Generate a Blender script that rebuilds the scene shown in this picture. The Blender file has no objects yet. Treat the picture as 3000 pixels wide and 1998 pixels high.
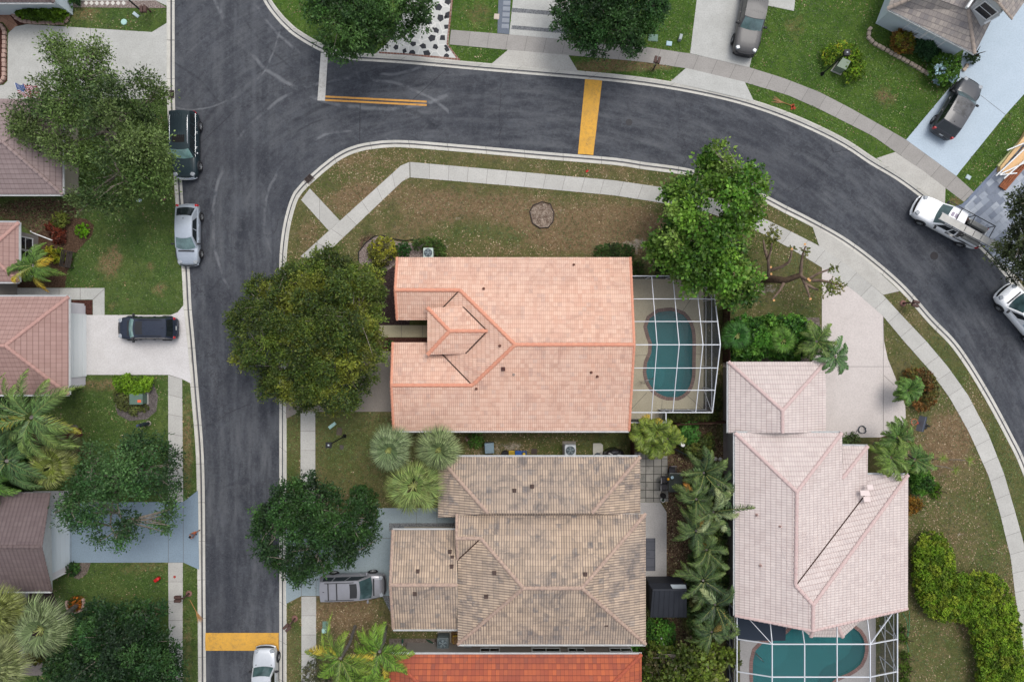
import bpy, bmesh, math, random
import numpy as np
from mathutils import Vector, Matrix
from mathutils.geometry import tessellate_polygon
R = math.radians
random.seed(7); rng = np.random.default_rng(7)
SC = bpy.context.scene; COL = SC.collection

# ---------------------------------------------------------------- camera, sky, sun, exposure
HC = 54.0
cam_d = bpy.data.cameras.new('camera'); cam = bpy.data.objects.new('camera', cam_d); COL.objects.link(cam)
cam.location = (0, 0, HC); cam.rotation_euler = (0, 0, 0)
cam_d.sensor_width = 36; cam_d.lens = 24; cam_d.clip_end = 3000; cam_d.clip_start = 0.5
SC.camera = cam
W = bpy.data.worlds.new('World'); SC.world = W; W.use_nodes = True
wn = W.node_tree.nodes; wl = W.node_tree.links; wn.clear()
sky = wn.new('ShaderNodeTexSky'); sky.sky_type = 'NISHITA'; sky.sun_disc = False
SUN_EL, SUN_AZ = R(64), R(35)          # azimuth clockwise from +Y (top of the picture)
sky.sun_elevation = SUN_EL; sky.sun_rotation = SUN_AZ; sky.dust_density = 3.0; sky.air_density = 1.0
hs = wn.new('ShaderNodeHueSaturation'); hs.inputs['Saturation'].default_value = 0.40
bg = wn.new('ShaderNodeBackground'); bg.inputs['Strength'].default_value = 0.15
wo = wn.new('ShaderNodeOutputWorld')
wl.new(sky.outputs[0], hs.inputs['Color']); wl.new(hs.outputs[0], bg.inputs[0]); wl.new(bg.outputs[0], wo.inputs[0])
sd = bpy.data.lights.new('sun', 'SUN'); sd.energy = 0.9; sd.angle = R(25); sd.color = (1.0, 0.96, 0.9)
sun = bpy.data.objects.new('sun', sd); COL.objects.link(sun)
sv = Vector((math.sin(SUN_AZ)*math.cos(SUN_EL), math.cos(SUN_AZ)*math.cos(SUN_EL), math.sin(SUN_EL)))
sun.rotation_euler = sv.to_track_quat('Z', 'Y').to_euler(); sun.location = (30, 40, 60)
SC.view_settings.view_transform = 'Standard'; SC.view_settings.look = 'None'
SC.view_settings.exposure = 0.62; SC.view_settings.gamma = 1.0

# ---------------------------------------------------------------- helpers
def P(px, py, z=0.0):
    k = (HC-z)/2000.0
    return Vector(((px-1500)*k, (999-py)*k, z))
def px_of(v):
    k = (HC-v[2])/2000.0
    return v[0]/k+1500, 999-v[1]/k
def lin(c): return tuple((x/255/12.92 if x/255 <= 0.04045 else ((x/255+0.055)/1.055)**2.4) for x in c)
def S(r, g, b, k=0.80): return tuple(min(1, max(0.003, x*k)) for x in lin((r, g, b)))
def T(o, label=None, cat=None, group=None, kind=None):
    if label: o['label'] = label
    if cat: o['category'] = cat
    if group: o['group'] = group
    if kind: o['kind'] = kind
    return o
def empty(name, loc, rz=0):
    o = bpy.data.objects.new(name, None); COL.objects.link(o); o.location = loc; o.rotation_euler = (0, 0, rz); return o
def thing(name, label, cat, loc, rz=0, group=None): return T(empty(name, loc, rz), label, cat, group)
def copy_tree(o, parent=None):
    c = o.copy(); COL.objects.link(c); c.parent = parent
    for ch in [x for x in COL.objects if x.parent == o]: copy_tree(ch, c)
    return c

# ---- materials
MATS = {}
class N:
    def __init__(s, name, rough=0.8, spec=0.3, metal=0.0):
        s.m = bpy.data.materials.new(name); s.m.use_nodes = True; s.t = s.m.node_tree; s.n = s.t.nodes; s.l = s.t.links
        s.b = s.n['Principled BSDF']; s.b.inputs['Roughness'].default_value = rough
        s.b.inputs['Specular IOR Level'].default_value = spec; s.b.inputs['Metallic'].default_value = metal
        s.tc = s.n.new('ShaderNodeTexCoord')
    def noise(s, scale, detail=4, rough=0.6, vec=None, dist=0.0):
        x = s.n.new('ShaderNodeTexNoise'); x.inputs['Scale'].default_value = scale; x.inputs['Detail'].default_value = detail
        x.inputs['Roughness'].default_value = rough; x.inputs['Distortion'].default_value = dist
        s.l.new(vec or s.tc.outputs['Object'], x.inputs['Vector']); return x.outputs['Fac']
    def mathn(s, op, a, b=None, c=None, clamp=False):
        x = s.n.new('ShaderNodeMath'); x.operation = op; x.use_clamp = clamp
        for i, v in enumerate((a, b, c)):
            if v is None: continue
            if isinstance(v, (int, float)): x.inputs[i].default_value = v
            else: s.l.new(v, x.inputs[i])
        return x.outputs[0]
    def ramp(s, f, lo, hi):
        x = s.n.new('ShaderNodeMapRange'); x.inputs['From Min'].default_value = lo; x.inputs['From Max'].default_value = hi
        s.l.new(f, x.inputs['Value']); return x.outputs[0]
    def mix(s, f, a, b, mode='MIX'):
        x = s.n.new('ShaderNodeMix'); x.data_type = 'RGBA'; x.blend_type = mode
        if isinstance(f, (int, float)): x.inputs[0].default_value = f
        else: s.l.new(f, x.inputs[0])
        for i, v in ((6, a), (7, b)):
            if isinstance(v, tuple): x.inputs[i].default_value = (*v[:3], 1)
            else: s.l.new(v, x.inputs[i])
        return x.outputs[2]
    def col(s, c):
        if isinstance(c, tuple): s.b.inputs['Base Color'].default_value = (*c[:3], 1)
        else: s.l.new(c, s.b.inputs['Base Color'])
    def bump(s, h, dist=0.02, strength=0.6):
        x = s.n.new('ShaderNodeBump'); x.inputs['Distance'].default_value = dist; x.inputs['Strength'].default_value = strength
        s.l.new(h, x.inputs['Height']); s.l.new(x.outputs[0], s.b.inputs['Normal'])
    def sep(s, v):
        x = s.n.new('ShaderNodeSeparateXYZ'); s.l.new(v, x.inputs[0]); return x.outputs
    def comb(s, a, b, c=0.0):
        x = s.n.new('ShaderNodeCombineXYZ')
        for i, v in enumerate((a, b, c)):
            if isinstance(v, (int, float)): x.inputs[i].default_value = v
            else: s.l.new(v, x.inputs[i])
        return x.outputs[0]
    def white(s, v):
        x = s.n.new('ShaderNodeTexWhiteNoise'); x.noise_dimensions = '2D'; s.l.new(v, x.inputs['Vector']); return x.outputs['Value']
    def attr(s, name):
        x = s.n.new('ShaderNodeAttribute'); x.attribute_name = name; return x.outputs['Color']
    def voro(s, scale, feature='DISTANCE_TO_EDGE', vec=None):
        x = s.n.new('ShaderNodeTexVoronoi'); x.feature = feature; x.inputs['Scale'].default_value = scale
        s.l.new(vec or s.tc.outputs['Object'], x.inputs['Vector']); return x.outputs

def plain(name, c, rough=0.7, spec=0.3, metal=0.0, var=0.0, scale=3.0, c2=None):
    """a surface with a little wear: colour c drifting towards c2 (or a darker c) by noise"""
    key = (name, c, rough, metal)
    if key in MATS: return MATS[key]
    s = N(name, rough, spec, metal)
    if var > 0:
        f = s.noise(scale, 5, 0.65); f = s.ramp(f, 0.35, 0.7)
        d = c2 or tuple(x*(1-var) for x in c)
        s.col(s.mix(f, c, d))
    else: s.col(c)
    MATS[key] = s.m; return s.m
def concrete(name, c, c2, joint=None, jw=0.012, stain=(0.12, 0.12, 0.11), stain_amt=0.35, slab_var=0.12, streak=False):
    """UV in metres (u along, v across); joint = slab length"""
    s = N(name, 0.9, 0.2)
    n1 = s.ramp(s.noise(0.9, 5, 0.7), 0.3, 0.75); n2 = s.noise(9.0, 4, 0.8)
    c_ = s.mix(n1, c, c2); c_ = s.mix(s.ramp(n2, 0.45, 0.75), c_, tuple(x*0.80 for x in c2))
    st = s.ramp(s.noise(1.7, 8, 0.75, dist=1.0), 0.60, 0.78)
    c_ = s.mix(s.mathn('MULTIPLY', st, stain_amt), c_, stain)
    if joint:
        u, v, _ = s.sep(s.tc.outputs['UV'])
        uu = s.mathn('DIVIDE', u, joint); fl = s.mathn('FLOOR', uu)
        w = s.white(s.comb(fl, 3.3)); c_ = s.mix(s.mathn('MULTIPLY', w, slab_var*2.2), c_, tuple(x*0.55 for x in c2))
        fr = s.mathn('FRACT', uu); j = s.mathn('LESS_THAN', fr, jw*2/joint)
        c_ = s.mix(s.mathn('MULTIPLY', j, 0.75), c_, (0.06, 0.055, 0.05))
    s.col(c_); s.bump(n2, 0.01, 0.3); return s.m

class MB:
    def __init__(s): s.v = []; s.f = []; s.mi = []; s.uv = None; s.sm = []; s.colr = None
    def add(s, vs, fs, mi=0, smooth=False):
        o = len(s.v); s.v.extend([tuple(v) for v in vs])
        for f in fs: s.f.append(tuple(o+i for i in f)); s.mi.append(mi); s.sm.append(smooth)
        return s
    def box(s, c, size, rz=0, mi=0, taper=1.0, rot=None, smooth=False):
        hx, hy, hz = (a/2 for a in size); M = rot or Matrix.Rotation(rz, 3, 'Z'); c = Vector(c)
        vs = []
        for z, t in ((-hz, 1), (hz, taper)):
            for x, y in ((-hx, -hy), (hx, -hy), (hx, hy), (-hx, hy)): vs.append(c+M@Vector((x*t, y*t, z)))
        return s.add(vs, [(3, 2, 1, 0), (4, 5, 6, 7), (0, 1, 5, 4), (1, 2, 6, 5), (2, 3, 7, 6), (3, 0, 4, 7)], mi, smooth)
    def bev(s, c, size, r, rz=0, mi=0, smooth=True, rot=None):
        """box with rounded vertical edges and softened top"""
        hx, hy, hz = (a/2 for a in size); M = rot or Matrix.Rotation(rz, 3, 'Z'); c = Vector(c); n = 4; rings = []
        for z, ins in ((-hz, 0), (hz-r*0.5, 0), (hz-r*0.15, r*0.2), (hz, r*0.6)):
            ring = []
            for qx, qy, a0 in ((1, 1, 0), (-1, 1, 90), (-1, -1, 180), (1, -1, 270)):
                for k in range(n+1):
                    a = R(a0+90*k/n); ring.append(c+M@Vector((qx*(hx-r)+math.cos(a)*(r-ins), qy*(hy-r)+math.sin(a)*(r-ins), z)))
            rings.append(ring)
        m = len(rings[0]); vs = sum(rings, []); fs = []
        for i in range(3):
            for k in range(m): k2 = (k+1) % m; fs.append((i*m+k, i*m+k2, (i+1)*m+k2, (i+1)*m+k))
        s.add(vs, fs, mi, smooth); s.add(rings[-1], [tuple(range(m))], mi, False); return s.add(rings[0], [tuple(reversed(range(m)))], mi, False)
    def bar(s, a, b, w, h, mi=0):
        a = Vector(a); b = Vector(b); d = b-a; L = d.length
        if L < 1e-5: return s
        x = d/L; up = Vector((0, 0, 1))
        if abs(x.z) > 0.98: up = Vector((1, 0, 0))
        y = up.cross(x).normalized(); z = x.cross(y); M = Matrix((x, y, z)).transposed()
        return s.box((a+b)/2, (L, w, h), rot=M, mi=mi)
    def tube(s, path, rad, n=8, mi=0, cap=True, smooth=True):
        path = [Vector(p) for p in path]; rad = rad if isinstance(rad, (list, tuple)) else [rad]*len(path); rings = []
        ref = None
        for i, p in enumerate(path):
            d = (path[min(i+1, len(path)-1)]-path[max(i-1, 0)]); d = d.normalized() if d.length > 1e-6 else Vector((0, 0, 1))
            if ref is None: ref = Vector((1, 0, 0)) if abs(d.x) < 0.8 else Vector((0, 1, 0))
            a = d.cross(ref).normalized(); b = d.cross(a).normalized(); ref = -d.cross(a).cross(d) if False else ref
            rings.append([p+(a*math.cos(2*math.pi*k/n)+b*math.sin(2*math.pi*k/n))*rad[i] for k in range(n)])
        vs = sum(rings, []); fs = []
        for i in range(len(path)-1):
            for k in range(n): k2 = (k+1) % n; fs.append((i*n+k, i*n+k2, (i+1)*n+k2, (i+1)*n+k))
        s.add(vs, fs, mi, smooth)
        if cap: s.add(rings[0], [tuple(reversed(range(n)))], mi); s.add(rings[-1], [tuple(range(n))], mi)
        return s
    def lathe(s, c, prof, n=20, mi=0, rot=None, smooth=True):
        c = Vector(c); M = rot or Matrix.Identity(3); vs = []; fs = []; m = len(prof)
        for r, z in prof:
            for k in range(n): a = 2*math.pi*k/n; vs.append(c+M@Vector((r*math.cos(a), r*math.sin(a), z)))
        for i in range(m-1):
            for k in range(n): k2 = (k+1) % n; fs.append((i*n+k, i*n+k2, (i+1)*n+k2, (i+1)*n+k))
        return s.add(vs, fs, mi, smooth)
    def cyl(s, c, r, h, n=20, mi=0, rot=None): return s.lathe(c, [(0.001, 0), (r, 0), (r, h), (0.001, h)], n, mi, rot, smooth=False)
    def prism(s, pts, z1, z0, mi=0, mi_side=None):
        """flat slab from a list of Vectors (x,y used)"""
        n = len(pts); ar = sum(pts[i][0]*pts[(i+1) % n][1]-pts[(i+1) % n][0]*pts[i][1] for i in range(n))
        if ar < 0: pts = list(reversed(pts))
        top = [(p[0], p[1], z1) for p in pts]; bot = [(p[0], p[1], z0) for p in pts]
        s.add(top, [tuple(range(n))], mi)
        s.add(top+bot, [(i, n+i, n+(i+1) % n, (i+1) % n) for i in range(n)], mi if mi_side is None else mi_side)
        return s
    def build(s, name, mats, parent=None, origin=None, uv='planar'):
        me = bpy.data.meshes.new(name)
        o = Vector(origin) if origin is not None else Vector((0, 0, 0))
        me.from_pydata([tuple(Vector(v)-o) for v in s.v], [], s.f)
        for m in (mats if isinstance(mats, (list, tuple)) else [mats]): me.materials.append(m)
        me.polygons.foreach_set('material_index', s.mi); me.polygons.foreach_set('use_smooth', s.sm)
        if s.uv:
            l = me.uv_layers.new(name='UVMap'); k = 0
            for p, u in zip(me.polygons, s.uv):
                for li, q in zip(p.loop_indices, u): l.data[li].uv = q
        me.update()
        ob = bpy.data.objects.new(name, me); COL.objects.link(ob)
        if parent is not None: ob.parent = parent
        return ob

def catmull(pts, step=6):
    out = []; n = len(pts)
    for i in range(n-1):
        p0 = pts[max(i-1, 0)]; p1 = pts[i]; p2 = pts[i+1]; p3 = pts[min(i+2, n-1)]
        L = math.dist(p1, p2); m = max(1, int(L/step/4))
        for k in range(m):
            t = k/m; t2 = t*t; t3 = t2*t
            out.append(tuple(0.5*((2*p1[j])+(-p0[j]+p2[j])*t+(2*p0[j]-5*p1[j]+4*p2[j]-p3[j])*t2+(-p0[j]+3*p1[j]-3*p2[j]+p3[j])*t3) for j in (0, 1)))
    out.append(tuple(pts[-1])); return out
def offset_line(pts, d):
    """offset an open px polyline to its right-hand side (screen coords) by d"""
    out = []
    for i, p in enumerate(pts):
        a = pts[max(i-1, 0)]; b = pts[min(i+1, len(pts)-1)]; dx, dy = b[0]-a[0], b[1]-a[1]; L = math.hypot(dx, dy) or 1
        out.append((p[0]-dy/L*d, p[1]+dx/L*d))
    return out
def offset_poly(pts, d):
    """shrink a closed world polygon by d"""
    n = len(pts); ar = sum(pts[i][0]*pts[(i+1) % n][1]-pts[(i+1) % n][0]*pts[i][1] for i in range(n))
    sg = 1 if ar > 0 else -1; out = []
    for i in range(n):
        p = Vector(pts[i][:2]); a = Vector(pts[i-1][:2]); b = Vector(pts[(i+1) % n][:2])
        e1 = (p-a).normalized(); e2 = (b-p).normalized()
        n1 = Vector((-e1.y, e1.x))*sg; n2 = Vector((-e2.y, e2.x))*sg
        k = 1+n1.dot(n2); q = p+(n1+n2)*(d/max(k, 0.3)); out.append(Vector((q.x, q.y, 0)))
    return out
HARD = []
def slab(name, pts, z, mat, z0=0.03, kind='structure', hole=None, uvdir=None):
    """ground-level sheet with skirts; pts in picture px; UV in metres"""
    HARD.append(list(pts)); w = [P(x, y, z) for x, y in pts]; mb = MB(); mb.prism(w, z, z0)
    ang = uvdir or 0.0; ca, sa = math.cos(ang), math.sin(ang)
    mb.uv = [[(mb.v[i][0]*ca+mb.v[i][1]*sa, -mb.v[i][0]*sa+mb.v[i][1]*ca) for i in f] for f in mb.f]
    return T(mb.build(name, mat), kind=kind)
def ribbon(name, A, B, z, mat, profile=None, n=None, z0=0.03, kind='structure', sm=False):
    """strip between two px polylines, UV u = metres along, v = metres across; profile = [(t,z)...] from A to B"""
    HARD.append(list(A)+list(reversed(list(B))))
    def resample(L, m):
        d = [0]
        for i in range(1, len(L)): d.append(d[-1]+math.dist(L[i], L[i-1]))
        return [(float(np.interp(d[-1]*k/m, d, [p[0] for p in L])), float(np.interp(d[-1]*k/m, d, [p[1] for p in L]))) for k in range(m+1)]
    m = n or max(2, int(sum(math.dist(A[i], A[i-1]) for i in range(1, len(A)))/18)); A = resample(A, m); B = resample(B, m)
    prof = profile or [(0, z), (1, z)]; mb = MB(); vs = []; us = []; u = 0; last = None
    full = [(0, z0)]+prof+[(1, z0)]; q = len(full)
    for a, b in zip(A, B):
        pa, pb = P(*a, z), P(*b, z); c = (pa+pb)/2
        if last is not None: u += (c-last).length
        last = c; wd = (pb-pa).length
        for t, zz in full: v = pa.lerp(pb, t); vs.append((v.x, v.y, zz)); us.append((u, t*wd))
    fs = []
    for i in range(m):
        for k in range(q-1): fs.append((i*q+k, i*q+k+1, (i+1)*q+k+1, (i+1)*q+k))
    t_ = (Vector(vs[1])-Vector(vs[q-2])).cross(Vector(vs[q+1])-Vector(vs[1]))
    if t_.z > 0: pass
    e1 = Vector(vs[q+1])-Vector(vs[1]); e2 = Vector(vs[2])-Vector(vs[1])
    if e2.cross(e1).z < 0: fs = [tuple(reversed(f)) for f in fs]
    mb.add(vs, fs, 0, sm); mb.uv = [[us[i] for i in f] for f in mb.f]
    return T(mb.build(name, mat), kind=kind)
# ---------------------------------------------------------------- ground materials
def lawn_mat(name, g1, g2, lush, brown=(104, 88, 62), brown2=(128, 112, 84), K=1.2):
    S = lambda r, g, b: globals()['S'](r, g, b, K)
    s = N(name, 0.95, 0.1); mk = s.n.new('ShaderNodeAttribute'); mk.attribute_name = 'mask'; m = s.sep(mk.outputs['Color'])
    big = s.noise(0.30, 6, 0.7); mid = s.noise(1.1, 7, 0.8); fine = s.noise(11, 5, 0.85); vf = s.noise(30, 3, 0.8)
    c = s.mix(s.ramp(mid, 0.40, 0.60), S(*g1), S(*g2))
    c = s.mix(s.ramp(s.mathn('ADD', big, s.mathn('MULTIPLY', mk.outputs['Alpha'], 0.0)), 0.42, 0.66), c, S(*lush))
    bsum = s.mathn('ADD', s.mathn('MULTIPLY', mid, 0.75), s.mathn('ADD', s.mathn('MULTIPLY', fine, 0.45), m[0]))
    fb = s.ramp(bsum, 0.78, 1.02); bc = s.mix(s.ramp(s.noise(4, 5, 0.8), 0.4, 0.65), S(*brown), S(*brown2))
    c = s.mix(fb, c, bc)
    fs = s.ramp(s.mathn('ADD', s.noise(2.1, 7, 0.7, dist=0.6), m[1]), 0.90, 1.02); c = s.mix(fs, c, S(150, 140, 128))
    fm = s.ramp(s.mathn('ADD', s.mathn('MULTIPLY', mid, 0.35), m[2]), 0.55, 0.75)
    mc = s.mix(s.ramp(s.noise(7, 4, 0.85), 0.42, 0.62), S(58, 42, 34), S(112, 92, 76)); c = s.mix(fm, c, mc)
    sp = s.ramp(vf, 0.3, 0.72); sp2 = s.ramp(fine, 0.3, 0.7)
    c = s.mix(s.mathn('MULTIPLY', sp, 0.6), c, s.mix(1.0, c, (0.50, 0.52, 0.50), 'MULTIPLY')); c = s.mix(s.mathn('MULTIPLY', s.ramp(s.noise(5.5, 5, 0.85), 0.48, 0.62), 0.6), c, s.mix(1.0, c, (0.55, 0.66, 0.50), 'MULTIPLY')); c = s.mix(s.mathn('MULTIPLY', s.ramp(s.noise(2.6, 6, 0.85), 0.50, 0.64), 0.45), c, s.mix(1.0, c, (1.45, 1.35, 1.3), 'MULTIPLY'))
    c = s.mix(s.mathn('MULTIPLY', s.ramp(s.noise(17, 2, 0.9), 0.54, 0.68), 0.55), c, s.mix(1.0, c, (1.9, 1.8, 1.8), 'MULTIPLY'))
    s.col(c); s.bump(s.mathn('ADD', sp2, sp), 0.05, 0.7); return s.m
m_lawn_mid = lawn_mat('lawn_worn', (86, 86, 52), (106, 98, 68), (74, 84, 44), (102, 84, 62), (130, 110, 86), K=1.25)
m_lawn_left = lawn_mat('lawn_mown', (66, 82, 40), (84, 98, 52), (62, 84, 40), K=1.3)
m_lawn_top = lawn_mat('lawn_green', (66, 92, 36), (84, 106, 46), (60, 86, 34), K=1.15)

def asphalt():
    s = N('asphalt', 0.85, 0.25)
    o = s.tc.outputs['Object']; x, y, z = s.sep(o)
    big = s.noise(0.16, 4, 0.6); mid = s.noise(0.9, 6, 0.7, dist=0.8); fine = s.noise(14, 4, 0.9); vf = s.noise(45, 2, 0.9)
    st = s.noise(1.0, 6, 0.65, vec=s.comb(s.mathn('MULTIPLY', x, 1.1), s.mathn('MULTIPLY', y, 0.20)))      # wear along the straight street
    st2 = s.noise(1.0, 6, 0.65, vec=s.comb(s.mathn('MULTIPLY', x, 0.20), s.mathn('MULTIPLY', y, 0.9)))
    cc = P(1480, 1830); dx = s.mathn('SUBTRACT', x, cc.x); dy = s.mathn('SUBTRACT', y, cc.y); rad = s.mathn('SQRT', s.mathn('ADD', s.mathn('MULTIPLY', dx, dx), s.mathn('MULTIPLY', dy, dy))); an = s.mathn('ARCTAN2', dy, dx)
    st2 = s.noise(1.0, 7, 0.7, vec=s.comb(s.mathn('MULTIPLY', rad, 1.2), s.mathn('MULTIPLY', an, 9)))
    c3 = P(1080, 720); ex = s.mathn('SUBTRACT', x, c3.x); ey = s.mathn('SUBTRACT', y, c3.y); rd3 = s.mathn('SQRT', s.mathn('ADD', s.mathn('MULTIPLY', ex, ex), s.mathn('MULTIPLY', ey, ey))); st3 = s.noise(1.0, 7, 0.7, vec=s.comb(s.mathn('MULTIPLY', rd3, 1.6), s.mathn('MULTIPLY', s.mathn('ARCTAN2', ey, ex), 2.2)))
    rgt = s.ramp(x, -17, -12); stv = s.mix(rgt, s.mix(s.ramp(y, 8, 12), st, s.mix(0.55, st, st3)), st2)
    c = s.mix(s.ramp(big, 0.35, 0.65), S(65, 67, 72), S(75, 77, 82))
    c = s.mix(s.mathn('MULTIPLY', s.ramp(stv, 0.46, 0.66), .62), c, S(120, 121, 122)); c = s.mix(s.mathn('MULTIPLY', s.ramp(stv, 0.46, 0.36), .55), c, S(42, 44, 52)); c = s.mix(s.mathn('MULTIPLY', s.ramp(s.noise(0.35, 8, 0.8, dist=0.4), 0.54, 0.68), .35), c, S(116, 117, 118))
    c = s.mix(s.mathn('MULTIPLY', s.ramp(s.noise(2.2, 8, .9), .50, .60), .40), c, S(112, 114, 116)); c = s.mix(s.mathn('MULTIPLY', s.ramp(s.noise(3.4, 7, .9), .52, .62), .40), c, S(48, 50, 56))
    wob = s.mathn('MULTIPLY', s.noise(.5, 3, .5), .5); br = s.ramp(s.noise(.35, 4, .7), .46, .56)
    for (ax, ay, ra, wd, li) in ((1030, 640, 255, .14, 1), (1030, 640, 300, .10, 0), (1045, 650, 420, .16, 1), (1060, 640, 345, .22, 0), (1100, -180, 400, .16, 1), (1100, -180, 450, .12, 0), (1110, -200, 520, .2, 1), (300, 560, 430, .12, 0), (1040, 700, 560, .12, 0), (560, 60, 260, .10, 1)):
        q = P(ax, ay); qx = s.mathn('SUBTRACT', x, q.x); qy = s.mathn('SUBTRACT', y, q.y); dd_ = s.mathn('ABSOLUTE', s.mathn('SUBTRACT', s.mathn('ADD', s.mathn('SQRT', s.mathn('ADD', s.mathn('MULTIPLY', qx, qx), s.mathn('MULTIPLY', qy, qy))), wob), ra*.027+.25)); lim = s.mathn('MULTIPLY', s.mathn('LESS_THAN', x, -5.0), s.mathn('GREATER_THAN', y, 4.0)); rg = s.mathn('MULTIPLY', s.mathn('MULTIPLY', s.ramp(dd_, wd, wd*.3), br, clamp=True), lim)
        c = s.mix(s.mathn('MULTIPLY', rg, .5), c, S(150, 151, 152) if li else S(40, 42, 48))
    for xx, wd in ((650, .3), (690, .2), (745, .25), (790, .2)):
        dd_ = s.mathn('ABSOLUTE', s.mathn('SUBTRACT', s.mathn('ADD', x, s.mathn('MULTIPLY', wob, .4)), P(xx, 0).x+.1)); c = s.mix(s.mathn('MULTIPLY', s.mathn('MULTIPLY', s.ramp(dd_, wd, .03), s.ramp(s.noise(.4, 5, .7), .42, .6), clamp=True), .35), c, S(118, 119, 121))
    c = s.mix(s.mathn('MULTIPLY', s.ramp(mid, 0.50, 0.72), 0.5), c, S(98, 101, 106))
    c = s.mix(s.mathn('MULTIPLY', s.ramp(s.noise(0.5, 7, 0.75, dist=1.5), 0.54, 0.7), 0.5), c, S(48, 51, 60))
    c = s.mix(s.mathn('MULTIPLY', s.ramp(s.noise(0.11, 4, 0.5, dist=0.5), 0.50, 0.66), 0.40), c, S(56, 58, 65))
    v = s.voro(0.13, vec=s.mix(0.08, o, s.mathn('MULTIPLY', s.noise(1.5, 5, 0.7), 30)))
    c = s.mix(s.mathn('MULTIPLY', s.mathn('LESS_THAN', v['Distance'], 0.0035), 0.55), c, S(40, 40, 46))
    c = s.mix(s.mathn('MULTIPLY', s.ramp(vf, 0.55, 0.8), 0.3), c, S(122, 124, 126)); c = s.mix(s.mathn('MULTIPLY', s.ramp(fine, 0.5, 0.7), 0.3), c, S(50, 50, 56))
    c = s.mix(s.mathn('MULTIPLY', s.ramp(s.noise(6, 5, .85), .52, .64), .35), c, S(106, 108, 112)); c = s.mix(1.0, c, (.80, .82, .86), 'MULTIPLY'); s.col(c); s.bump(vf, 0.01, 0.5); return s.m
m_asphalt = asphalt()
m_walk = concrete('pavement_concrete', S(202, 200, 194), S(184, 182, 176), joint=1.52, stain_amt=0.35)
m_walk2 = concrete('pavement_weathered', S(172, 168, 163), S(156, 152, 147), joint=1.5, stain_amt=0.3)
def kerb_mat():
    s = N('kerb_concrete', 0.9, 0.2); u, v, _ = s.sep(s.tc.outputs['UV'])
    n1 = s.ramp(s.noise(0.7, 6, 0.7), 0.35, 0.7); n2 = s.noise(12, 4, 0.8)
    c = s.mix(n1, S(210, 207, 198), S(186, 183, 175)); c = s.mix(s.ramp(n2, 0.5, 0.8), c, S(150, 148, 142))
    d = s.mathn('ABSOLUTE', s.mathn('SUBTRACT', v, 0.31)); g = s.ramp(s.mathn('ADD', d, s.mathn('MULTIPLY', s.noise(0.8, 6, 0.8), -0.05)), 0.028, 0.0)
    c = s.mix(s.mathn('MULTIPLY', s.mathn('MAXIMUM', g, 0.0, clamp=True), 0.75), c, S(98, 92, 88))
    gr = s.ramp(s.noise(0.45, 3, 0.6), 0.6, 0.75); w = s.ramp(d, 0.10, 0.02); c = s.mix(s.mathn('MULTIPLY', s.mathn('MULTIPLY', gr, w, clamp=True), 0.8), c, S(84, 78, 74))
    j = s.mathn('LESS_THAN', s.mathn('FRACT', s.mathn('DIVIDE', u, 3.05)), 0.010); c = s.mix(s.mathn('MULTIPLY', j, 0.8), c, S(70, 66, 62))
    s.col(c); s.bump(n2, 0.01, 0.3); return s.m
m_kerb = kerb_mat()
m_drive_white = concrete('drive_white', S(218, 215, 214), S(200, 196, 194), stain_amt=0.22)
m_drive_grey = concrete('drive_pale_concrete', S(196, 196, 192), S(176, 176, 171), stain_amt=0.3)
m_drive_taupe = concrete('drive_taupe', S(150, 142, 134), S(136, 128, 120), stain_amt=0.25)
m_drive_P = concrete('drive_warm', S(214, 205, 200), S(200, 191, 186), stain_amt=0.24)
m_drive_blue = concrete('drive_painted_blue', S(138, 156, 170), S(130, 147, 161), stain_amt=0.08)
m_drive_bluegrey = concrete('drive_painted_grey', S(156, 170, 175), S(144, 157, 162), stain_amt=0.15)
m_drive_sky = concrete('drive_painted_pale', S(190, 204, 216), S(180, 195, 207), stain_amt=0.04)
m_apron = concrete('apron_concrete', S(196, 193, 186), S(178, 175, 168), stain_amt=0.25)
m_beige = concrete('path_beige', S(196, 188, 158), S(184, 176, 148), stain_amt=0.1)
m_deck = concrete('deck_painted', S(200, 192, 168), S(184, 176, 152), stain_amt=0.18)
m_deck2 = concrete('deck_grey', S(178, 175, 172), S(164, 161, 159), stain_amt=0.15)
m_sidepath = concrete('side_path', S(140, 130, 124), S(122, 113, 108), stain_amt=0.3)
def mulch(name, a, b, scale=9):
    s = N(name, 0.95, 0.1); f = s.ramp(s.noise(scale, 5, 0.9), 0.42, 0.62); w = s.ramp(s.noise(scale*2.6, 2, 0.9), 0.62, 0.75)
    c = s.mix(f, S(*a), S(*b)); c = s.mix(w, c, S(*[min(255, int(q*1.5)) for q in b])); s.col(c); s.bump(f, 0.05, 0.8); return s.m
m_mulch_red = mulch('mulch_red', (66, 40, 36), (112, 76, 66)); m_mulch = mulch('mulch_brown', (72, 54, 42), (122, 98, 80))
m_mulch_dark = mulch('mulch_dark', (58, 46, 46), (96, 80, 78)); m_litter = mulch('leaf_litter', (70, 50, 36), (138, 112, 92), 6)
m_pebble = mulch('pebbles', (96, 100, 104), (176, 178, 180), 14); m_gravel = mulch('gravel_tan', (120, 92, 62), (176, 142, 104), 12)
m_soil = mulch('soil', (104, 92, 84), (146, 136, 128), 5); m_shell = mulch('shell_bed', (110, 88, 82), (196, 184, 176), 10)
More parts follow.
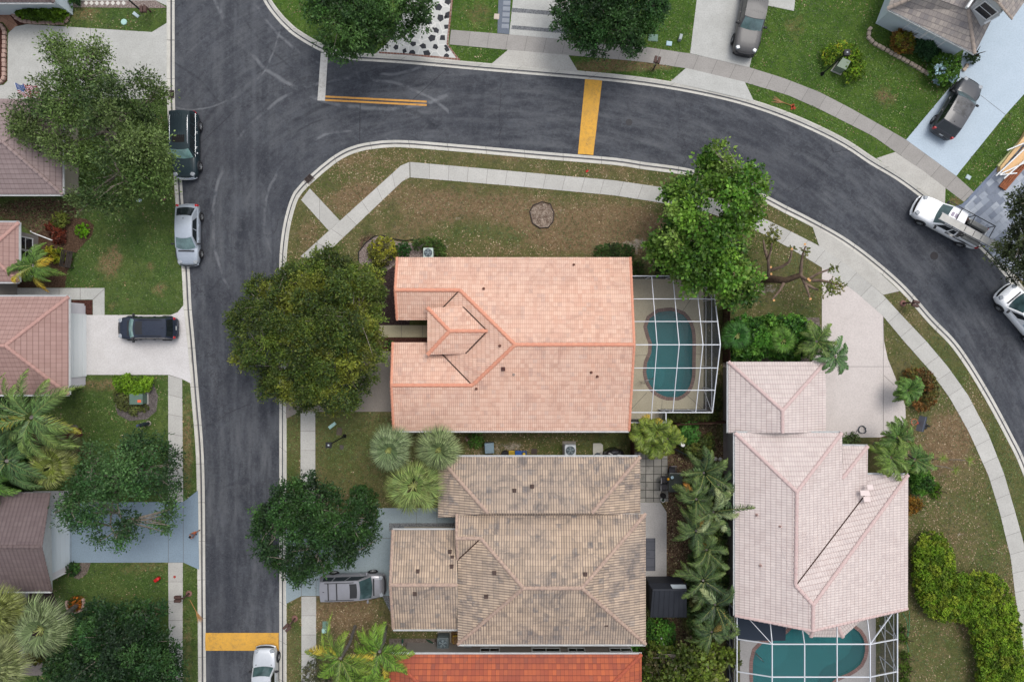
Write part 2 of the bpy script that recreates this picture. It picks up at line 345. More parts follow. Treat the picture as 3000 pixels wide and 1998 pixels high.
def pavers(name, cols, sx, sy, ang=0.0, gap=0.04, gapc=(90, 88, 84), multi=False):
    s = N(name, 0.9, 0.2); v = s.n.new('ShaderNodeMapping'); s.l.new(s.tc.outputs['Object'], v.inputs['Vector']); v.inputs['Rotation'].default_value = (0, 0, ang)
    x, y, _ = s.sep(v.outputs[0]); row = s.mathn('DIVIDE', y, sy); fr = s.mathn('FLOOR', row)
    xs = s.mathn('ADD', s.mathn('DIVIDE', x, sx), s.mathn('MULTIPLY', s.white(s.comb(fr, 1.7)), 1.0 if multi else 0.0)); fx = s.mathn('FLOOR', xs)
    r = s.white(s.comb(fx, fr)); c = s.mix(s.ramp(r, 0.0, 1.0), S(*cols[0]), S(*cols[1]))
    if len(cols) > 2: c = s.mix(s.mathn('GREATER_THAN', r, 0.66), c, S(*cols[2]))
    g1 = s.mathn('LESS_THAN', s.mathn('FRACT', xs), gap/sx); g2 = s.mathn('LESS_THAN', s.mathn('FRACT', row), gap/sy)
    g = s.mathn('MAXIMUM', g1, g2); c = s.mix(g, c, S(*gapc)); c = s.mix(s.mathn('MULTIPLY', s.ramp(s.noise(2.2, 7, 0.8), 0.52, 0.68), 0.5), c, S(*[int(q*0.5) for q in cols[0]]))
    s.col(c); return s.m
m_pav_blue = pavers('pavers_blue_grey', [(150, 158, 170), (188, 194, 202), (128, 136, 150)], 0.62, 0.42, R(-41), 0.015, (138, 144, 152), True)
m_pav_patio = pavers('patio_slabs', [(130, 128, 122), (164, 160, 152)], 0.62, 0.62, 0, 0.05, (58, 56, 52))
m_pav_brown = pavers('pavers_brown', [(150, 112, 92), (172, 134, 112)], 0.6, 0.5, R(30), 0.02, (120, 90, 74), True)
def flagstone():
    s = N('flagstone', 0.9, 0.2); v = s.voro(1.1, 'F1'); e = s.voro(1.1)
    w = s.white(v['Position']); c = s.mix(s.ramp(w, 0, 1), S(186, 187, 184), S(198, 198, 194))
    c = s.mix(s.mathn('LESS_THAN', e['Distance'], 0.03), c, S(214, 213, 208)); s.col(c); return s.m
m_flag = flagstone()
m_black_stone = plain('black_stone', S(46, 48, 54), 0.7, 0.3, var=0.25)
m_brick = pavers('brick_edge', [(120, 84, 74), (140, 104, 92)], 0.24, 0.24, 0, 0.02, (176, 168, 158))
m_yellow = None
def paint(name, c, worn):
    s = N(name, 0.8, 0.3); f = s.ramp(s.noise(3, 7, 0.8), 0.55, 0.72); w = s.ramp(s.noise(0.8, 3, 0.6), 0.4, 0.7)
    k = s.mix(s.mathn('MULTIPLY', f, 0.4), c, worn); k = s.mix(s.mathn('MULTIPLY', w, 0.35), k, worn); k = s.mix(s.mathn('MULTIPLY', s.ramp(s.noise(4, 8, .9), .50, .62), .45), k, S(126, 108, 80)); k = s.mix(s.mathn('MULTIPLY', s.ramp(s.noise(1.3, 8, .85, dist=1.5), .54, .62), .4), k, S(92, 84, 74)); s.col(k); return s.m
m_yellow = paint('paint_yellow', S(222, 168, 68), S(176, 138, 72)); m_orange = paint('paint_orange', S(216, 158, 76), S(160, 120, 80)); m_wpaint = paint('paint_white', S(208, 206, 200), S(176, 174, 170))

# ---------------------------------------------------------------- kerb lines (centre lines, picture px on the ground)
KL = catmull([(500, -900), (500, 0), (500.5, 270), (503, 338), (510, 420), (521, 520), (526, 600), (543, 780), (549.5, 900), (558.5, 1000), (571, 1150), (583.5, 1300), (587.5, 1400), (589, 1500), (590, 1700), (592, 1998), (596, 2900)])
KM = catmull([(829, 2900), (829, 1998), (829, 1700), (829, 1300), (829, 1000), (828.5, 790), (832, 720), (839, 668), (850, 620), (868, 570), (894, 540), (909, 527), (944, 496), (978, 469), (1022, 444), (1070, 430), (1116, 423.5), (1145, 422), (1200, 423), (1398, 439), (1589, 456), (1800, 473.5), (1883, 486), (1955, 495), (2023, 506), (2071, 524), (2150, 546), (2232, 578), (2297, 612), (2363, 645), (2464, 701), (2550, 763), (2645, 846), (2728, 940), (2787.6, 1000), (2835, 1065), (2883, 1143), (2923, 1214), (2963, 1290), (2990, 1344), (3030, 1450), (3060, 1560), (3085, 1700), (3100, 1850), (3104, 2000), (3106, 2900)])
KT = catmull([(752, -900), (754, -160), (764, -50), (782, 0), (798, 25), (825, 58), (858, 90), (922, 130), (967, 150), (1027, 165), (1080, 169), (1200, 177), (1436, 198), (1677, 218), (1800, 229), (1907, 242), (2022, 261), (2150, 289), (2263, 324), (2372, 368), (2476, 420), (2553, 471), (2628, 515), (2687, 557), (2732, 592), (2810, 655), (2878, 720), (2935, 780), (2990, 850), (3040, 930), (3105, 1060), (3160, 1230), (3190, 1420), (3200, 1700), (3204, 2900)])
FAR = 6000
road = KL + [(596, FAR)] + [(829, FAR)] + KM + [(3106, FAR), (3204, FAR)] + list(reversed(KT)) + [(752, -FAR), (500, -FAR)]
T(slab('road', road, 0.03, m_asphalt, z0=0.005))
kp = [(0, 0.036), (0.28, 0.032), (0.48, 0.026), (0.60, 0.045), (0.85, 0.105), (1, 0.105)]
ribbon('kerb', offset_line(KL, -11), offset_line(KL, 11), 0.06, m_kerb, kp, sm=False)
ribbon('kerb', offset_line(KM, -11), offset_line(KM, 11), 0.06, m_kerb, kp)
ribbon('kerb', offset_line(KT, 11), offset_line(KT, -11), 0.06, m_kerb, kp)

# pools (px at ground level, water edge)
POOL_C = catmull([(1966, 911), (2000, 922), (2020, 950), (2028, 985), (2028, 1060), (2026, 1110), (2012, 1145), (1985, 1163), (1955, 1163), (1925, 1150), (1903, 1125), (1893, 1090), (1896, 1062), (1908, 1035), (1910, 1005), (1902, 985), (1895, 958), (1903, 933), (1928, 915), (1966, 911)], 4)[:-1]
POOL_P = catmull([(2320, 1840), (2440, 1828), (2500, 1838), (2528, 1868), (2534, 1905), (2520, 1945), (2485, 1970), (2450, 1985), (2430, 2010), (2425, 2060), (2280, 2080), (2215, 2040), (2206, 1990), (2206, 1935), (2213, 1905), (2232, 1885), (2262, 1878), (2296, 1862), (2320, 1840)], 4)[:-1]

BIG = 600.0
def sheet_with_holes(name, outer, holes, z, mat, kind='structure'):
    """outer: world (x,y); holes: px lists"""
    hs = [[P(x, y, 0.1) for x, y in h] for h in holes]; loops = [[Vector((p[0], p[1], 0)) for p in outer]]+[[Vector((p.x, p.y, 0)) for p in h] for h in hs]
    tri = tessellate_polygon(loops); vs = [v for l in loops for v in l]; mb = MB()
    fs = []
    for a, b, c in tri:
        if (vs[b]-vs[a]).cross(vs[c]-vs[a]).z < 0: b, c = c, b
        fs.append((a, b, c))
    mb.add([(v.x, v.y, z) for v in vs], fs); return T(mb.build(name, mat), kind=kind)
sheet_with_holes('ground', [(-BIG, -BIG), (BIG, -BIG), (BIG, BIG), (-BIG, BIG)], [POOL_C, POOL_P], 0.0, m_lawn_mid)

# lots: lawn sheets with a painted mask of dry, sandy and mulchy patches
def lot(name, outer, mat, blobs, holes=(), z=0.08, base=(0, 0, 0)):
    outer = [P(x, y, z) for x, y in outer]; hs = [[P(x, y, 0.1) for x, y in h] for h in holes]
    loops = [[Vector((p.x, p.y, 0)) for p in l] for l in [outer]+hs]; tri = tessellate_polygon(loops); vs = [v for l in loops for v in l]
    bm = bmesh.new(); bv = [bm.verts.new((v.x, v.y, z)) for v in vs]
    for a, b, c in tri:
        if (vs[b]-vs[a]).cross(vs[c]-vs[a]).z < 0: b, c = c, b
        try: bm.faces.new((bv[a], bv[b], bv[c]))
        except ValueError: pass
    xs = [v.x for v in vs]; ys = [v.y for v in vs]; st = 0.75
    for ax, lo, hi in ((0, max(min(xs), -42), min(max(xs), 42)), (1, max(min(ys), -28), min(max(ys), 28))):
        q = lo+st
        while q < hi:
            co = [0, 0, 0]; no = [0, 0, 0]; co[ax] = q; no[ax] = 1
            bmesh.ops.bisect_plane(bm, geom=bm.verts[:]+bm.edges[:]+bm.faces[:], plane_co=co, plane_no=no); q += st
    me = bpy.data.meshes.new(name); bm.to_mesh(me); bm.free(); me.materials.append(mat)
    at = me.color_attributes.new('mask', 'FLOAT_COLOR', 'POINT'); n = len(me.vertices); co = np.empty(n*3, np.float32); me.vertices.foreach_get('co', co); co = co.reshape(-1, 3)
    k = (HC-z)/2000; X = co[:, 0]/k+1500; Y = 999-co[:, 1]/k; c = np.zeros((n, 4), np.float32); c[:, 3] = 1
    for i in range(3): c[:, i] = base[i]
    for (bx, by, rx, ry, ch, amt) in blobs:
        d = ((X-bx)/rx)**2+((Y-by)/ry)**2; c[:, ch] += amt*np.exp(-d*1.1)
    at.data.foreach_set('color', np.clip(c, -1, 1).ravel())
    ob = bpy.data.objects.new(name, me); COL.objects.link(ob); return T(ob, kind='structure')
BXY = 9000
lot('lawn', offset_line(KL, 8)+[(596, BXY), (-BXY, BXY), (-BXY, -BXY), (500, -BXY)], m_lawn_left,
    [(330, 760, 30, 35, 0, .75), (445, 780, 20, 20, 0, .35), (470, 850, 30, 25, 0, .45), (325, 900, 20, 20, 0, .4), (310, 800, 40, 60, 0, .25), (545, 1300, 22, 180, 0, .55), (545, 1900, 25, 200, 0, .35),
     (300, 1130, 100, 20, 0, .5), (420, 1660, 150, 25, 0, .35), (240, 25, 40, 16, 2, .6), (430, 78, 12, 8, 0, .6), (460, 1300, 30, 90, 0, .2), (110, 620, 170, 50, 2, .9), (150, 680, 60, 60, 2, .8), (455, 1780, 45, 25, 2, .7), (300, 1870, 160, 120, 2, .5),
     (130, 1300, 130, 130, 2, .6), (260, 1330, 60, 60, 2, .3), (250, 40, 60, 30, 0, .45), (60, 1850, 90, 160, 2, .7), (510, 560, 12, 60, 0, .4)])
GREENZ = [(990, 1330, 150, 110, -.42), (861, 1330, 24, 150, -.35), (1010, 1250, 160, 40, -.2), (1650, 1290, 220, 35, -.3), (2740, 1060, 90, 80, -.25), (2790, 1080, 60, 120, -.2), (2960, 1330, 60, 300, -.4), (2800, 1480, 120, 60, -.15), (2760, 1900, 130, 150, -.3), (1180, 1880, 80, 30, -.25), (2900, 1640, 60, 60, -.3), (1330, 520, 260, 26, .0), (2380, 900, 60, 60, -.3), (2330, 780, 60, 50, -.2), (1420, 690, 180, 40, -.22), (870, 1900, 20, 120, -.25), (1000, 1900, 90, 60, -.15)]
mid = offset_line(KM, 8); lot('lawn', mid, m_lawn_mid,
    [(1000, 600, 90, 60, 0, .35), (1300, 600, 150, 70, 0, .5), (1500, 600, 90, 50, 0, .3), (1100, 560, 110, 40, 0, .3), (1700, 690, 160, 50, 0, .3), (900, 690, 40, 60, 0, .4), (1650, 660, 200, 80, 0, .6), (1850, 680, 100, 70, 0, .75), (1180, 690, 120, 50, 0, .3), (1340, 640, 25, 18, 1, .42), (1380, 660, 40, 20, 1, .3), (1310, 720, 25, 18, 1, .45), (1490, 695, 35, 15, 1, .35),
     (1120, 700, 40, 40, 1, .3), (1610, 745, 25, 10, 1, .42), (1700, 730, 60, 25, 1, .3), (1850, 715, 80, 30, 1, .5), (1930, 770, 70, 50, 1, .42), (2240, 850, 50, 30, 1, .6), (2180, 930, 70, 25, 1, .42), (2000, 700, 100, 80, 2, .35), (2280, 960, 60, 30, 1, .3),
     (1640, 620, 12, 16, 1, .4), (1050, 560, 60, 30, 0, .1), (1000, 470, 120, 30, 0, .35), (1500, 460, 300, 20, 0, .3), (1800, 500, 140, 25, 0, .3), (860, 1230, 14, 30, 0, .5), (1100, 1230, 140, 20, 0, .45), (990, 1340, 110, 90, 0, -.1), (1050, 1410, 100, 40, 0, .35),
     (1500, 1310, 80, 30, 1, .5), (1400, 1330, 60, 20, 1, .35), (1250, 1300, 90, 50, 2, .5), (1340, 1290, 60, 25, 2, .4), (1700, 1290, 120, 30, 0, -.3), (2720, 1060, 60, 60, 0, .2), (2800, 1250, 90, 60, 0, .55), (2760, 1330, 90, 80, 0, .5), (2720, 1030, 50, 30, 1, .25),
     (2790, 1570, 120, 40, 0, .3), (2811, 1570, 16, 14, 1, .65), (2700, 1440, 60, 60, 0, .1), (2660, 1600, 14, 160, 2, .8), (2680, 1800, 60, 60, 0, .1), (2900, 1100, 60, 60, 0, -.05), (2700, 1240, 40, 30, 1, .45), (2600, 1300, 60, 40, 2, .7),
     (1000, 1780, 150, 70, 0, .5), (855, 1800, 16, 60, 0, .3), (1000, 1900, 120, 80, 0, .4), (2030, 1330, 130, 80, 2, .9), (2000, 1500, 70, 200, 2, .9), (2010, 1800, 100, 200, 2, .9), (1080, 720, 40, 60, 2, .8), (1150, 850, 30, 90, 2, .9), (2080, 1200, 40, 60, 2, .7), (1200, 1860, 80, 30, 0, -.1)]+[(x, y, rx, ry, 0, a) for x, y, rx, ry, a in GREENZ],
    holes=[POOL_C, POOL_P])
lot('lawn', offset_line(KT, -8)+[(3204, BXY), (BXY, BXY), (BXY, -BXY), (752, -BXY)], m_lawn_top,
    [(1400, 40, 60, 50, 0, .35), (1840, 190, 160, 20, 0, .85), (1700, 215, 60, 12, 0, .7), (2590, 285, 45, 35, 0, .45), (2500, 60, 60, 60, 0, -.1), (860, 110, 60, 40, 0, .1), (2900, 340, 60, 60, 0, .35), (2330, 80, 50, 60, 0, .3), (2560, 110, 30, 30, 2, .5), (2700, 190, 90, 25, 2, .4), (2800, 590, 30, 20, 0, .5), (2960, 860, 60, 60, 0, .7), (3000, 900, 60, 60, 2, .4)])

# ---------------------------------------------------------------- pavements, drives, beds (px polygons)
Z1, Z2 = 0.104, 0.112
ribbon('pavement', [(880, 752), (1185, 476), (1200, 475)], [(930, 768), (1192, 519), (1201, 520)], Z1, m_walk, n=14)
ribbon('pavement', [(1201, 475.2), (1436, 496), (1800, 529), (1953, 551), (2100, 585), (2237, 640), (2316, 678), (2400, 720.5), (2496, 787), (2586, 863), (2642, 924), (2714, 1000), (2779, 1077), (2837, 1159), (2897, 1274), (2942, 1389), (2974, 1498), (3000, 1594), (3030, 1760), (3040, 2100)],
       [(1202, 520.2), (1500, 545), (1800, 573), (1947, 596), (2080, 625), (2186, 663), (2237, 686), (2316, 728), (2408, 784), (2512, 860), (2588, 927), (2649, 1000), (2725, 1086), (2783, 1166), (2840, 1268), (2897, 1395), (2929, 1500), (2961, 1632), (2974, 1740), (3000, 1912), (3005, 2100)], Z1, m_walk)
slab('path', [(907.6, 552.6), (882, 586), (963, 676), (996, 647)], 0.098, m_walk)
ribbon('pavement', [(880.5, 800), (880.5, 1206)], [(924, 800), (924, 1206)], 0.1, m_walk2)
ribbon('pavement', [(880.5, 1206), (880.5, 1500)], [(923.6, 1206), (923.6, 1500)], 0.1, m_walk)
ribbon('pavement', [(883, 1746), (883, 2100)], [(926, 1746), (926, 2100)], 0.1, m_walk)
ribbon('pavement', [(492.6, 1098), (493, 1470)], [(533.5, 1110), (536.5, 1470)], 0.1, m_walk)
ribbon('pavement', [(492.6, 1647), (496, 2100)], [(535.6, 1647), (534, 2100)], 0.1, m_walk)
ribbon('pavement', [(1321, 88), (1490, 102), (1646, 116), (1770, 128), (1896, 139), (2023, 158), (2195, 198), (2297, 230), (2400, 270), (2489, 316), (2601, 379), (2655, 410), (2779, 500), (2802, 516), (2853, 562)],
       [(1316, 131), (1488, 147), (1669, 163), (1800, 174), (1892, 183), (2010, 201), (2182, 242), (2310, 280), (2400, 320), (2470, 355), (2559, 400), (2623, 445), (2703, 500), (2770, 551), (2824, 592)], Z1, m_walk2)
slab('driveway', [(838, 1000), (880, 1030), (1180, 1029), (1180, 1206), (880, 1206), (838, 1226)], 0.112, m_drive_taupe)
slab('path', [(1110, 953), (1262, 953), (1262, 988), (1110, 988)], 0.11, m_beige)
slab('driveway', [(838, 1480), (883, 1520), (1105, 1520), (1105, 1488), (1345, 1488), (1345, 1556), (1160, 1560), (1160, 1745), (883, 1745), (838, 1768)], 0.112, m_drive_bluegrey)
slab('gravel_bed', [(1140, 1532), (1340, 1532), (1340, 1556), (1140, 1556)], 0.118, m_pebble)
slab('gravel_bed', [(1120, 1746), (1160, 1746), (1160, 1790), (1142, 1790)], 0.1, m_pebble)
slab('driveway', [(2408, 784), (2512, 860), (2588, 927), (2590, 1000), (2601, 1051), (2623, 1105), (2652, 1188), (2654, 1222), (2642, 1252), (2610, 1272), (2578, 1281), (2380, 1282), (2380, 1040), (2408, 1040)], 0.098, m_drive_P)
slab('driveway_apron', [(2379, 660), (2400, 668), (2464, 710), (2545, 770), (2636, 853), (2588, 864), (2496, 787), (2400, 721)], 0.108, m_apron)
slab('driveway_apron', [(1441, 187), (1488, 147), (1665, 162), (1694, 211)], 0.108, m_apron)
slab('driveway_apron', [(1964, 240), (2010, 200), (2182, 241), (2209, 297)], 0.108, m_drive_grey)
slab('driveway_apron', [(2568, 464), (2623, 446), (2703, 500), (2770, 551), (2768, 606), (2690, 545)], 0.108, m_apron)
slab('driveway', [(2066, -200), (2022, 157), (2196, 198), (2290, -200)], 0.112, m_drive_grey)
slab('path', [(2240, -60), (2240, 17), (2253, 18), (2326, 33), (2336, -60)], 0.106, m_drive_grey)
slab('driveway', [(2655, 410), (2779, 500), (2802, 516), (2814, 500), (2945, 338), (3060, 210), (3100, -200), (2880, 20), (2820, 160), (2811, 223)], 0.112, m_drive_sky)
slab('driveway', [(2922, 490), (2853, 564), (2822, 600), (2780, 613), (2905, 745), (3200, 1000), (3200, 200), (3000, 395)], 0.112, m_pav_blue)
ribbon('paver_edging', [(2922, 488), (2853, 562), (2822, 597), (2782, 610)], [(2928, 494), (2859, 569), (2826, 606), (2788, 618)], 0.118, plain('edge_blue', S(126, 136, 156), 0.9, var=0.3, scale=12), z0=0.1)
slab('driveway', [(1313, 131), (1348, 179), (1100, 158), (1142, 120), (1190, 20), (1200, -200), (1334, -200)], 0.104, m_flag)
rr = random.Random(3)
mbs = MB()
for i, (bx, by, br) in enumerate([(1285, 23, 11), (1312, 5, 10), (1314, 44, 11), (1291, 54, 12), (1305, 52, 6), (1254, 62, 13), (1250, 36, 10), (1308, 80, 9), (1278, 90, 9), (1270, 84, 4), (1266, 112, 11), (1298, 112, 10), (1239, 136, 10), (1276, 138, 10), (1210, 129, 9), (1310, 146, 9), (1308, 165, 8), (1250, 158, 11), (1208, 155, 10), (1305, 136, 5), (1205, 106, 8), (1225, 60, 10), (1160, 140, 9), (1185, 150, 8), (1150, 112, 9), (1180, 100, 9)]):
    n = rr.choice([4, 5, 5, 6]); a0 = rr.random()*6; mbs.prism([P(bx+br*math.cos(a0+k*6.283/n+rr.uniform(-.25, .25))*rr.uniform(.85, 1.2), by+br*math.sin(a0+k*6.283/n)*rr.uniform(.8, 1.15), .11) for k in range(n)], 0.112, 0.1)
T(mbs.build('black_flagstones', m_black_stone), kind='structure')
ribbon('brick_edging', [(1332, -60), (1327, 0), (1313, 131), (1348, 177)], [(1326, -60), (1321, 0), (1308, 131), (1341, 177)], 0.114, m_brick, z0=0.1)
ribbon('brick_edging', [(1348, 172), (1200, 158), (1110, 152)], [(1348, 178), (1200, 163), (1110, 157)], 0.116, m_brick, z0=0.1)
slab('driveway', [(1503, -200), (1503, 0), (1492, 102), (1660, 117), (1690, -200)], 0.108, m_drive_grey)
for (a, b) in ((24, 36), (75, 86)):
    slab('pebble_band', [(1500, a), (1672, a+14), (1672, b+14), (1498, b)], 0.114, m_pebble)
slab('path', [(1467, -200), (1457, 98), (1492, 101), (1503, -200)], 0.108, plain('slate_strip', S(112, 120, 132), 0.9, var=0.3, scale=10))
for k in range(5): slab('stepping_stone', [(1475-k*1.2, 3+k*17), (1496-k*1.2, 4+k*17), (1495-k*1.2, 16+k*17), (1474-k*1.2, 15+k*17)], 0.118, plain('step_stone', S(146, 152, 160), 0.9, var=0.15))
slab('driveway', [(24, 98), (45, 79), (80, 72), (445, 95), (492, 66), (492, 291), (-200, 291), (-200, 252), (10, 250), (22, 238), (23, 110)], 0.104, m_drive_grey)
slab('path', [(-200, 34), (22, 37), (52, 75), (28, 92), (8, 66), (-200, 66)], 0.1, m_pav_brown)
slab('mulch_bed', [(-200, 20), (205, 20), (200, 50), (185, 68), (80, 71), (52, 76), (22, 38), (-200, 34)], 0.092, m_mulch_red)
slab('mulch_bed', [(-200, 66), (6, 68), (20, 85), (21, 235), (8, 248), (-200, 248)], 0.092, m_mulch_red)
slab('gravel_bed', [(228, 3), (455, 2), (488, 23), (470, 25), (205, 22)], 0.1, m_shell)
for k in range(8): slab('paving_diamond', [(252+k*15.7-7, 10), (252+k*15.7, 3), (252+k*15.7+7, 10), (252+k*15.7, 17)], 0.116, plain('diamond', S(212, 208, 200), 0.9, var=0.1))
slab('driveway', [(150, -300), (480, -300), (492, 3), (492, 20), (455, 2), (228, 3), (205, -30)], 0.096, m_drive_grey)
slab('path', [(-200, 844), (306, 844), (306, 924), (272, 924), (272, 878), (-200, 878)], 0.106, m_drive_grey)
slab('mulch_bed', [(200, 879), (271, 879), (271, 922), (200, 922)], 0.098, m_mulch_red)
slab('driveway', [(190, 923), (500, 923), (520, 915), (537, 895), (548, 1000), (560, 1124), (533, 1110), (495, 1098), (190, 1098)], 0.11, m_drive_white)
slab('mulch_bed', [(0, 735), (120, 740), (190, 730), (215, 760), (196, 800), (190, 843), (0, 843)], 0.094, m_mulch)
slab('mulch_bed', [(165, 640), (250, 640), (275, 660), (270, 690), (245, 715), (225, 740), (180, 745), (120, 730), (95, 700)], 0.096, m_mulch)
slab('driveway', [(100, 1472), (537, 1470), (580, 1436), (583, 1668), (537, 1647), (100, 1648)], 0.11, m_drive_blue)
slab('mulch_bed', [(340, 1125), (450, 1125), (463, 1160), (458, 1205), (430, 1228), (380, 1233), (345, 1215), (338, 1190)], 0.09, mulch('bed_grey', (92, 86, 84), (132, 124, 122), 6))
slab('mulch_bed', catmull([(150, 1255), (205, 1250), (238, 1255), (243, 1275), (215, 1295), (170, 1285), (150, 1255)]), 0.092, m_mulch_red)
slab('mulch_bed', [(236, 1648), (266, 1648), (255, 1680), (232, 1696), (215, 1692)], 0.092, m_soil)
slab('mulch_bed', [(60, 1735), (155, 1735), (178, 1790), (178, 1915), (40, 1945), (20, 1850)], 0.092, m_mulch_dark)
slab('path', [(40, 1745), (85, 1730), (70, 1790), (72, 1930), (56, 1930), (56, 1790)], 0.1, m_deck2)
slab('path', [(40, 1945), (125, 1940), (125, 1978), (40, 1978)], 0.1, m_sidepath)
# beds and yards of the middle block
slab('shell_bed', catmull([(1100, 694), (1118, 690), (1140, 705), (1165, 745), (1165, 770), (1140, 790), (1118, 805), (1080, 790), (1052, 770), (1052, 735), (1070, 712), (1100, 694)]), 0.094, m_shell)
slab('mulch_bed', [(1110, 790), (1165, 780), (1200, 760), (1200, 953), (1100, 953), (1108, 880), (1128, 850)], 0.09, m_mulch_dark)
slab('mulch_bed', [(1110, 989), (1262, 989), (1262, 1028), (1125, 1028)], 0.09, m_mulch_red)
slab('mulch_bed', [(1115, 700), (1190, 712), (1250, 715), (1270, 760), (1165, 760)], 0.088, m_shell)
slab('patio', [(1850, 1325), (1955, 1325), (1958, 1470), (1850, 1470)], 0.1, m_pav_patio)
slab('patio', [(1850, 1471), (1935, 1471), (1953, 1500), (1953, 1692), (1850, 1692)], 0.104, m_deck2)
slab('paver_strip', [(1850, 1576), (1920, 1576), (1920, 1672), (1850, 1672)], 0.112, pavers('slate_slabs', [(84, 86, 94), (96, 98, 106)], 0.66, 0.66, 0, 0.03, (60, 60, 66)))
slab('path', [(2119, 1060), (2175, 1060), (2175, 1760), (2150, 1760), (2130, 1700), (2119, 1650)], 0.1, m_sidepath)
slab('mulch_bed', [(2128, 935), (2400, 930), (2408, 1000), (2400, 1062), (2128, 1062)], 0.09, m_soil)
slab('gravel_bed', [(1315, 1840), (1900, 1880), (1900, 1905), (1315, 1905)], 0.1, m_gravel)
slab('gravel_bed', [(1140, 1870), (1320, 1870), (1320, 1905), (1140, 1905)], 0.098, m_soil)
slab('pool_deck_lower', [(2165, 1800), (2565, 1800), (2565, 1998), (2575, 2150), (2165, 2150)], 0.098, m_deck2) if False else None
def deck(name, outer, hole, z, mat):
    T(sheet_with_holes(name, [P(x, y, z).xy for x, y in outer], [hole], z, mat))
deck('pool_deck', [(1820, 815), (2063, 815), (2063, 1203), (1945, 1203), (1938, 1230), (1820, 1230)], POOL_C, 0.1, m_deck)
deck('pool_deck', [(2168, 1790), (2566, 1790), (2566, 2200), (2168, 2200)], POOL_P, 0.1, m_deck2)
# deck control joints
mb = MB()
for a, b in (((1852, 1042), (1905, 1040)), ((2038, 1038), (2061, 1038)), ((1850, 1198), (1895, 1150)), ((1940, 1172), (1938, 1200)), ((2010, 1155), (2058, 1198)), ((2000, 912), (2025, 875))):
    mb.bar(P(*a, .103), P(*b, .103), 0.03, 0.006)
T(mb.build('deck_joints', plain('joint', S(110, 104, 92))), kind='structure')
def drive_joint(lines, z=0.116, w=0.025):
    mb = MB()
    for a, b in lines: mb.bar(P(*a, z), P(*b, z), w, 0.006)
    T(mb.build('concrete_joints', plain('joint2', S(104, 100, 96))), kind='structure')
drive_joint([((2588, 927), (2588, 1280)), ((2420, 1074), (2608, 1074)), ((2590, 1100), (2620, 1128))], 0.104)
drive_joint([((2872, 279), (2946, 337)), ((492, 118), (511, 118))]); drive_joint([((265, 82), (263, 291))], 0.108)
drive_joint([((173, 844), (173, 878)), ((235, 844), (235, 878)), ((272, 878), (305, 847)), ((229, 924), (229, 1097)), ((240, 924), (240, 1097))], 0.115)
drive_joint([((493, 1470), (493, 1647)), ((537, 1470), (537, 1647)), ((208, 1500), (208, 1647))], 0.115)
drive_joint([((883, 1520), (883, 1745)), ((926, 1520), (926, 1745)), ((926, 1745), (1140, 1745)), ((1105, 1576), (1160, 1576)), ((1220, 1490), (1220, 1555)), ((1280, 1490), (1280, 1555))], 0.117)
drive_joint([((1176, 953), (1176, 988)), ((1238, 953), (1238, 988))], 0.115)
# painted road markings
def mark(name, pts, mat, z=0.036): return slab(name, pts, z, mat, z0=0.031)
mark('stop_line', [(940, 155), (961, 158), (952, 296), (930, 295)], m_wpaint)
mark('centre_line', [(953, 281), (1250, 296), (1250, 301.5), (953, 286.5)], m_orange); mark('centre_line', [(952, 291), (1250, 306), (1250, 311.5), (952, 296.5)], m_orange)
def hump(name, pts, mat, along):   # low painted speed hump
    a, b, c, d = [P(*p, .03) for p in pts]; mb = MB(); n = 6; vs = []
    for i in range(n+1):
        t = i/n; z = 0.036+0.05*math.sin(math.pi*t)
        p = a.lerp(b, t); q = d.lerp(c, t); vs += [(p.x, p.y, z), (q.x, q.y, z)]
    fs = [(2*i, 2*i+2, 2*i+3, 2*i+1) for i in range(n)]
    if (Vector(vs[2])-Vector(vs[0])).cross(Vector(vs[1])-Vector(vs[0])).z < 0: fs = [tuple(reversed(f)) for f in fs]
    mb.add(vs, fs, 0, True); return T(mb.build(name, mat), kind='structure')
hump('speed_hump', [(1714, 233), (1764, 237), (1738, 455), (1693, 452)], m_yellow, 0)
hump('speed_hump', [(602, 1853), (602, 1905), (817, 1905), (817, 1853)], m_yellow, 0)
# manhole covers, grates
def disc(name, px, py, r, z, mat, label=None, ring=True):
    mb = MB(); c = P(px, py, z); mb.cyl((c.x, c.y, z-.004), r, 0.008, 24); mb.lathe((c.x, c.y, z), [(r*.93, 0.004), (r*1.0, .01), (r*1.12, .004), (r*1.13, -.004)], 24)
    for k in range(3): mb.bar(Vector(c)+Vector((-r*.6, (k-1)*r*.4, .008)), Vector(c)+Vector((r*.6, (k-1)*r*.4, .008)), .03, .008)
    return mb.build(name, mat)
m_iron = plain('cast_iron', S(58, 58, 62), 0.7, 0.4, var=0.3, scale=8)
m_iron2 = plain('dark_iron', S(44, 42, 46), 0.7, 0.4, var=0.3, scale=8)
T(disc('manhole_cover', 1843, 359, .24, .036, m_iron), 'dark round manhole cover in the road right of the upper yellow speed hump', 'manhole cover')
T(disc('manhole_cover', 2737, 750, .28, .036, m_iron2), 'black round manhole cover in the road below the white ladder pickup', 'manhole cover')
def grate(px, py, w, h, ang, label):
    c = P(px, py, .05); rt = thing('storm_grate', label, 'drain grate', (c.x, c.y, .03)); M = Matrix.Rotation(ang, 3, 'Z'); mb = MB()
    mb.box(c+Vector((0, 0, -.01)), (w, h, .02), ang); mb.build('pit', plain('pit_black', S(22, 22, 24)), rt, rt.location); mb = MB()
    for k in range(9): mb.box(c+M@Vector((0, (k/8-.5)*h, .04)), (w, .025, .03), ang)
    for k in (-.5, 0, .5): mb.box(c+M@Vector((k*w, 0, .045)), (.03, h, .03), ang)
    mb.build('bars', plain('rusty_iron', S(92, 80, 76), .8, var=.3), rt, rt.location)
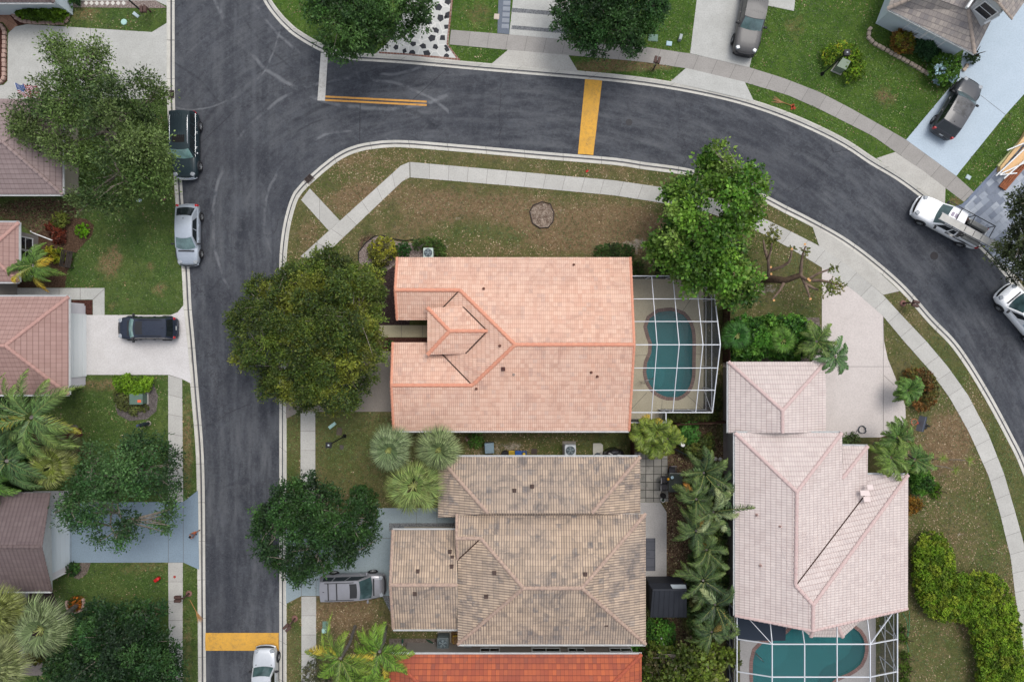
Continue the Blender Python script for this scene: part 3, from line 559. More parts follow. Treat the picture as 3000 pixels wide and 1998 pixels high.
grate(500, 277, .55, .58, 0, 'iron storm drain grate in the left kerb just above the black parked car')
grate(907, 526, .62, .58, R(45), 'iron storm drain grate in the curved kerb by the corner path')

# ---------------------------------------------------------------- pools
def pool(name, label, outline, deckmat, cop, inner, rail, steps):
    loc = P(sum(p[0] for p in outline)/len(outline), sum(p[1] for p in outline)/len(outline), 0); rt = thing(name, label, 'swimming pool', loc)
    w = [P(x, y, .1) for x, y in outline]; n = len(w); ar = sum(w[i][0]*w[(i+1) % n][1]-w[(i+1) % n][0]*w[i][1] for i in range(n))
    if ar < 0: w.reverse()
    mb = MB(); top = [(p.x, p.y, .1) for p in w]; ins = offset_poly(w, .25); bot = [(p.x, p.y, -1.35) for p in ins]
    mb.add(top+bot, [(i, (i+1) % n, n+(i+1) % n, n+i) for i in range(n)], 0, True); mb.add(bot, [tuple(range(n))])
    s = N(name+'_plaster', .8, .2); s.col(s.mix(s.ramp(s.noise(1.2, 4), .35, .7), inner, tuple(q*.88 for q in inner))); mb.build('basin', s.m, rt, loc)
    mb = MB(); wz = -.03; mb.add([(p.x, p.y, wz) for p in w], [tuple(range(n))], 0)
    g = N(name+'_water', .05, .5); m = g.m; g.n.remove(g.b); tr = g.n.new('ShaderNodeBsdfTransparent'); tr.inputs[0].default_value = (.50, .80, .82, 1); gl = g.n.new('ShaderNodeBsdfGlossy'); gl.inputs['Roughness'].default_value = .04
    df = g.n.new('ShaderNodeBsdfDiffuse'); df.inputs[0].default_value = (.05, .22, .235, 1); m0 = g.n.new('ShaderNodeMixShader'); m0.inputs[0].default_value = .35; g.l.new(tr.outputs[0], m0.inputs[1]); g.l.new(df.outputs[0], m0.inputs[2])
    fr = g.n.new('ShaderNodeFresnel'); fr.inputs[0].default_value = 1.33; bp = g.n.new('ShaderNodeBump'); bp.inputs['Distance'].default_value = .01; bp.inputs['Strength'].default_value = .3; g.l.new(g.noise(3, 3), bp.inputs['Height']); g.l.new(bp.outputs[0], gl.inputs['Normal']); g.l.new(bp.outputs[0], fr.inputs['Normal'])
    mx = g.n.new('ShaderNodeMixShader'); g.l.new(fr.outputs[0], mx.inputs[0]); g.l.new(m0.outputs[0], mx.inputs[1]); g.l.new(gl.outputs[0], mx.inputs[2]); g.l.new(mx.outputs[0], g.n['Material Output'].inputs[0]); mb.build('water', m, rt, loc)
    mb = MB(); out = offset_poly(w, -.27); vs = [(p.x, p.y, .128) for p in w]+[(p.x, p.y, .128) for p in out]+[(p.x, p.y, .05) for p in w]+[(p.x, p.y, .09) for p in out]
    fs = [(i, n+i, n+(i+1) % n, (i+1) % n) for i in range(n)]+[(i, (i+1) % n, 2*n+(i+1) % n, 2*n+i) for i in range(n)]+[(n+i, 3*n+i, 3*n+(i+1) % n, n+(i+1) % n) for i in range(n)]
    mb.add(vs, fs); us = []; L = 0; ul = []
    for i in range(n+1): ul.append(L); L += (w[(i+1) % n]-w[i % n]).length
    for f in fs[:n]: i = f[0]; us.append([(ul[i], 0), (ul[i], 1), (ul[i+1], 1), (ul[i+1], 0)])
    for f in fs[n:]: us.append([(0, 0)]*4)
    mb.uv = us; s = N(name+'_coping', .9, .2); u, v, _ = s.sep(s.tc.outputs['UV']); fl = s.mathn('FLOOR', s.mathn('DIVIDE', u, .17)); c = s.mix(s.white(s.comb(fl, 1.)), S(*cop), S(*[int(q*.86) for q in cop])); c = s.mix(s.mathn('LESS_THAN', s.mathn('FRACT', s.mathn('DIVIDE', u, .17)), .16), c, S(*[int(q*.7) for q in cop])); s.col(c)
    mb.build('coping', s.m, rt, loc)
    mb = MB()
    for (cx, cy, r, z) in steps: c = P(cx, cy, z); mb.cyl((c.x, c.y, -1.3), r, 1.3+z, 28)
    mb.build('steps', plain(name+'_step', tuple(min(1, q*1.12) for q in inner)), rt, loc)
    mb = MB(); a, b = rail; A = P(*a, .1); B = P(*b, .1)
    mb.tube([A, A+Vector((0, 0, .75)), A.lerp(B, .3)+Vector((0, 0, .85)), A.lerp(B, .75)+Vector((0, 0, .6)), B+Vector((0, 0, -.5))], .025, 6)
    A2 = A+Vector((.15, -.12, 0)); mb.tube([A2, A2+Vector((0, 0, .75)), A2.lerp(B, .2)+Vector((0, 0, .8))], .025, 6)
    mb.build('handrail', plain('steel', S(170, 172, 174), .3, .5, .9), rt, loc)
    return rt
pool('swimming_pool', 'kidney shaped teal swimming pool beside the salmon tiled roof', POOL_C, m_deck, (142, 120, 112), S(70, 132, 132), ((1874, 1117), (1922, 1104)), [(1902, 1102, .9, -.25), (1902, 1102, 1.25, -.6)])
pool('swimming_pool', 'curved teal swimming pool below the pale pink roof, cut by the picture edge', POOL_P, m_deck2, (146, 116, 110), S(66, 136, 134), ((2210, 1908), (2235, 1932)), [(2250, 1900, 1.1, -.3), (2250, 1900, 1.6, -.65)])
# ---------------------------------------------------------------- houses
def roof_tiles(name, c1, c2, c3, row=0.33, colw=0.29, barrel=True, stain=(90, 88, 92), stain_amt=0.35, line=0.45, patch=0.5, linec=None, moss=None, jit=0.0, gk=1.0, lk=.55):
    """clay tiles: UV u along the eave, v up the slope, metres"""
    s = N(name, 0.8, 0.25); u, v, _ = s.sep(s.tc.outputs['UV']); vv = s.mathn('DIVIDE', v, row); fr = s.mathn('FLOOR', vv)
    uu = s.mathn('DIVIDE', u, colw); kc = s.mathn('FLOOR', s.mathn('DIVIDE', uu, 2.0 if barrel else 1.0))
    if jit: uu = s.mathn('ADD', uu, s.mathn('MULTIPLY', s.mathn('MODULO', fr, 2.0), jit))
    fc = s.mathn('FLOOR', uu) if jit else kc; w = s.white(s.comb(fc, fr)); w2 = s.white(s.comb(s.mathn('ADD', fc, 31.7), s.mathn('MULTIPLY', fr, 1.9)))
    c = s.mix(w, S(*c1), S(*c2)); c = s.mix(s.mathn('MULTIPLY', s.ramp(s.noise(0.22, 3, .6), .4, .62), .28), c, S(*c3)); big = s.noise(0.55, 5, 0.7)
    c = s.mix(s.mathn('MULTIPLY', s.mathn('GREATER_THAN', s.mathn('ADD', w2, s.mathn('MULTIPLY', big, patch)), 0.93+patch*0.52), 0.42), c, S(*c3))
    c = s.mix(s.mathn('MULTIPLY', s.ramp(s.mathn('ADD', s.noise(0.55, 8, 0.75, dist=1.2), s.mathn('MULTIPLY', w2, 0.10)), 0.53, 0.72), stain_amt), c, S(*stain))
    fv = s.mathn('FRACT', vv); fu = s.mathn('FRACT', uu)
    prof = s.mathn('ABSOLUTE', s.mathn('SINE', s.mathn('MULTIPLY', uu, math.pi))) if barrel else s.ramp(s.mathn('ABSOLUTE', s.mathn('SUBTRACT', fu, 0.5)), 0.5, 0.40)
    lap = s.mathn('LESS_THAN', fv, 0.13); grv = s.ramp(prof, 0.75, 0.05) if barrel else s.mathn('LESS_THAN', fu, 0.09)  # lap line paints the overlap shadow of each tile course into the colour
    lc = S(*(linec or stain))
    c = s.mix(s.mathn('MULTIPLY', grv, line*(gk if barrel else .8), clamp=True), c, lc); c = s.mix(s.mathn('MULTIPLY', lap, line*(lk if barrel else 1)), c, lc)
    c = s.mix(s.mathn('MULTIPLY', s.ramp(s.noise(9, 4, 0.9), 0.55, 0.75), 0.22), c, S(*stain))
    if moss: c = s.mix(s.mathn('MULTIPLY', s.ramp(s.noise(0.9, 8, 0.8), 0.60, 0.70), 0.6), c, S(*moss))
    s.col(c); h = s.mathn('ADD', s.mathn('MULTIPLY', prof, 0.05 if barrel else 0.012), s.mathn('MULTIPLY', s.mathn('SUBTRACT', 1.0, fv), 0.035)); s.bump(h, 1.0, 0.55); return s.m
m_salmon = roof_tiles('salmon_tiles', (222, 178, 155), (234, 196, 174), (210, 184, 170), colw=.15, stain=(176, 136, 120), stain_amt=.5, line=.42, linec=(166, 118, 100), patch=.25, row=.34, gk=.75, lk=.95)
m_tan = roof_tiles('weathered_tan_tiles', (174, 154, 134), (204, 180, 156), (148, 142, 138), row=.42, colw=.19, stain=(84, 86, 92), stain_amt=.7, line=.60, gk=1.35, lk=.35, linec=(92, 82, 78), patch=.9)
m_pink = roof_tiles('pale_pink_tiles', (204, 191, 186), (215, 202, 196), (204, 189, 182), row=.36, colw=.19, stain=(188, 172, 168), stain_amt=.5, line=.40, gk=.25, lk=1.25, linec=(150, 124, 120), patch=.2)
m_rose = roof_tiles('dusty_rose_tiles', (158, 128, 120), (168, 138, 130), (164, 136, 128), row=.36, colw=.33, barrel=False, stain=(150, 118, 110), stain_amt=.4, line=.6, linec=(112, 82, 78), patch=.2)
m_mauve = roof_tiles('mauve_tiles', (142, 126, 124), (152, 135, 133), (146, 130, 128), row=.36, colw=.33, barrel=False, stain=(126, 108, 106), stain_amt=.4, line=.6, linec=(92, 76, 74), patch=.2)
m_brown = roof_tiles('dark_brown_tiles', (106, 92, 92), (116, 102, 101), (110, 96, 95), row=.36, colw=.30, stain=(88, 76, 76), stain_amt=.4, line=.4, linec=(72, 60, 60), patch=.2)
m_greytile = roof_tiles('grey_brown_tiles', (146, 138, 134), (176, 166, 156), (120, 118, 122), row=.36, colw=.30, barrel=False, stain=(116, 112, 114), stain_amt=.4, line=.5, linec=(92, 86, 86), patch=.9, jit=.5)
m_redtile = roof_tiles('terracotta_tiles', (158, 82, 62), (190, 102, 66), (126, 80, 72), row=.40, colw=.30, barrel=False, stain=(120, 70, 60), stain_amt=.25, line=.6, linec=(96, 50, 42), patch=.8)
def capm(name, c, c2): return plain(name, S(*c), .8, .25, var=.3, scale=5, c2=S(*c2))
c_salmon = capm('cap_salmon', (222, 158, 130), (206, 140, 116)); c_tan = capm('cap_tan', (190, 164, 146), (150, 130, 120)); c_pink = capm('cap_pink', (208, 184, 179), (194, 168, 164)); c_rose = capm('cap_rose', (186, 148, 138), (170, 132, 124))
c_mauve = capm('cap_mauve', (160, 142, 138), (140, 122, 120)); c_brown = capm('cap_brown', (112, 98, 96), (98, 84, 84)); c_grey = capm('cap_grey', (182, 166, 152), (150, 138, 130)); c_red = capm('cap_red', (178, 92, 66), (150, 78, 62))
m_white = plain('white_paint', S(240, 241, 241), .6, .3, var=.08); m_gutter = plain('white_gutter', S(214, 216, 216), .5, .4, var=.15); m_dkgut = plain('grey_gutter', S(96, 100, 104), .5, .4)
w_white = plain('wall_white', S(206, 208, 208), .9, .2, var=.08, scale=1); w_beige = plain('wall_beige', S(186, 176, 160), .9, .2, var=.1, scale=1); w_lilac = plain('wall_lilac', S(224, 220, 224), .9, .2, var=.08, scale=1)
w_blue = plain('wall_pale_blue', S(204, 216, 222), .9, .2, var=.08, scale=1); w_taupe = plain('wall_taupe', S(150, 144, 138), .9, .2, var=.1, scale=1); w_peach = plain('wall_peach', S(206, 170, 148), .9, .2, var=.1, scale=1)
m_glass = plain('window_glass', (.015, .02, .025), .05, .8); m_dark = plain('dark_opening', S(30, 28, 28), .8, .2); m_black = plain('matt_black', S(30, 31, 34), .6, .3); m_valley = plain('valley_dirt', S(74, 56, 50), .9, .1, var=.4, scale=6)

def cap_line(mb, a, b, r=.13, step=.40):
    a = Vector(a); b = Vector(b); d = b-a; L = d.length; n = max(1, int(L/step)); x = d/L; y = Vector((0, 0, 1)).cross(x).normalized(); z = x.cross(y)
    for k in range(n):
        p = a+d*(k/n); q = a+d*((k+1.06)/n); r1, r2 = r*1.22, r*.88; vs = []; m = 6
        for c, rr_ in ((p, r1), (q, r2)):
            for j in range(m+1):
                t = math.pi*j/m; vs.append(c+y*(math.cos(t)*rr_)+z*(math.sin(t)*rr_*.75-.03))
        mb.add(vs, [(j, j+1, m+2+j, m+1+j) for j in range(m)], 0, True); mb.add(vs[:m+1], [tuple(range(m+1))])
def roof(rt, V, faces, caps, mt, mc, eaves, fascia=m_gutter, valleys=(), th=.16, gutter=None, name='roof', rake=()):
    """V: name -> (px,py,z). faces: lists of names. caps: ridge pairs. eaves: outline names in order"""
    w = {k: P(*v) for k, v in V.items()}; o = rt.location; mb = MB(); uv = []
    for f in faces:
        pts = [w[k] for k in f]; nrm = Vector((0, 0, 0))
        for i in range(len(pts)): nrm += pts[i].cross(pts[(i+1) % len(pts)])
        nrm -= Vector((0, 0, 0))
        c0 = sum(pts, Vector())/len(pts); nrm = Vector((0, 0, 0))
        for i in range(len(pts)): nrm += (pts[i]-c0).cross(pts[(i+1) % len(pts)]-c0)
        if nrm.z < 0: pts = pts[::-1]; nrm = -nrm
        nrm.normalize(); u = Vector((0, 0, 1)).cross(nrm).normalized() if nrm.z < .999 else Vector((1, 0, 0)); v = nrm.cross(u)
        mb.add(pts, [tuple(range(len(pts)))]); uv.append([((p).dot(u), p.dot(v)) for p in pts])
    e = [w[k] for k in eaves]; n = len(e); dn = [p-Vector((0, 0, th)) for p in e]
    mb.add(e+dn, [(i, (i+1) % n, n+(i+1) % n, n+i) for i in range(n)], 1); uv += [[(0, 0)]*4]*n
    mb.add(dn, [tuple(range(n))], 1); uv.append([(0, 0)]*n)
    mb.uv = uv; r = mb.build(name, [mt, fascia], rt, o)
    for a, b in caps: mb = MB(); cap_line(mb, w[a], w[b]); mb.build('ridge_cap', mc, r, o)
    for a, b in rake: mb = MB(); cap_line(mb, w[a], w[b], .10, .33); mb.build('rake_cap', mc, r, o)
    for a, b in valleys:
        mb = MB(); mb.bar(w[a]+Vector((0, 0, .015)), w[b]+Vector((0, 0, .015)), .085, .03); mb.build('valley_flashing', m_valley, r, o)
    for a, b in (gutter or ()):
        mb = MB(); A, B = w[a]-Vector((0, 0, .07)), w[b]-Vector((0, 0, .07)); cen = sum(e, Vector())/n; d = (B-A).normalized(); out = Vector((d.y, -d.x, 0))
        if out.dot((A+B)/2-cen) < 0: out = -out
        A += out*.06; B += out*.06; mb.bar(A+out*.05+Vector((0, 0, .02)), B+out*.05+Vector((0, 0, .02)), .018, .12); mb.bar(A-Vector((0, 0, .035)), B-Vector((0, 0, .035)), .11, .015)
        L = (B-A).length
        for k in range(1, int(L/.9)): p = A+d*k*.9; mb.bar(p-out*.05+Vector((0, 0, .05)), p+out*.06+Vector((0, 0, .05)), .03, .012)
        mb.build('gutter', m_gutter, rt, o)
    return r
def walls(rt, outline, inset, top, mat, name='wall'):
    pts = offset_poly([P(x, y, z) for x, y, z in outline], inset); mb = MB(); mb.prism(pts, top, 0.02); return mb.build(name, mat, rt, rt.location)
def vent(rt, px, py, z, kind='pipe', col=None):
    c = P(px, py, z); mb = MB()
    if kind == 'pipe': mb.cyl(c-Vector((0, 0, .15)), .045, .4, 10); mb.lathe(c, [(.11, -.02), (.08, .05), (.06, .1)], 12); m = plain('vent_rust', S(110, 72, 60), .8)
    else: mb.box(c+Vector((0, 0, .03)), (.30, .30, .10), taper=.85); m = plain('vent_brown', S(84, 68, 62), .8, var=.3)
    return mb.build('roof_vent', col or m, rt, rt.location)
def window(rt, c, w, h, nrm, panes=2, frame=None, d=.05):
    """vertical window centred at world point c facing nrm"""
    nrm = Vector(nrm).normalized(); t = Vector((-nrm.y, nrm.x, 0)); c = Vector(c); M = Matrix((t, nrm, Vector((0, 0, 1)))).transposed(); mb = MB()
    mb.box(c+nrm*d*.4, (w, d*.3, h), rot=M); wn_ = mb.build('window', m_glass, rt, rt.location); mb = MB()
    for sx in (-1, 1): mb.box(c+t*sx*(w/2+.03)+nrm*d*.5, (.08, d+.02, h+.16), rot=M)
    for sz in (-1, 1): mb.box(c+Vector((0, 0, sz*(h/2+.03)))+nrm*d*.5, (w, d+.015, .08), rot=M)
    for k in range(1, panes): mb.box(c+t*(k/panes-.5)*w+nrm*d*.5, (.05, d, h), rot=M)
    mb.box(c+nrm*d*.5, (w, d*.9, .04), rot=M); mb.build('window_frame', frame or m_white, wn_, rt.location)
    return wn_
def door(rt, c, w, h, nrm, mat, name='garage_door', rows=4):
    nrm = Vector(nrm).normalized(); t = Vector((-nrm.y, nrm.x, 0)); c = Vector(c); M = Matrix((t, nrm, Vector((0, 0, 1)))).transposed(); mb = MB()
    for k in range(rows): mb.box(c+Vector((0, 0, (k+.5-rows/2)*h/rows))+nrm*.03, (w, .05, h/rows-.03), rot=M)
    mb.box(c, (w+.01, .03, h), rot=M); return mb.build(name, mat, rt, rt.location)
def dspout(rt, c, h):
    mb = MB(); mb.box(Vector(c)+Vector((0, 0, h/2)), (.09, .09, h)); mb.build('downspout', m_white, rt, rt.location)
def gable(rt, a, b, c, inward, mat, d=.5):
    a, b, c = P(*a), P(*b), P(*c); v = Vector(inward)*d; q = [a+v-Vector((0, 0, .12)), b+v-Vector((0, 0, .12)), c+v-Vector((0, 0, .2))]; r_ = [p+Vector(inward)*.2 for p in q]; mb = MB(); mb.add(q+r_, [(0, 1, 2), (5, 4, 3), (0, 2, 5, 3), (2, 1, 4, 5), (0, 3, 4, 1)]); return mb.build('gable', mat, rt, rt.location)
# --- central salmon house
h = thing('house', 'large house with a bright salmon barrel tile roof beside the kidney pool', 'house', P(1500, 1010, 0))
walls(h, [(1163, 754, 3), (1847, 754, 3), (1845, 1262, 3), (1155, 1262, 3), (1152, 1003, 3), (1262, 1003, 3), (1262, 938, 3), (1163, 938, 3)], .55, 2.9, w_peach)
V = dict(a=(1163, 754, 3), b=(1847, 754, 3), c=(1858, 1010, 5.2), d=(1843, 1262, 3), e=(1153, 1262, 3), f=(1146, 1129, 4.2), g=(1150, 1003, 3), h=(1262, 1003, 3), i=(1384, 1129, 4.22), j=(1509, 1010, 5.2), k=(1347, 850, 3.95), l=(1262, 938, 3), m=(1163, 938, 3), n=(1157, 850, 3.92))
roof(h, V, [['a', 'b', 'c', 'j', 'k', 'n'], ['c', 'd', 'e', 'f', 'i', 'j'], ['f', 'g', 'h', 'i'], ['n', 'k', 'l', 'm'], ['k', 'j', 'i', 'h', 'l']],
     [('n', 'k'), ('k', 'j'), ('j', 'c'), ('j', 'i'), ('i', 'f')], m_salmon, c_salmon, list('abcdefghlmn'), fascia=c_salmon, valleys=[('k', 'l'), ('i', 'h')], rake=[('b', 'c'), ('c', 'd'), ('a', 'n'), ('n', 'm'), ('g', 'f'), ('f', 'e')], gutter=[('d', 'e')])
gable(h, (1847, 768, 3.1), (1843, 1248, 3.1), (1858, 1010, 5.1), (-1, 0, 0), w_peach); gable(h, (1163, 765, 3.05), (1163, 928, 3.05), (1157, 850, 3.85), (1, 0, 0), w_peach); gable(h, (1150, 1010, 3.05), (1153, 1250, 3.05), (1146, 1129, 4.1), (1, 0, 0), w_peach)
V = dict(a=(1252, 902, 3.95), b=(1356, 898, 3.95), c=(1428, 970, 4.62), d=(1364, 1036, 3.95), e=(1252, 1039, 3.95), f=(1317, 970, 4.6))
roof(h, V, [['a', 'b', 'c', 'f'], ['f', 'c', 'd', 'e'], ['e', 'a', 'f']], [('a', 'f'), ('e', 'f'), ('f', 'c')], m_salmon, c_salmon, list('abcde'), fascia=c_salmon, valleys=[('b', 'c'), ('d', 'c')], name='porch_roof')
walls(h, [(1252, 902, 3.95), (1350, 902, 3.95), (1350, 1038, 3.95), (1252, 1038, 3.95)], .4, 3.85, w_peach, 'porch_wall')
for x, y, z in ((1681, 776, 3.2), (1417, 846, 3.85), (1464, 1013, 4.9), (1395, 1139, 4.15), (1732, 1091, 4.55), (1750, 1103, 4.45)): vent(h, x, y, z)
vent(h, 1474, 1081, 4.65, 'box', plain('vent_dark', S(74, 40, 36))); vent(h, 1505, 1097, 4.5, 'pipe', plain('vent_grey', S(176, 160, 150)))
door(h, (P(1170, 1118, 0)+Vector((-.12, 0, 1.2))), 4.9, 2.3, (-1, 0, 0), m_white)
window(h, P(1200, 760, 0)+Vector((0, .1, 1.6))+Vector((2, -.55, 0)), 1.4, 1.2, (0, 1, 0))

# --- weathered tan house
h = thing('house', 'house with a weathered tan and grey tile roof below the salmon roofed one', 'house', P(1500, 1650, 0))
walls(h, [(1283, 1338, 2.95), (1876, 1338, 2.95), (1876, 1520, 2.95), (1283, 1520, 2.95)], .5, 2.85, w_beige)
walls(h, [(1341, 1505, 3.5), (1892, 1505, 3.5), (1892, 1887, 3.5), (1341, 1887, 3.5)], .5, 3.4, w_beige)
walls(h, [(1150, 1551, 2.8), (1341, 1551, 2.8), (1341, 1843, 2.8), (1150, 1843, 2.8)], .5, 2.7, w_beige, 'garage_wall')
V = dict(a=(1283, 1338, 2.95), b=(1876, 1338, 2.95), c=(1876, 1512, 2.95), d=(1283, 1516, 2.95), e=(1735, 1503, 4.3), f=(1429, 1503, 4.3))
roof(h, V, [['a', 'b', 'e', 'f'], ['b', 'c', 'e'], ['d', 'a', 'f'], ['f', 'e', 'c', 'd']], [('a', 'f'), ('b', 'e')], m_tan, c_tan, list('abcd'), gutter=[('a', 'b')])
V = dict(a=(1338, 1505, 3.5), b=(1892, 1505, 3.5), c=(1892, 1887, 3.5), d=(1341, 1887, 3.5), e=(1341, 1640, 3.5), n=(1337, 1577, 4.18), m=(1408, 1577, 4.2), f=(1533, 1723, 5.3), g=(1705, 1723, 5.3))
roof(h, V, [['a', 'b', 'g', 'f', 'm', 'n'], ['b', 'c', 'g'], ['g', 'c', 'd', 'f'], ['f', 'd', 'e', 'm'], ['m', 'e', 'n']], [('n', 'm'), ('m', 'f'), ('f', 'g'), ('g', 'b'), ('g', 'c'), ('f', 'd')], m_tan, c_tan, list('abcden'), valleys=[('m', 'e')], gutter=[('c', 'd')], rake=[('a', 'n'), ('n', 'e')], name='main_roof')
V = dict(a=(1150, 1552, 2.8), b=(1336, 1552, 2.8), c=(1341, 1843, 2.8), d=(1151, 1843, 2.8), e=(1143, 1714, 4.1), f=(1340, 1714, 4.1))
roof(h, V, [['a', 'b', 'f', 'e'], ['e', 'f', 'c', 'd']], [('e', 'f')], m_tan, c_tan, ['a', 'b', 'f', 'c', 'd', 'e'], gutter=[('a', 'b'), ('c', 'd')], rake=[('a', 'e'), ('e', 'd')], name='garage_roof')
gable(h, (1150, 1562, 2.85), (1151, 1833, 2.85), (1143, 1714, 4.0), (1, 0, 0), w_beige); gable(h, (1338, 1512, 3.55), (1341, 1635, 3.55), (1337, 1577, 4.1), (1, 0, 0), w_beige, .3)
for x, y, z in ((1507, 1437, 3.75), (1559, 1425, 3.7), (1448, 1678, 4.75), (1424, 1747, 4.5), (1433, 1828, 4.0), (1715, 1682, 5.0), (1224, 1673, 3.75), (1215, 1739, 3.9), (1323, 1659, 3.65), (1776, 1829, 4.05), (1318, 1616, 3.3), (1325, 1632, 3.4)): vent(h, x, y, z, 'box')
# --- pale pink house on the right
h = thing('house', 'big house with a pale pink tile roof right of the side path', 'house', P(2400, 1500, 0))
walls(h, [(2134, 1060, 3.0), (2419, 1060, 3.0), (2419, 1300, 3.0), (2134, 1300, 3.0)], .5, 2.9, w_taupe, 'garage_wall')
walls(h, [(2153, 1267, 3.6), (2466, 1267, 3.6), (2466, 1790, 3.5), (2153, 1790, 3.5)], .5, 3.5, w_taupe)
walls(h, [(2400, 1306, 2.85), (2541, 1306, 2.85), (2541, 1389, 2.85), (2660, 1389, 2.85), (2660, 1780, 2.85), (2400, 1780, 2.85)], .5, 2.75, w_taupe)
V = dict(a=(2134, 1060, 3.0), b=(2419, 1060, 3.0), c=(2420, 1268, 3.0), d=(2134, 1268, 3.0), e=(2293, 1203, 4.45), f=(2293, 1268, 4.45))
roof(h, V, [['a', 'b', 'e'], ['b', 'c', 'f', 'e'], ['a', 'e', 'f', 'd']], [('a', 'e'), ('b', 'e'), ('e', 'f')], m_pink, c_pink, ['a', 'b', 'c', 'f', 'd'], gutter=[('a', 'd')], name='garage_roof')
V = dict(a=(2153, 1268, 3.6), b=(2467, 1268, 3.6), c=(2335, 1441, 5.18), d=(2331, 1715, 5.18), e=(2383, 1772, 5.6), f=(2382, 1848, 5.6), g=(2153, 1803, 3.6), s=(2468, 1402, 3.6), h=(2468, 1306, 2.88), i=(2543, 1307, 2.88), j=(2541, 1440, 2.88), v=(2542, 1390, 2.88), k=(2661, 1391, 2.85), l=(2660, 1783, 2.85))
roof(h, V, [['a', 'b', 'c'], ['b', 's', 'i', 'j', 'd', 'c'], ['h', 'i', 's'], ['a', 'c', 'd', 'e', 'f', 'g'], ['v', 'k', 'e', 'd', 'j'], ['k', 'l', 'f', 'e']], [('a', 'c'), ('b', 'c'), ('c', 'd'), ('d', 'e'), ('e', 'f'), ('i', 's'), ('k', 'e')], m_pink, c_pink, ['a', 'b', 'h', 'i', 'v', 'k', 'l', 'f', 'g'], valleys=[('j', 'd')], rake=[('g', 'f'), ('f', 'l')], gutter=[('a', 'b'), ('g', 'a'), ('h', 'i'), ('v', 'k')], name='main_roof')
gable(h, (2165, 1803, 3.65), (2650, 1783, 2.95), (2382, 1848, 5.5), (0, 1, 0), w_taupe); gable(h, (2144, 1268, 3.05), (2410, 1268, 3.05), (2293, 1268, 4.35), (0, 1, 0), w_taupe, .05)
V = dict(a=(2376, 1865, 2.7), b=(2470, 1866, 2.7), c=(2525, 1816, 2.75), d=(2330, 1826, 2.75), e=(2386, 1838, 3.1), f=(2454, 1834, 3.1))
roof(h, V, [['d', 'e', 'a'], ['a', 'e', 'f', 'b'], ['b', 'f', 'c'], ['d', 'c', 'f', 'e']], [('a', 'e'), ('b', 'f')], m_pink, c_pink, list('abcd'), name='bay_roof')
for x, y, z in ((2217, 1508, 4.2), (2285, 1541, 4.75), (2228, 1656, 4.3)): vent(h, x, y, z, 'pipe', plain('vent_pink', S(190, 160, 152)))
mb = MB()
for x, y, sx, sy in ((2549, 1427, 18, 14), (2534, 1444, 28, 16), (2540, 1462, 20, 16)): c = P(x, y, 3.62+.05*x/2548); mb.box(c, (sx*.024, sy*.024, .05), rot=Matrix.Rotation(-.33, 3, 'X'))
mb.build('patch_tiles', plain('new_tile', S(220, 204, 200)), h, h.location)
# --- rose house on the left, two roofs
h = thing('house', 'dusty rose tile roofed house at the left with white garage front', 'house', P(60, 1000, 0))
walls(h, [(-900, 869, 3), (201, 869, 3), (201, 1156, 3), (-900, 1156, 3)], .55, 2.9, w_lilac)
walls(h, [(-900, 652, 3), (55, 652, 3), (55, 826, 3), (-900, 826, 3)], .55, 2.9, w_taupe, 'side_wall'); walls(h, [(-900, 800, 3), (-20, 800, 3), (-20, 900, 3), (-900, 900, 3)], .3, 2.8, w_taupe, 'porch_wall')
V = dict(a=(-900, 869, 3), b=(201, 869, 3), c=(201, 1156, 3), d=(-900, 1156, 3), e=(14, 1013, 4.75), f=(-900, 1013, 4.75))
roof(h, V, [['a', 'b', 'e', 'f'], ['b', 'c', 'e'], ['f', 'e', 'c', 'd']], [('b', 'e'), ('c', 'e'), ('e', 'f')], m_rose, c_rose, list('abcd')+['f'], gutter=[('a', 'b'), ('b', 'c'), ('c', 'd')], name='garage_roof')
V = dict(a=(-900, 652, 3), b=(55, 652, 3), c=(55, 826, 3), d=(-900, 826, 3), e=(-42, 739, 4.1), f=(-900, 739, 4.1))
roof(h, V, [['a', 'b', 'e', 'f'], ['b', 'c', 'e'], ['f', 'e', 'c', 'd']], [('b', 'e'), ('c', 'e'), ('e', 'f')], m_rose, c_rose, list('abcd')+['f'], gutter=[('a', 'b'), ('b', 'c'), ('c', 'd')], name='side_roof')
xw = P(201, 1000, 3).x-.55
door(h, (xw+.03, P(0, 1012, 1).y, 1.15), 4.9, 2.25, (1, 0, 0), plain('garage_white', S(236, 240, 240)))
for y0, y1 in ((890, 922), (1099, 1131)):
    a = P(238, y0, 0); b = P(238, y1, 0); mb = MB(); mb.box(((xw+a.x)/2+.08, (a.y+b.y)/2, 1.3), (a.x-xw+.35, abs(a.y-b.y), 2.6)); mb.build('pilaster', w_lilac, h, h.location)
xs_ = P(55, 700, 3).x-.55
for yy in (715, 752, 788): window(h, (xs_+.02, P(0, yy, 1.6).y, 1.6), .95, 1.5, (1, 0, 0), 1)
# --- mauve house
h = thing('house', 'mauve grey tile roofed house at the left edge behind the big loose tree', 'house', P(60, 430, 0))
walls(h, [(-900, 290, 3), (183, 290, 3), (183, 570, 3), (-900, 570, 3)], .65, 2.9, w_beige)
V = dict(a=(-900, 290, 3), b=(183, 290, 3), c=(183, 570, 3), d=(-900, 570, 3), e=(6, 416, 4.75), f=(-900, 416, 4.75))
roof(h, V, [['a', 'b', 'e', 'f'], ['b', 'c', 'e'], ['f', 'e', 'c', 'd']], [('b', 'e'), ('c', 'e'), ('e', 'f')], m_mauve, c_mauve, list('abcd')+['f'], gutter=[('b', 'c'), ('c', 'd')])
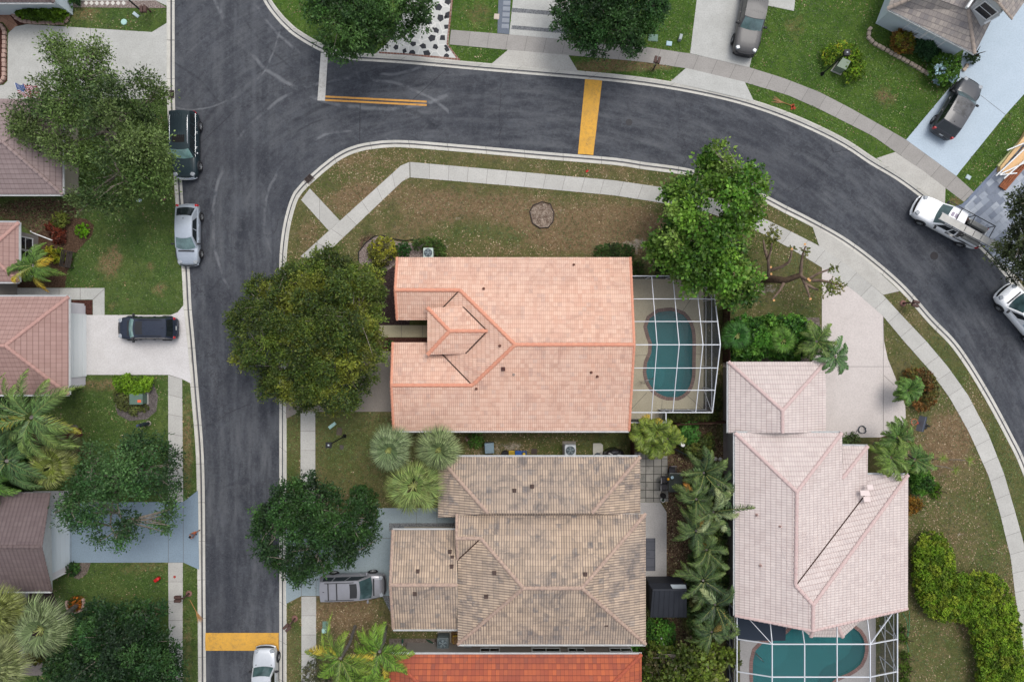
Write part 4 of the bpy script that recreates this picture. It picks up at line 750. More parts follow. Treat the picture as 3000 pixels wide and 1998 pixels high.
# --- top left house
h = thing('house', 'house with a pale blue wall cut by the top left corner of the picture', 'house', P(60, -60, 0))
walls(h, [(-900, -300, 3), (158, -300, 3), (158, 8, 3), (-900, 8, 3)], .45, 2.9, w_blue)
V = dict(a=(-900, -300, 3), b=(158, -300, 3), c=(158, 8, 3), d=(-900, 8, 3), e=(20, -146, 4.8), f=(-900, -146, 4.8))
roof(h, V, [['a', 'b', 'e', 'f'], ['b', 'c', 'e'], ['f', 'e', 'c', 'd']], [('b', 'e'), ('c', 'e')], m_brown, c_brown, list('abcd')+['f'], gutter=[('c', 'd')]); dspout(h, P(200, 23, 0), 2.7)
# --- dark brown gabled house
h = thing('house', 'dark brown tile roofed house with a white gable end at the lower left blue drive', 'house', P(60, 1600, 0))
walls(h, [(-900, 1443, 3), (147, 1443, 3), (150, 1732, 3), (-900, 1732, 3)], .5, 2.9, w_lilac)
xg = P(147, 1600, 3).x-.5; y1, y2 = P(0, 1443, 3).y-.5, P(0, 1732, 3).y+.5; mb = MB(); mb.add([(xg, y1, 2.85), (xg, y2, 2.85), (xg, (y1+y2)/2, 4.35), (xg-.3, y1, 2.85), (xg-.3, y2, 2.85), (xg-.3, (y1+y2)/2, 4.35)], [(0, 1, 2), (5, 4, 3), (0, 2, 5, 3), (1, 4, 5, 2)]); mb.build('gable', w_lilac, h, h.location)
V = dict(a=(-900, 1443, 3), b=(144, 1443, 3), c=(150, 1732, 3), d=(-900, 1732, 3), e=(119, 1602, 4.5), f=(-900, 1602, 4.5))
roof(h, V, [['a', 'b', 'e', 'f'], ['f', 'e', 'c', 'd']], [('e', 'f')], m_brown, c_brown, ['a', 'b', 'e', 'c', 'd', 'f'], gutter=[('c', 'd')], rake=[('b', 'e'), ('e', 'c')])
door(h, (xg+.03, P(0, 1572, 1).y, 1.15), 4.9, 2.3, (1, 0, 0), plain('garage_pale', S(222, 230, 235))); dspout(h, (xg+.05, y2+.1, 0), 2.8)
mb = MB(); mb.box((xg+.03, P(0, 1592, 3.3).y, 3.4), (.05, .8, .5)); mb.build('gable_vent', m_white, h, h.location)
# --- grey brown house top right (turned about 27 degrees)
h = thing('house', 'pale blue walled house with grey brown shingle roof at the top right corner', 'house', P(2760, 60, 0))
walls(h, [(2600, 26, 3.05), (2856, 158, 3.05), (2897, 76, 3.05), (3080, -300, 3.05), (2770, -420, 3.05)], .55, 2.95, w_blue)
V = dict(a=(2600, 26, 3.05), b=(2856, 158, 3.05), c=(2897, 76, 3.05), c2=(3080, -300, 3.05), g=(2770, -420, 3.05), d=(2838, 30, 4.0), e=(2700, -18, 4.4), f=(2860, -330, 5))
roof(h, V, [['a', 'b', 'd', 'e'], ['b', 'c', 'd'], ['c', 'c2', 'f', 'e', 'd'], ['a', 'e', 'f', 'g'], ['g', 'f', 'c2']], [('b', 'd'), ('a', 'e')], m_greytile, c_grey, ['a', 'b', 'c', 'c2', 'g'], gutter=[('a', 'b')])
wl_, wr_ = P(2838, 28, 3.8), P(2888, 70, 3.8); e_ = (wr_-wl_); e_.z = 0; e_.normalize(); n_ = Vector((-e_.y, e_.x, 0)); n_ = n_ if n_.x > 0 else -n_; mb = MB(); mb.prism([wl_, wr_, wr_+n_*5.5, wl_+n_*5.5], 5.35, 2.6)
m_ = (wl_+wr_)/2; q = [Vector((p.x, p.y, z)) for p, z in ((wl_, 5.34), (wr_, 5.34), (m_, 6.15))]; mb.add(q+[p+n_*5.5 for p in q], [(0, 1, 2), (5, 4, 3), (0, 2, 5, 3), (1, 4, 5, 2)]); mb.build('upper_wall', w_white, h, h.location)
window(h, Vector((m_.x, m_.y, 4.75))-n_*.02, 1.15, 1.15, -n_, 1)
V = dict(a=(2864, -30, 5.3), d=(2922, 4, 6.3), b=(2966, 56, 5.3), b2=(3056, -70, 5.3), f=(3012, -122, 6.3), g=(2954, -156, 5.3))
roof(h, V, [['a', 'd', 'f', 'g'], ['d', 'b', 'b2', 'f']], [('d', 'f')], m_greytile, c_grey, ['a', 'd', 'b', 'b2', 'f', 'g'], rake=[('d', 'b'), ('a', 'd')], name='upper_roof')
for A_, B_ in ((P(2832, 24, 5.2)-n_*.0, P(2862, -22, 5.3)), (P(2884, 70, 4.0), P(2928, 44, 4.6))): mb = MB(); mb.bar(A_, B_, .14, .26); mb.build('trim_board', m_white, h, h.location)
d_ = (P(2856, 158, 3)-P(2600, 26, 3)).normalized(); nn = Vector((d_.y, -d_.x, 0)); 
for t in (.42, .62): window(h, P(2600, 26, 3).lerp(P(2856, 158, 3), t)*1-nn*.55+Vector((0, 0, -1.5)), 1.5, 1.2, nn, 2)
# --- terracotta house along the bottom
h = thing('house', 'house with a red orange terracotta tile roof along the bottom edge', 'house', P(1500, 2050, 0))
walls(h, [(1163, 1918, 3), (1872, 1918, 3), (1872, 2500, 3), (1163, 2500, 3)], .35, 2.9, w_taupe)
V = dict(a=(1140, 1916, 3), b=(1880, 1916, 3), c=(1880, 2500, 3), d=(1140, 2500, 3), e=(1430, 2208, 5.6), f=(1590, 2208, 5.6))
roof(h, V, [['a', 'b', 'f', 'e'], ['b', 'c', 'f'], ['e', 'f', 'c', 'd'], ['a', 'e', 'd']], [('a', 'e'), ('b', 'f')], m_redtile, c_red, list('abcd'), gutter=[('a', 'b')])
yw = P(0, 1918, 3).y-.35
for px_, w_ in ((1435, 1.4), (1600, 2.1), (1690, 1.2), (1820, 1.6)): window(h, (P(px_, 1900, 1.7).x, yw+.0, 1.7), w_, 1.1, (0, 1, 0), 2, m_gutter)
# ---------------------------------------------------------------- vegetation
def leaf_material(name, rough=.55, spec=.3):
    s = N(name, rough, spec); c = s.attr('Col'); tr = s.n.new('ShaderNodeBsdfTranslucent'); s.l.new(c, s.b.inputs['Base Color']); s.l.new(s.mix(1.0, c, (1.25, 1.3, .7), 'MULTIPLY'), tr.inputs[0])
    mx = s.n.new('ShaderNodeMixShader'); mx.inputs[0].default_value = .15; s.l.new(s.b.outputs[0], mx.inputs[1]); s.l.new(tr.outputs[0], mx.inputs[2]); s.l.new(mx.outputs[0], s.n['Material Output'].inputs[0]); return s.m
m_leaf = leaf_material('foliage'); m_frond = leaf_material('palm_frond', .5, .35)
def bark(name, c, c2): return plain(name, S(*c), .95, .1, var=.5, scale=4, c2=S(*c2))
m_bark = bark('bark_grey', (148, 140, 128), (100, 92, 82)); m_bark2 = bark('bark_brown', (98, 82, 68), (58, 48, 40)); m_palmtrunk = bark('palm_trunk_grey', (128, 124, 118), (92, 86, 82))
def quad_mesh(name, V, C, mat, parent, nper=4):
    """V (n,4,3) quads relative to parent, C (n,3) linear colours"""
    n = len(V); me = bpy.data.meshes.new(name); me.vertices.add(n*nper); me.vertices.foreach_set('co', np.ascontiguousarray(V, np.float32).ravel())
    me.loops.add(n*nper); me.loops.foreach_set('vertex_index', np.arange(n*nper, dtype=np.int32)); me.polygons.add(n)
    me.polygons.foreach_set('loop_start', np.arange(0, n*nper, nper, dtype=np.int32)); me.polygons.foreach_set('loop_total', np.full(n, nper, np.int32)) if hasattr(me.polygons[0], 'loop_total') and False else None
    me.update(calc_edges=True); at = me.color_attributes.new('Col', 'FLOAT_COLOR', 'POINT'); c = np.ones((n*nper, 4), np.float32); c[:, :3] = np.repeat(np.clip(C, 0.002, 1), nper, 0); at.data.foreach_set('color', c.ravel())
    me.materials.append(mat); ob = bpy.data.objects.new(name, me); COL.objects.link(ob); ob.parent = parent; return ob
def leaf_quads(c, d, nrm, L, Wd):
    """rhombic leaves: centre c, long axis d, normal nrm"""
    d = d/np.linalg.norm(d, axis=1, keepdims=True); s = np.cross(nrm, d); s /= np.linalg.norm(s, axis=1, keepdims=True)+1e-9; L = L[:, None]; Wd = Wd[:, None]
    return np.stack([c-d*L*.5, c+s*Wd*.5, c+d*L*.5, c-s*Wd*.5], 1)
def inside(px, py, poly):
    x = np.asarray(px); y = np.asarray(py); r = np.zeros(x.shape, bool); n = len(poly)
    for i in range(n):
        x1, y1 = poly[i]; x2, y2 = poly[(i+1) % n]; c = ((y1 > y) != (y2 > y)) & (x < (x2-x1)*(y-y1)/((y2-y1) or 1e-9)+x1); r ^= c
    return r
def edge_dist(x, y, poly):
    d = np.full(x.shape, 1e9)
    for i in range(len(poly)):
        a = np.array(poly[i-1], float); b = np.array(poly[i], float); ab = b-a; L = ab@ab+1e-9
        t = np.clip(((x-a[0])*ab[0]+(y-a[1])*ab[1])/L, 0, 1); d = np.minimum(d, np.hypot(x-a[0]-t*ab[0], y-a[1]-t*ab[1]))
    return d
def unit(n, flat=1.0):
    v = rng.normal(size=(n, 3)); v[:, 2] *= flat; return v/np.linalg.norm(v, axis=1, keepdims=True)
CUR = {}
def crown(parent, org, outline, z0, z1, sp, per, L, cols, gap=0.0, name='crown', twig=.7, dome=2.2, shell=.5, weights=None, layers=2, gaps=(), flat=.5, wr=.5, bright=1.0, puff=None, var=.35):
    """leafy puffs of foliage filling the volume under an outline. sp = spray spacing (m); per = leaves per spray; cols = sRGB"""
    k = (HC-(z0+z1)/2)/2000; xs = [p[0] for p in outline]; ys = [p[1] for p in outline]; big = (z1-z0) > 2.4; puff = puff or (.85 if big else .34)
    # puff centres, dart throwing; outer puffs smaller
    n = int((max(xs)-min(xs))*(max(ys)-min(ys))*k*k/(puff*puff)*14)+60; x = rng.uniform(min(xs), max(xs), n); y = rng.uniform(min(ys), max(ys), n); ed = edge_dist(x, y, outline)*k; m = inside(x, y, outline) & (ed > puff*(.42 if big else .3))
    for gx, gy, gr in gaps: m &= np.hypot(x-gx, y-gy) > gr
    x = x[m]; y = y[m]; ed = ed[m]; keep = []; cell = {}
    for i in range(len(x)):
        r = puff*(.62+.38*min(1, ed[i]/(puff*1.2))); ok = True; cx_, cy_ = int(x[i]*k/puff), int(y[i]*k/puff)
        for ax in (-1, 0, 1):
            for ay in (-1, 0, 1):
                for j in cell.get((cx_+ax, cy_+ay), ()):
                    if math.hypot(x[i]-x[j], y[i]-y[j])*k < r*.88: ok = False; break
                if not ok: break
            if not ok: break
        if ok: keep.append(i); cell.setdefault((cx_, cy_), []).append(i)
    x = x[keep]; y = y[keep]; ed = ed[keep]; M = len(x)
    if gap: q = rng.uniform(size=M) > gap*.8; q |= ed < puff*.5; x, y, ed = x[q], y[q], ed[q]; M = len(x)
    h = 1-np.exp(-ed/dome*1.6); pr = puff*(.62+.38*np.minimum(1, ed/(puff*1.2)))*rng.uniform(.85, 1.2, M)
    zc = z0+(z1-z0-pr*.6)*np.clip(h*rng.uniform(.62, 1.05, M), .02, 1)
    tint = rng.uniform(1-var, 1+var, M); cols = np.array([S(*q) for q in cols])*bright; w = np.array(weights) if weights else np.ones(len(cols)); w = w/w.sum(); pc = rng.choice(len(cols), M, p=w)
    # sprays over each puff, thickest on its upper half
    ns = np.maximum(5, (pr*pr*7.5/(sp*sp)*layers*.5).astype(int)); pi = np.repeat(np.arange(M), ns); nc = len(pi)
    d = rng.normal(size=(nc, 3)); d[:, 2] = np.abs(d[:, 2])*1.1-.25; d /= np.linalg.norm(d, axis=1, keepdims=True); rr_ = rng.uniform(.55, 1.08, nc)**.6
    kk = (HC-zc)/2000; C0 = np.stack([(x-1500)*kk, (999-y)*kk, zc], 1); c = C0[pi]+d*(pr[pi]*rr_)[:, None]*np.array([1, 1, .72])
    td = d*.8+rng.normal(size=(nc, 3))*.5; td /= np.linalg.norm(td, axis=1, keepdims=True)
    idx = np.repeat(np.arange(nc), per); N_ = len(idx); t = rng.uniform(-.5, .5, N_); tw = twig*min(1, puff*1.1)
    side = rng.normal(size=(N_, 3)); pos = c[idx]+td[idx]*(t*tw)[:, None]+side*(tw*.17)
    ld = td[idx]*.6+side*.9; nr = rng.normal(size=(N_, 3))*.5+d[idx]*.8; nr[:, 2] = np.abs(nr[:, 2])+flat*.5; nr /= np.linalg.norm(nr, axis=1, keepdims=True)
    LL = L*rng.uniform(.45, 1.45, N_); V = leaf_quads(pos, ld, nr, LL, LL*wr)
    li = rng.choice(len(cols), N_, p=w); C = cols[pc[pi]][idx]*.55+cols[li]*.45; C = C*(tint[pi][idx]*rng.uniform(.8, 1.2, nc)[idx]*rng.uniform(.65, 1.35, N_))[:, None]
    CUR['clumps'] = np.concatenate([C0, c[::7]])
    return quad_mesh(name, V-np.array(org)[None, None, :], C, m_leaf, parent)
def limbs(parent, org, base, fork, targets, r0, mat, n_main=7, name='trunk', twigs=90):
    mb = MB(); base = Vector(base); fork = Vector(fork); mb.tube([base-Vector((0, 0, .1)), base+Vector((0, 0, .25)), base.lerp(fork, .6)+Vector((.05, .04, 0)), fork], [r0*1.5, r0*1.05, r0*.9, r0*.8], 9); mb.build(name, mat, parent, org)
    c = targets; mb = MB(); top = c[c[:, 2] > np.percentile(c[:, 2], 30)]; ang = np.arctan2(top[:, 1]-fork.y, top[:, 0]-fork.x); rnd = random.Random(int(abs(base.x*10)))
    mains = []
    for i in range(n_main):
        a = -math.pi+2*math.pi*i/n_main; s_ = top[np.abs(((ang-a+math.pi) % (2*math.pi))-math.pi) < math.pi/n_main]
        if len(s_) == 0: continue
        d = np.hypot(s_[:, 0]-fork.x, s_[:, 1]-fork.y); e = Vector(s_[np.argsort(d)[int(len(d)*.8)]]); e.z -= .2
        m1 = fork.lerp(e, .35)+Vector((rnd.uniform(-.3, .3), rnd.uniform(-.3, .3), .3)); m2 = fork.lerp(e, .7)+Vector((rnd.uniform(-.4, .4), rnd.uniform(-.4, .4), .35)); path = [fork-Vector((0, 0, .1)), m1, m2, e]
        mb.tube(path, [r0*.55, r0*.38, r0*.22, .03], 6, cap=False); mains.append(path)
    for j in range(twigs):
        t = Vector(c[rnd.randrange(len(c))]); best = min((p for path in mains for p in (path[1], path[2], path[1].lerp(path[2], .5), path[2].lerp(path[3], .5))), key=lambda p: (p-t).length, default=fork)
        if (best-t).length > 5: continue
        mb.tube([best, best.lerp(t, .5)+Vector((rnd.uniform(-.2, .2), rnd.uniform(-.2, .2), .15)), t+Vector((0, 0, .12))], [.05, .035, .015], 4, cap=False)
    mb.build('limbs', mat, parent, org)
def tree(label, outline, base, z0, z1, cols, sp=.42, per=22, L=.2, r0=.22, group=None, matb=None, zfork=2.4, **kw):
    b = P(*base, 0.06); t = thing('tree', label, 'tree', b, 0, group); tw = kw.pop('twigs', 90)
    crown(t, b, outline, z0, z1, sp, per, L, cols, **kw); c = CUR['clumps']
    ctr = Vector((float(np.mean(c[:, 0])), float(np.mean(c[:, 1])), 0)); f = b.lerp(ctr, .5); f.z = zfork; limbs(t, b, b, f, c, r0, matb or m_bark, twigs=tw); return t
D = 1.2739
def dd(*pts): return [(x*D, y*D) for x, y in pts]
OAK = [(54, 78, 36), (70, 94, 42), (90, 112, 54), (44, 62, 32), (104, 122, 68)]; OLIVE = [(54, 74, 28), (72, 92, 34), (94, 114, 42), (42, 56, 26), (122, 126, 44)]; DKG = [(34, 62, 28), (46, 78, 34), (60, 92, 40), (30, 50, 28)]; BRG = [(56, 94, 24), (76, 116, 32), (98, 132, 44), (42, 72, 26), (112, 132, 62)]
tree('big loose grey green oak spreading over the mauve roof and pale driveway at upper left', dd((112, 92), (130, 88), (170, 105), (215, 100), (245, 118), (248, 150), (232, 165), (262, 172), (300, 182), (335, 168), (365, 185), (385, 205), (392, 240), (375, 262), (345, 270), (372, 300), (392, 340), (398, 392), (400, 432), (385, 446), (330, 440), (300, 462), (262, 490), (235, 515), (190, 512), (135, 510), (122, 480), (150, 450), (190, 440), (192, 415), (172, 375), (120, 352), (80, 335), (50, 318), (10, 290), (0, 262), (8, 225), (45, 232), (85, 222), (95, 195), (60, 200), (55, 160), (78, 148), (112, 150), (122, 130), (95, 110)), (330, 400), 3.2, 8.6, OAK, sp=.36, per=20, L=.19, r0=.3, gap=.52, bright=1.15, zfork=2.8, twig=1.1, twigs=200, puff=.95, gaps=((72, 262, 42), (175, 215, 14), (262, 205, 16), (240, 640, 14), (350, 250, 14), (215, 470, 20), (300, 480, 14)))
tree('dark green tree at the top edge beside the black spotted flagstone drive', dd((712, -60), (706, 20), (722, 70), (728, 108), (752, 122), (768, 145), (790, 152), (810, 128), (860, 118), (888, 96), (920, 88), (975, 82), (985, 50), (992, 10), (985, -60)), (1080, -30), 3, 8, [(46, 76, 32), (60, 94, 40), (76, 108, 50), (36, 58, 30)], bright=1.2, sp=.42, per=26, L=.19, gap=.12)
tree('round deep green tree at the top edge right of the banded concrete drive', dd((1276, -60), (1272, 20), (1280, 62), (1298, 90), (1330, 108), (1362, 120), (1398, 128), (1420, 118), (1452, 124), (1480, 112), (1492, 80), (1520, 60), (1532, 20), (1528, -60)), (1780, 20), 2.6, 7.2, [(32, 62, 26), (44, 78, 34), (58, 92, 40), (28, 48, 26)], bright=1.2, sp=.40, per=28, L=.18, gap=.05)
tree('large dense olive green tree overhanging the street in front of the salmon house', dd((712, 598), (738, 562), (772, 576), (792, 600), (836, 608), (872, 628), (886, 668), (872, 712), (884, 756), (878, 806), (884, 838), (856, 880), (824, 930), (788, 952), (752, 948), (712, 938), (690, 944), (652, 936), (640, 902), (604, 914), (596, 884), (612, 862), (570, 846), (546, 834), (536, 790), (528, 738), (536, 700), (566, 682), (568, 646), (600, 636), (632, 640), (650, 606), (680, 610)), (925, 985), 3, 9.0, OLIVE, sp=.34, per=26, L=.17, bright=1.12, r0=.32, gap=.06, twig=.7, puff=.8, dome=3.0, matb=m_bark, twigs=160)
tree('bright green leafy tree over the curved pavement at the corner of the white pool cage', dd((1600, 352), (1632, 336), (1672, 338), (1668, 366), (1700, 376), (1742, 392), (1770, 425), (1764, 452), (1748, 470), (1752, 502), (1720, 524), (1702, 540), (1712, 572), (1736, 590), (1738, 650), (1736, 700), (1698, 722), (1664, 712), (1646, 668), (1626, 676), (1588, 672), (1556, 640), (1530, 618), (1500, 602), (1484, 552), (1520, 536), (1540, 520), (1524, 472), (1534, 418), (1572, 410), (1604, 414), (1610, 384)), (2075, 730), 2.8, 8.6, BRG, bright=1.4, sp=.50, per=20, L=.27, gap=.16, wr=.7, r0=.25, twig=1.0, twigs=140)
tree('rounded dark green street tree above the parked grey minivan', dd((668, 1110), (700, 1094), (740, 1104), (760, 1120), (800, 1124), (838, 1142), (872, 1170), (888, 1196), (868, 1232), (846, 1262), (820, 1270), (812, 1290), (784, 1318), (756, 1300), (728, 1322), (700, 1342), (664, 1340), (640, 1310), (600, 1292), (584, 1252), (590, 1220), (580, 1180), (606, 1160), (628, 1140), (640, 1112)), (915, 1530), 2.8, 7.6, DKG, sp=.38, per=24, L=.19, gap=.26, bright=1.12, gaps=((905, 1560, 22), (955, 1600, 26), (965, 1500, 18), (1000, 1610, 22), (870, 1600, 12)))
tree('loose green tree reaching over the left pavement above the blue painted driveway', dd((250, 980), (290, 975), (330, 1000), (385, 1005), (412, 1040), (420, 1080), (408, 1120), (412, 1160), (395, 1210), (352, 1232), (340, 1210), (300, 1240), (290, 1290), (240, 1292), (228, 1262), (190, 1230), (160, 1245), (135, 1215), (128, 1180), (150, 1140), (175, 1100), (190, 1050), (215, 1010)), (330, 1400), 2.8, 7.8, [(44, 78, 38), (58, 94, 46), (76, 106, 58), (36, 60, 34)], sp=.44, per=22, L=.19, gap=.55, twig=1.0, twigs=190, bright=1.1)
tree('dense dark green tree in the bottom left corner beside the pavement', dd((200, 1395), (260, 1380), (310, 1390), (360, 1380), (392, 1410), (392, 1450), (416, 1500), (420, 1560), (400, 1620), (80, 1640), (90, 1560), (120, 1510), (150, 1470), (170, 1420)), (330, 1900), 3, 8, [(34, 66, 32), (46, 82, 38), (62, 96, 44), (30, 52, 30)], sp=.42, per=26, L=.19, gap=.06)
tree('dark leaved tree at the right edge over the blue paver drive', dd((2354, 426), (2334, 440), (2318, 478), (2338, 510), (2314, 536), (2290, 548), (2268, 580), (2284, 600), (2300, 612), (2318, 640), (2345, 652), (2420, 670), (2440, 420)), (3040, 700), 3, 7.5, [(48, 60, 34), (62, 74, 42), (80, 90, 52), (38, 48, 30)], sp=.44, per=22, L=.19, gap=.15)
tree('yellow green large leaved shrub tree behind the terracotta roof corner', dd((1545, 1490), (1580, 1470), (1620, 1482), (1660, 1490), (1690, 1505), (1684, 1560), (1690, 1600), (1478, 1620), (1480, 1570), (1496, 1530), (1478, 1500), (1500, 1486)), (2030, 1960), 1.5, 5.2, [(72, 92, 28), (96, 116, 38), (118, 132, 50), (54, 70, 28), (96, 84, 58)], sp=.44, per=18, L=.26, gap=.18, wr=.75, r0=.14, zfork=1.2)
tree('small shrub tree poking in at the bottom edge beside the straight pavement', dd((695, 1530), (730, 1515), (760, 1540), (770, 1600), (690, 1600)), (930, 1990), 1.5, 3.6, [(86, 88, 66), (70, 80, 50), (110, 108, 80)], sp=.5, per=14, L=.14, gap=.3, r0=.08, zfork=1, twigs=40)

def shrub(label, outline, z0, z1, cols, sp=.26, per=20, L=.12, cat='shrub', name='shrub', group=None, stem=True, **kw):
    cx = sum(p[0] for p in outline)/len(outline); cy = sum(p[1] for p in outline)/len(outline); b = P(cx, cy, .08); t = thing(name, label, cat, b, 0, group)
    kw.setdefault('twig', .32); kw.setdefault('dome', .7); kw.setdefault('bright', 1.5); kw.setdefault('layers', 3.5); crown(t, b, outline, z0, z1, sp, per, L, cols, name='foliage', **kw)
    if stem:
        mb = MB()
        for k in range(4): a = k*1.6; mb.tube([b, b+Vector((math.cos(a)*.15, math.sin(a)*.15, z1*.5)), b+Vector((math.cos(a)*.4, math.sin(a)*.4, z1*.75))], [.05, .04, .02], 5)
        mb.build('stems', m_bark2, t, b)
    return t
def blob(cx, cy, rx, ry=None, n=14, j=.1):
    ry = ry or rx; r = random.Random(int(cx*7+cy)); return [(cx+rx*math.cos(6.283*k/n)*(1+r.uniform(-j, j)), cy+ry*math.sin(6.283*k/n)*(1+r.uniform(-j, j))) for k in range(n)]
HEDGE = [(76, 106, 22), (94, 124, 30), (58, 86, 20), (112, 134, 36), (130, 140, 44)]
shrub('big rounded L shaped yellow green hedge along the pavement at lower right', catmull([(2690, 1575), (2715, 1556), (2750, 1562), (2785, 1600), (2797, 1650), (2795, 1680), (2860, 1676), (2915, 1684), (2950, 1720), (2975, 1780), (2992, 1860), (2996, 1950), (3000, 2060), (2870, 2060), (2864, 1950), (2850, 1880), (2830, 1822), (2790, 1818), (2740, 1812), (2702, 1785), (2682, 1730), (2676, 1650), (2678, 1600), (2690, 1575)], 6)[:-1], .2, 1.9, HEDGE, bright=1.65, sp=.22, per=24, L=.12, cat='hedge', name='hedge', dome=.5, layers=3, stem=False, shell=.6)
shrub('clipped bright green hedge block beside the green transformer box', [(333, 1103), (372, 1100), (400, 1108), (440, 1103), (450, 1115), (440, 1145), (420, 1152), (395, 1160), (375, 1150), (345, 1140), (333, 1130)], .2, 1.2, [(90, 122, 26), (108, 138, 34), (70, 100, 24)], cat='hedge', name='hedge', dome=.4, sp=.2, layers=3)
shrub('low dull green ground cover patch left of the green transformer box', [(338, 1142), (380, 1152), (392, 1180), (430, 1188), (430, 1202), (400, 1215), (360, 1205), (338, 1185)], .1, .6, [(84, 92, 48), (98, 106, 56), (72, 78, 48)], sp=.2, dome=.4, L=.1, layers=2.5)
shrub('long leafy green shrub below the pale blue wall at the top left corner', [(42, 22), (80, 14), (190, 14), (196, 40), (180, 62), (130, 60), (75, 56), (50, 44)], .2, 1.5, [(70, 98, 20), (92, 122, 26), (52, 76, 20)], sp=.24, L=.2, wr=.6, dome=.5)
shrub('dark clump of bushes at the top edge between wall and diamond pavers', blob(215, 0, 24, 20), .2, 1.6, DKG)
shrub('small bright lime green bush on the mulch island', blob(242, 678, 17, 19), .1, .9, [(84, 130, 18), (104, 150, 26)])
shrub('dark red leaved bush beside the white downpipe end', [(135, 655), (165, 650), (190, 680), (192, 710), (170, 716), (150, 690)], .1, .9, [(84, 38, 26), (110, 52, 34), (60, 34, 26)], L=.16)
shrub('yellow green bush under the hanging end of the big oak', blob(178, 645, 26, 20), .2, 1.3, [(110, 118, 50), (88, 100, 40)])
shrub('yellow flowering bush behind the feathery palm by the window', [(135, 725), (160, 724), (190, 735), (192, 760), (160, 770), (140, 755)], .2, 1.0, [(110, 120, 30), (150, 140, 30), (74, 96, 28)])
shrub('small round dark green ball bush at the corner of the blue drive', blob(214, 1668, 20, 18), .1, 1.0, DKG, dome=.5)
shrub('orange flowering plants inside the round stone ring', blob(222, 1766, 22, 22), .1, .5, [(150, 82, 24), (60, 66, 26), (80, 74, 26), (170, 100, 30)], stem=False, L=.1)
shrub('dark bush with yellow flowers between the fan palms', blob(110, 1925, 24, 22), .2, 1.2, [(60, 66, 24), (120, 108, 24), (44, 52, 24)])
shrub('rusty orange bush strip beside the big fan palm', [(155, 1880), (170, 1878), (176, 1930), (158, 1935)], .1, .7, [(120, 72, 34), (88, 70, 34)])
shrub('round yellow and green croton bush at the corner of the salmon roof', blob(1122, 738, 42, 40), .2, 1.5, [(120, 124, 36), (146, 142, 44), (90, 98, 40), (84, 78, 66)], L=.13)
shrub('clipped dark green shrub next to the yellow croton', blob(1180, 730, 21, 20, j=.04), .2, 1.1, [(40, 78, 30), (52, 92, 38)], dome=.4)
shrub('green hedge curling round the air conditioner above the salmon roof', [(1208, 708), (1235, 700), (1275, 698), (1300, 712), (1308, 740), (1300, 756), (1275, 756), (1272, 734), (1245, 730), (1210, 730)], .2, 1.2, [(64, 88, 36), (80, 102, 46), (52, 70, 34)], dome=.4, cat='hedge', name='hedge')
shrub('long low green hedge above the right end of the salmon roof', [(1742, 728), (1765, 716), (1815, 714), (1852, 722), (1856, 756), (1740, 756)], .2, 1.1, [(54, 76, 34), (68, 90, 42), (46, 60, 32)], dome=.4, cat='hedge', name='hedge')
shrub('green groundcover plant under the olive tree edge by the gravel', blob(1105, 790, 28, 20), .1, .6, [(74, 92, 42), (90, 108, 52)], L=.2, wr=.25)
shrub('low green bush between the roof end and the screen cage corner', [(1848, 765), (1880, 770), (1890, 800), (1850, 806)], .1, .8, [(60, 82, 34), (76, 96, 42)])
shrub('dark shadowy bush at the upper edge of the pool cage', [(1920, 770), (1980, 760), (2040, 775), (2040, 802), (1925, 803)], .2, 1.6, [(40, 54, 28), (54, 66, 34)])
shrub('dark hedge wrapped round the lower corner of the pool cage', [(1958, 1212), (2086, 1212), (2092, 1180), (2100, 1120), (2112, 1120), (2110, 1190), (2100, 1232), (1960, 1232)], .2, 1.6, [(50, 62, 28), (64, 76, 34), (80, 84, 40)], dome=.4, cat='hedge', name='hedge')
LUSH = [(42, 82, 28), (58, 102, 34), (78, 124, 42), (34, 60, 28), (96, 134, 50)]
shrub('lush mass of glossy tropical bushes above the pale pink garage roof', [(2138, 950), (2180, 925), (2215, 935), (2250, 920), (2290, 930), (2330, 920), (2370, 945), (2402, 960), (2404, 1000), (2385, 1030), (2330, 1056), (2250, 1050), (2180, 1058), (2134, 1056)], .3, 2.4, LUSH, sp=.34, L=.3, wr=.35, per=16, gap=.12, twig=.5)
shrub('light green frothy bush right of the yellow green palms', blob(2018, 1270, 32, 34), .3, 2.4, [(70, 118, 48), (92, 140, 62), (54, 92, 40)], L=.16, wr=.3, gap=.08)
shrub('tangled dark green bush with tiny yellow flowers behind the pool cage', [(1990, 1300), (2040, 1290), (2085, 1260), (2092, 1320), (2070, 1345), (2030, 1342), (1995, 1325)], .2, 1.8, [(50, 66, 30), (66, 82, 36), (100, 104, 44)], gap=.1)
shrub('green bush below the shed with small leaves', [(1895, 1815), (1935, 1808), (1975, 1830), (1978, 1900), (1950, 1930), (1915, 1910), (1897, 1860)], .2, 1.6, LUSH, gap=.15)
shrub('pink flowering shrub in the side yard by the palms', blob(1392, 1290, 26, 24), .1, .9, [(58, 94, 34), (74, 110, 40), (190, 150, 150)], weights=[5, 5, .5], gap=.1)
shrub('dark low bush beside the fan palms on the lawn', blob(1065, 1450, 42, 30), .1, 1.1, [(44, 70, 30), (58, 84, 36)], gap=.12)
shrub('small green plant at the porch corner of the salmon house', blob(1143, 1008, 10, 12), .1, .8, LUSH, L=.2, wr=.3)
shrub('russet and green shrubs right of the fan palm by the driveway bend', [(2640, 1090), (2670, 1080), (2700, 1078), (2735, 1100), (2748, 1140), (2740, 1175), (2720, 1200), (2690, 1205), (2670, 1185), (2700, 1160), (2690, 1120), (2640, 1110)], .2, 1.5, [(104, 82, 46), (86, 88, 36), (128, 84, 46), (66, 72, 32)], gap=.1)
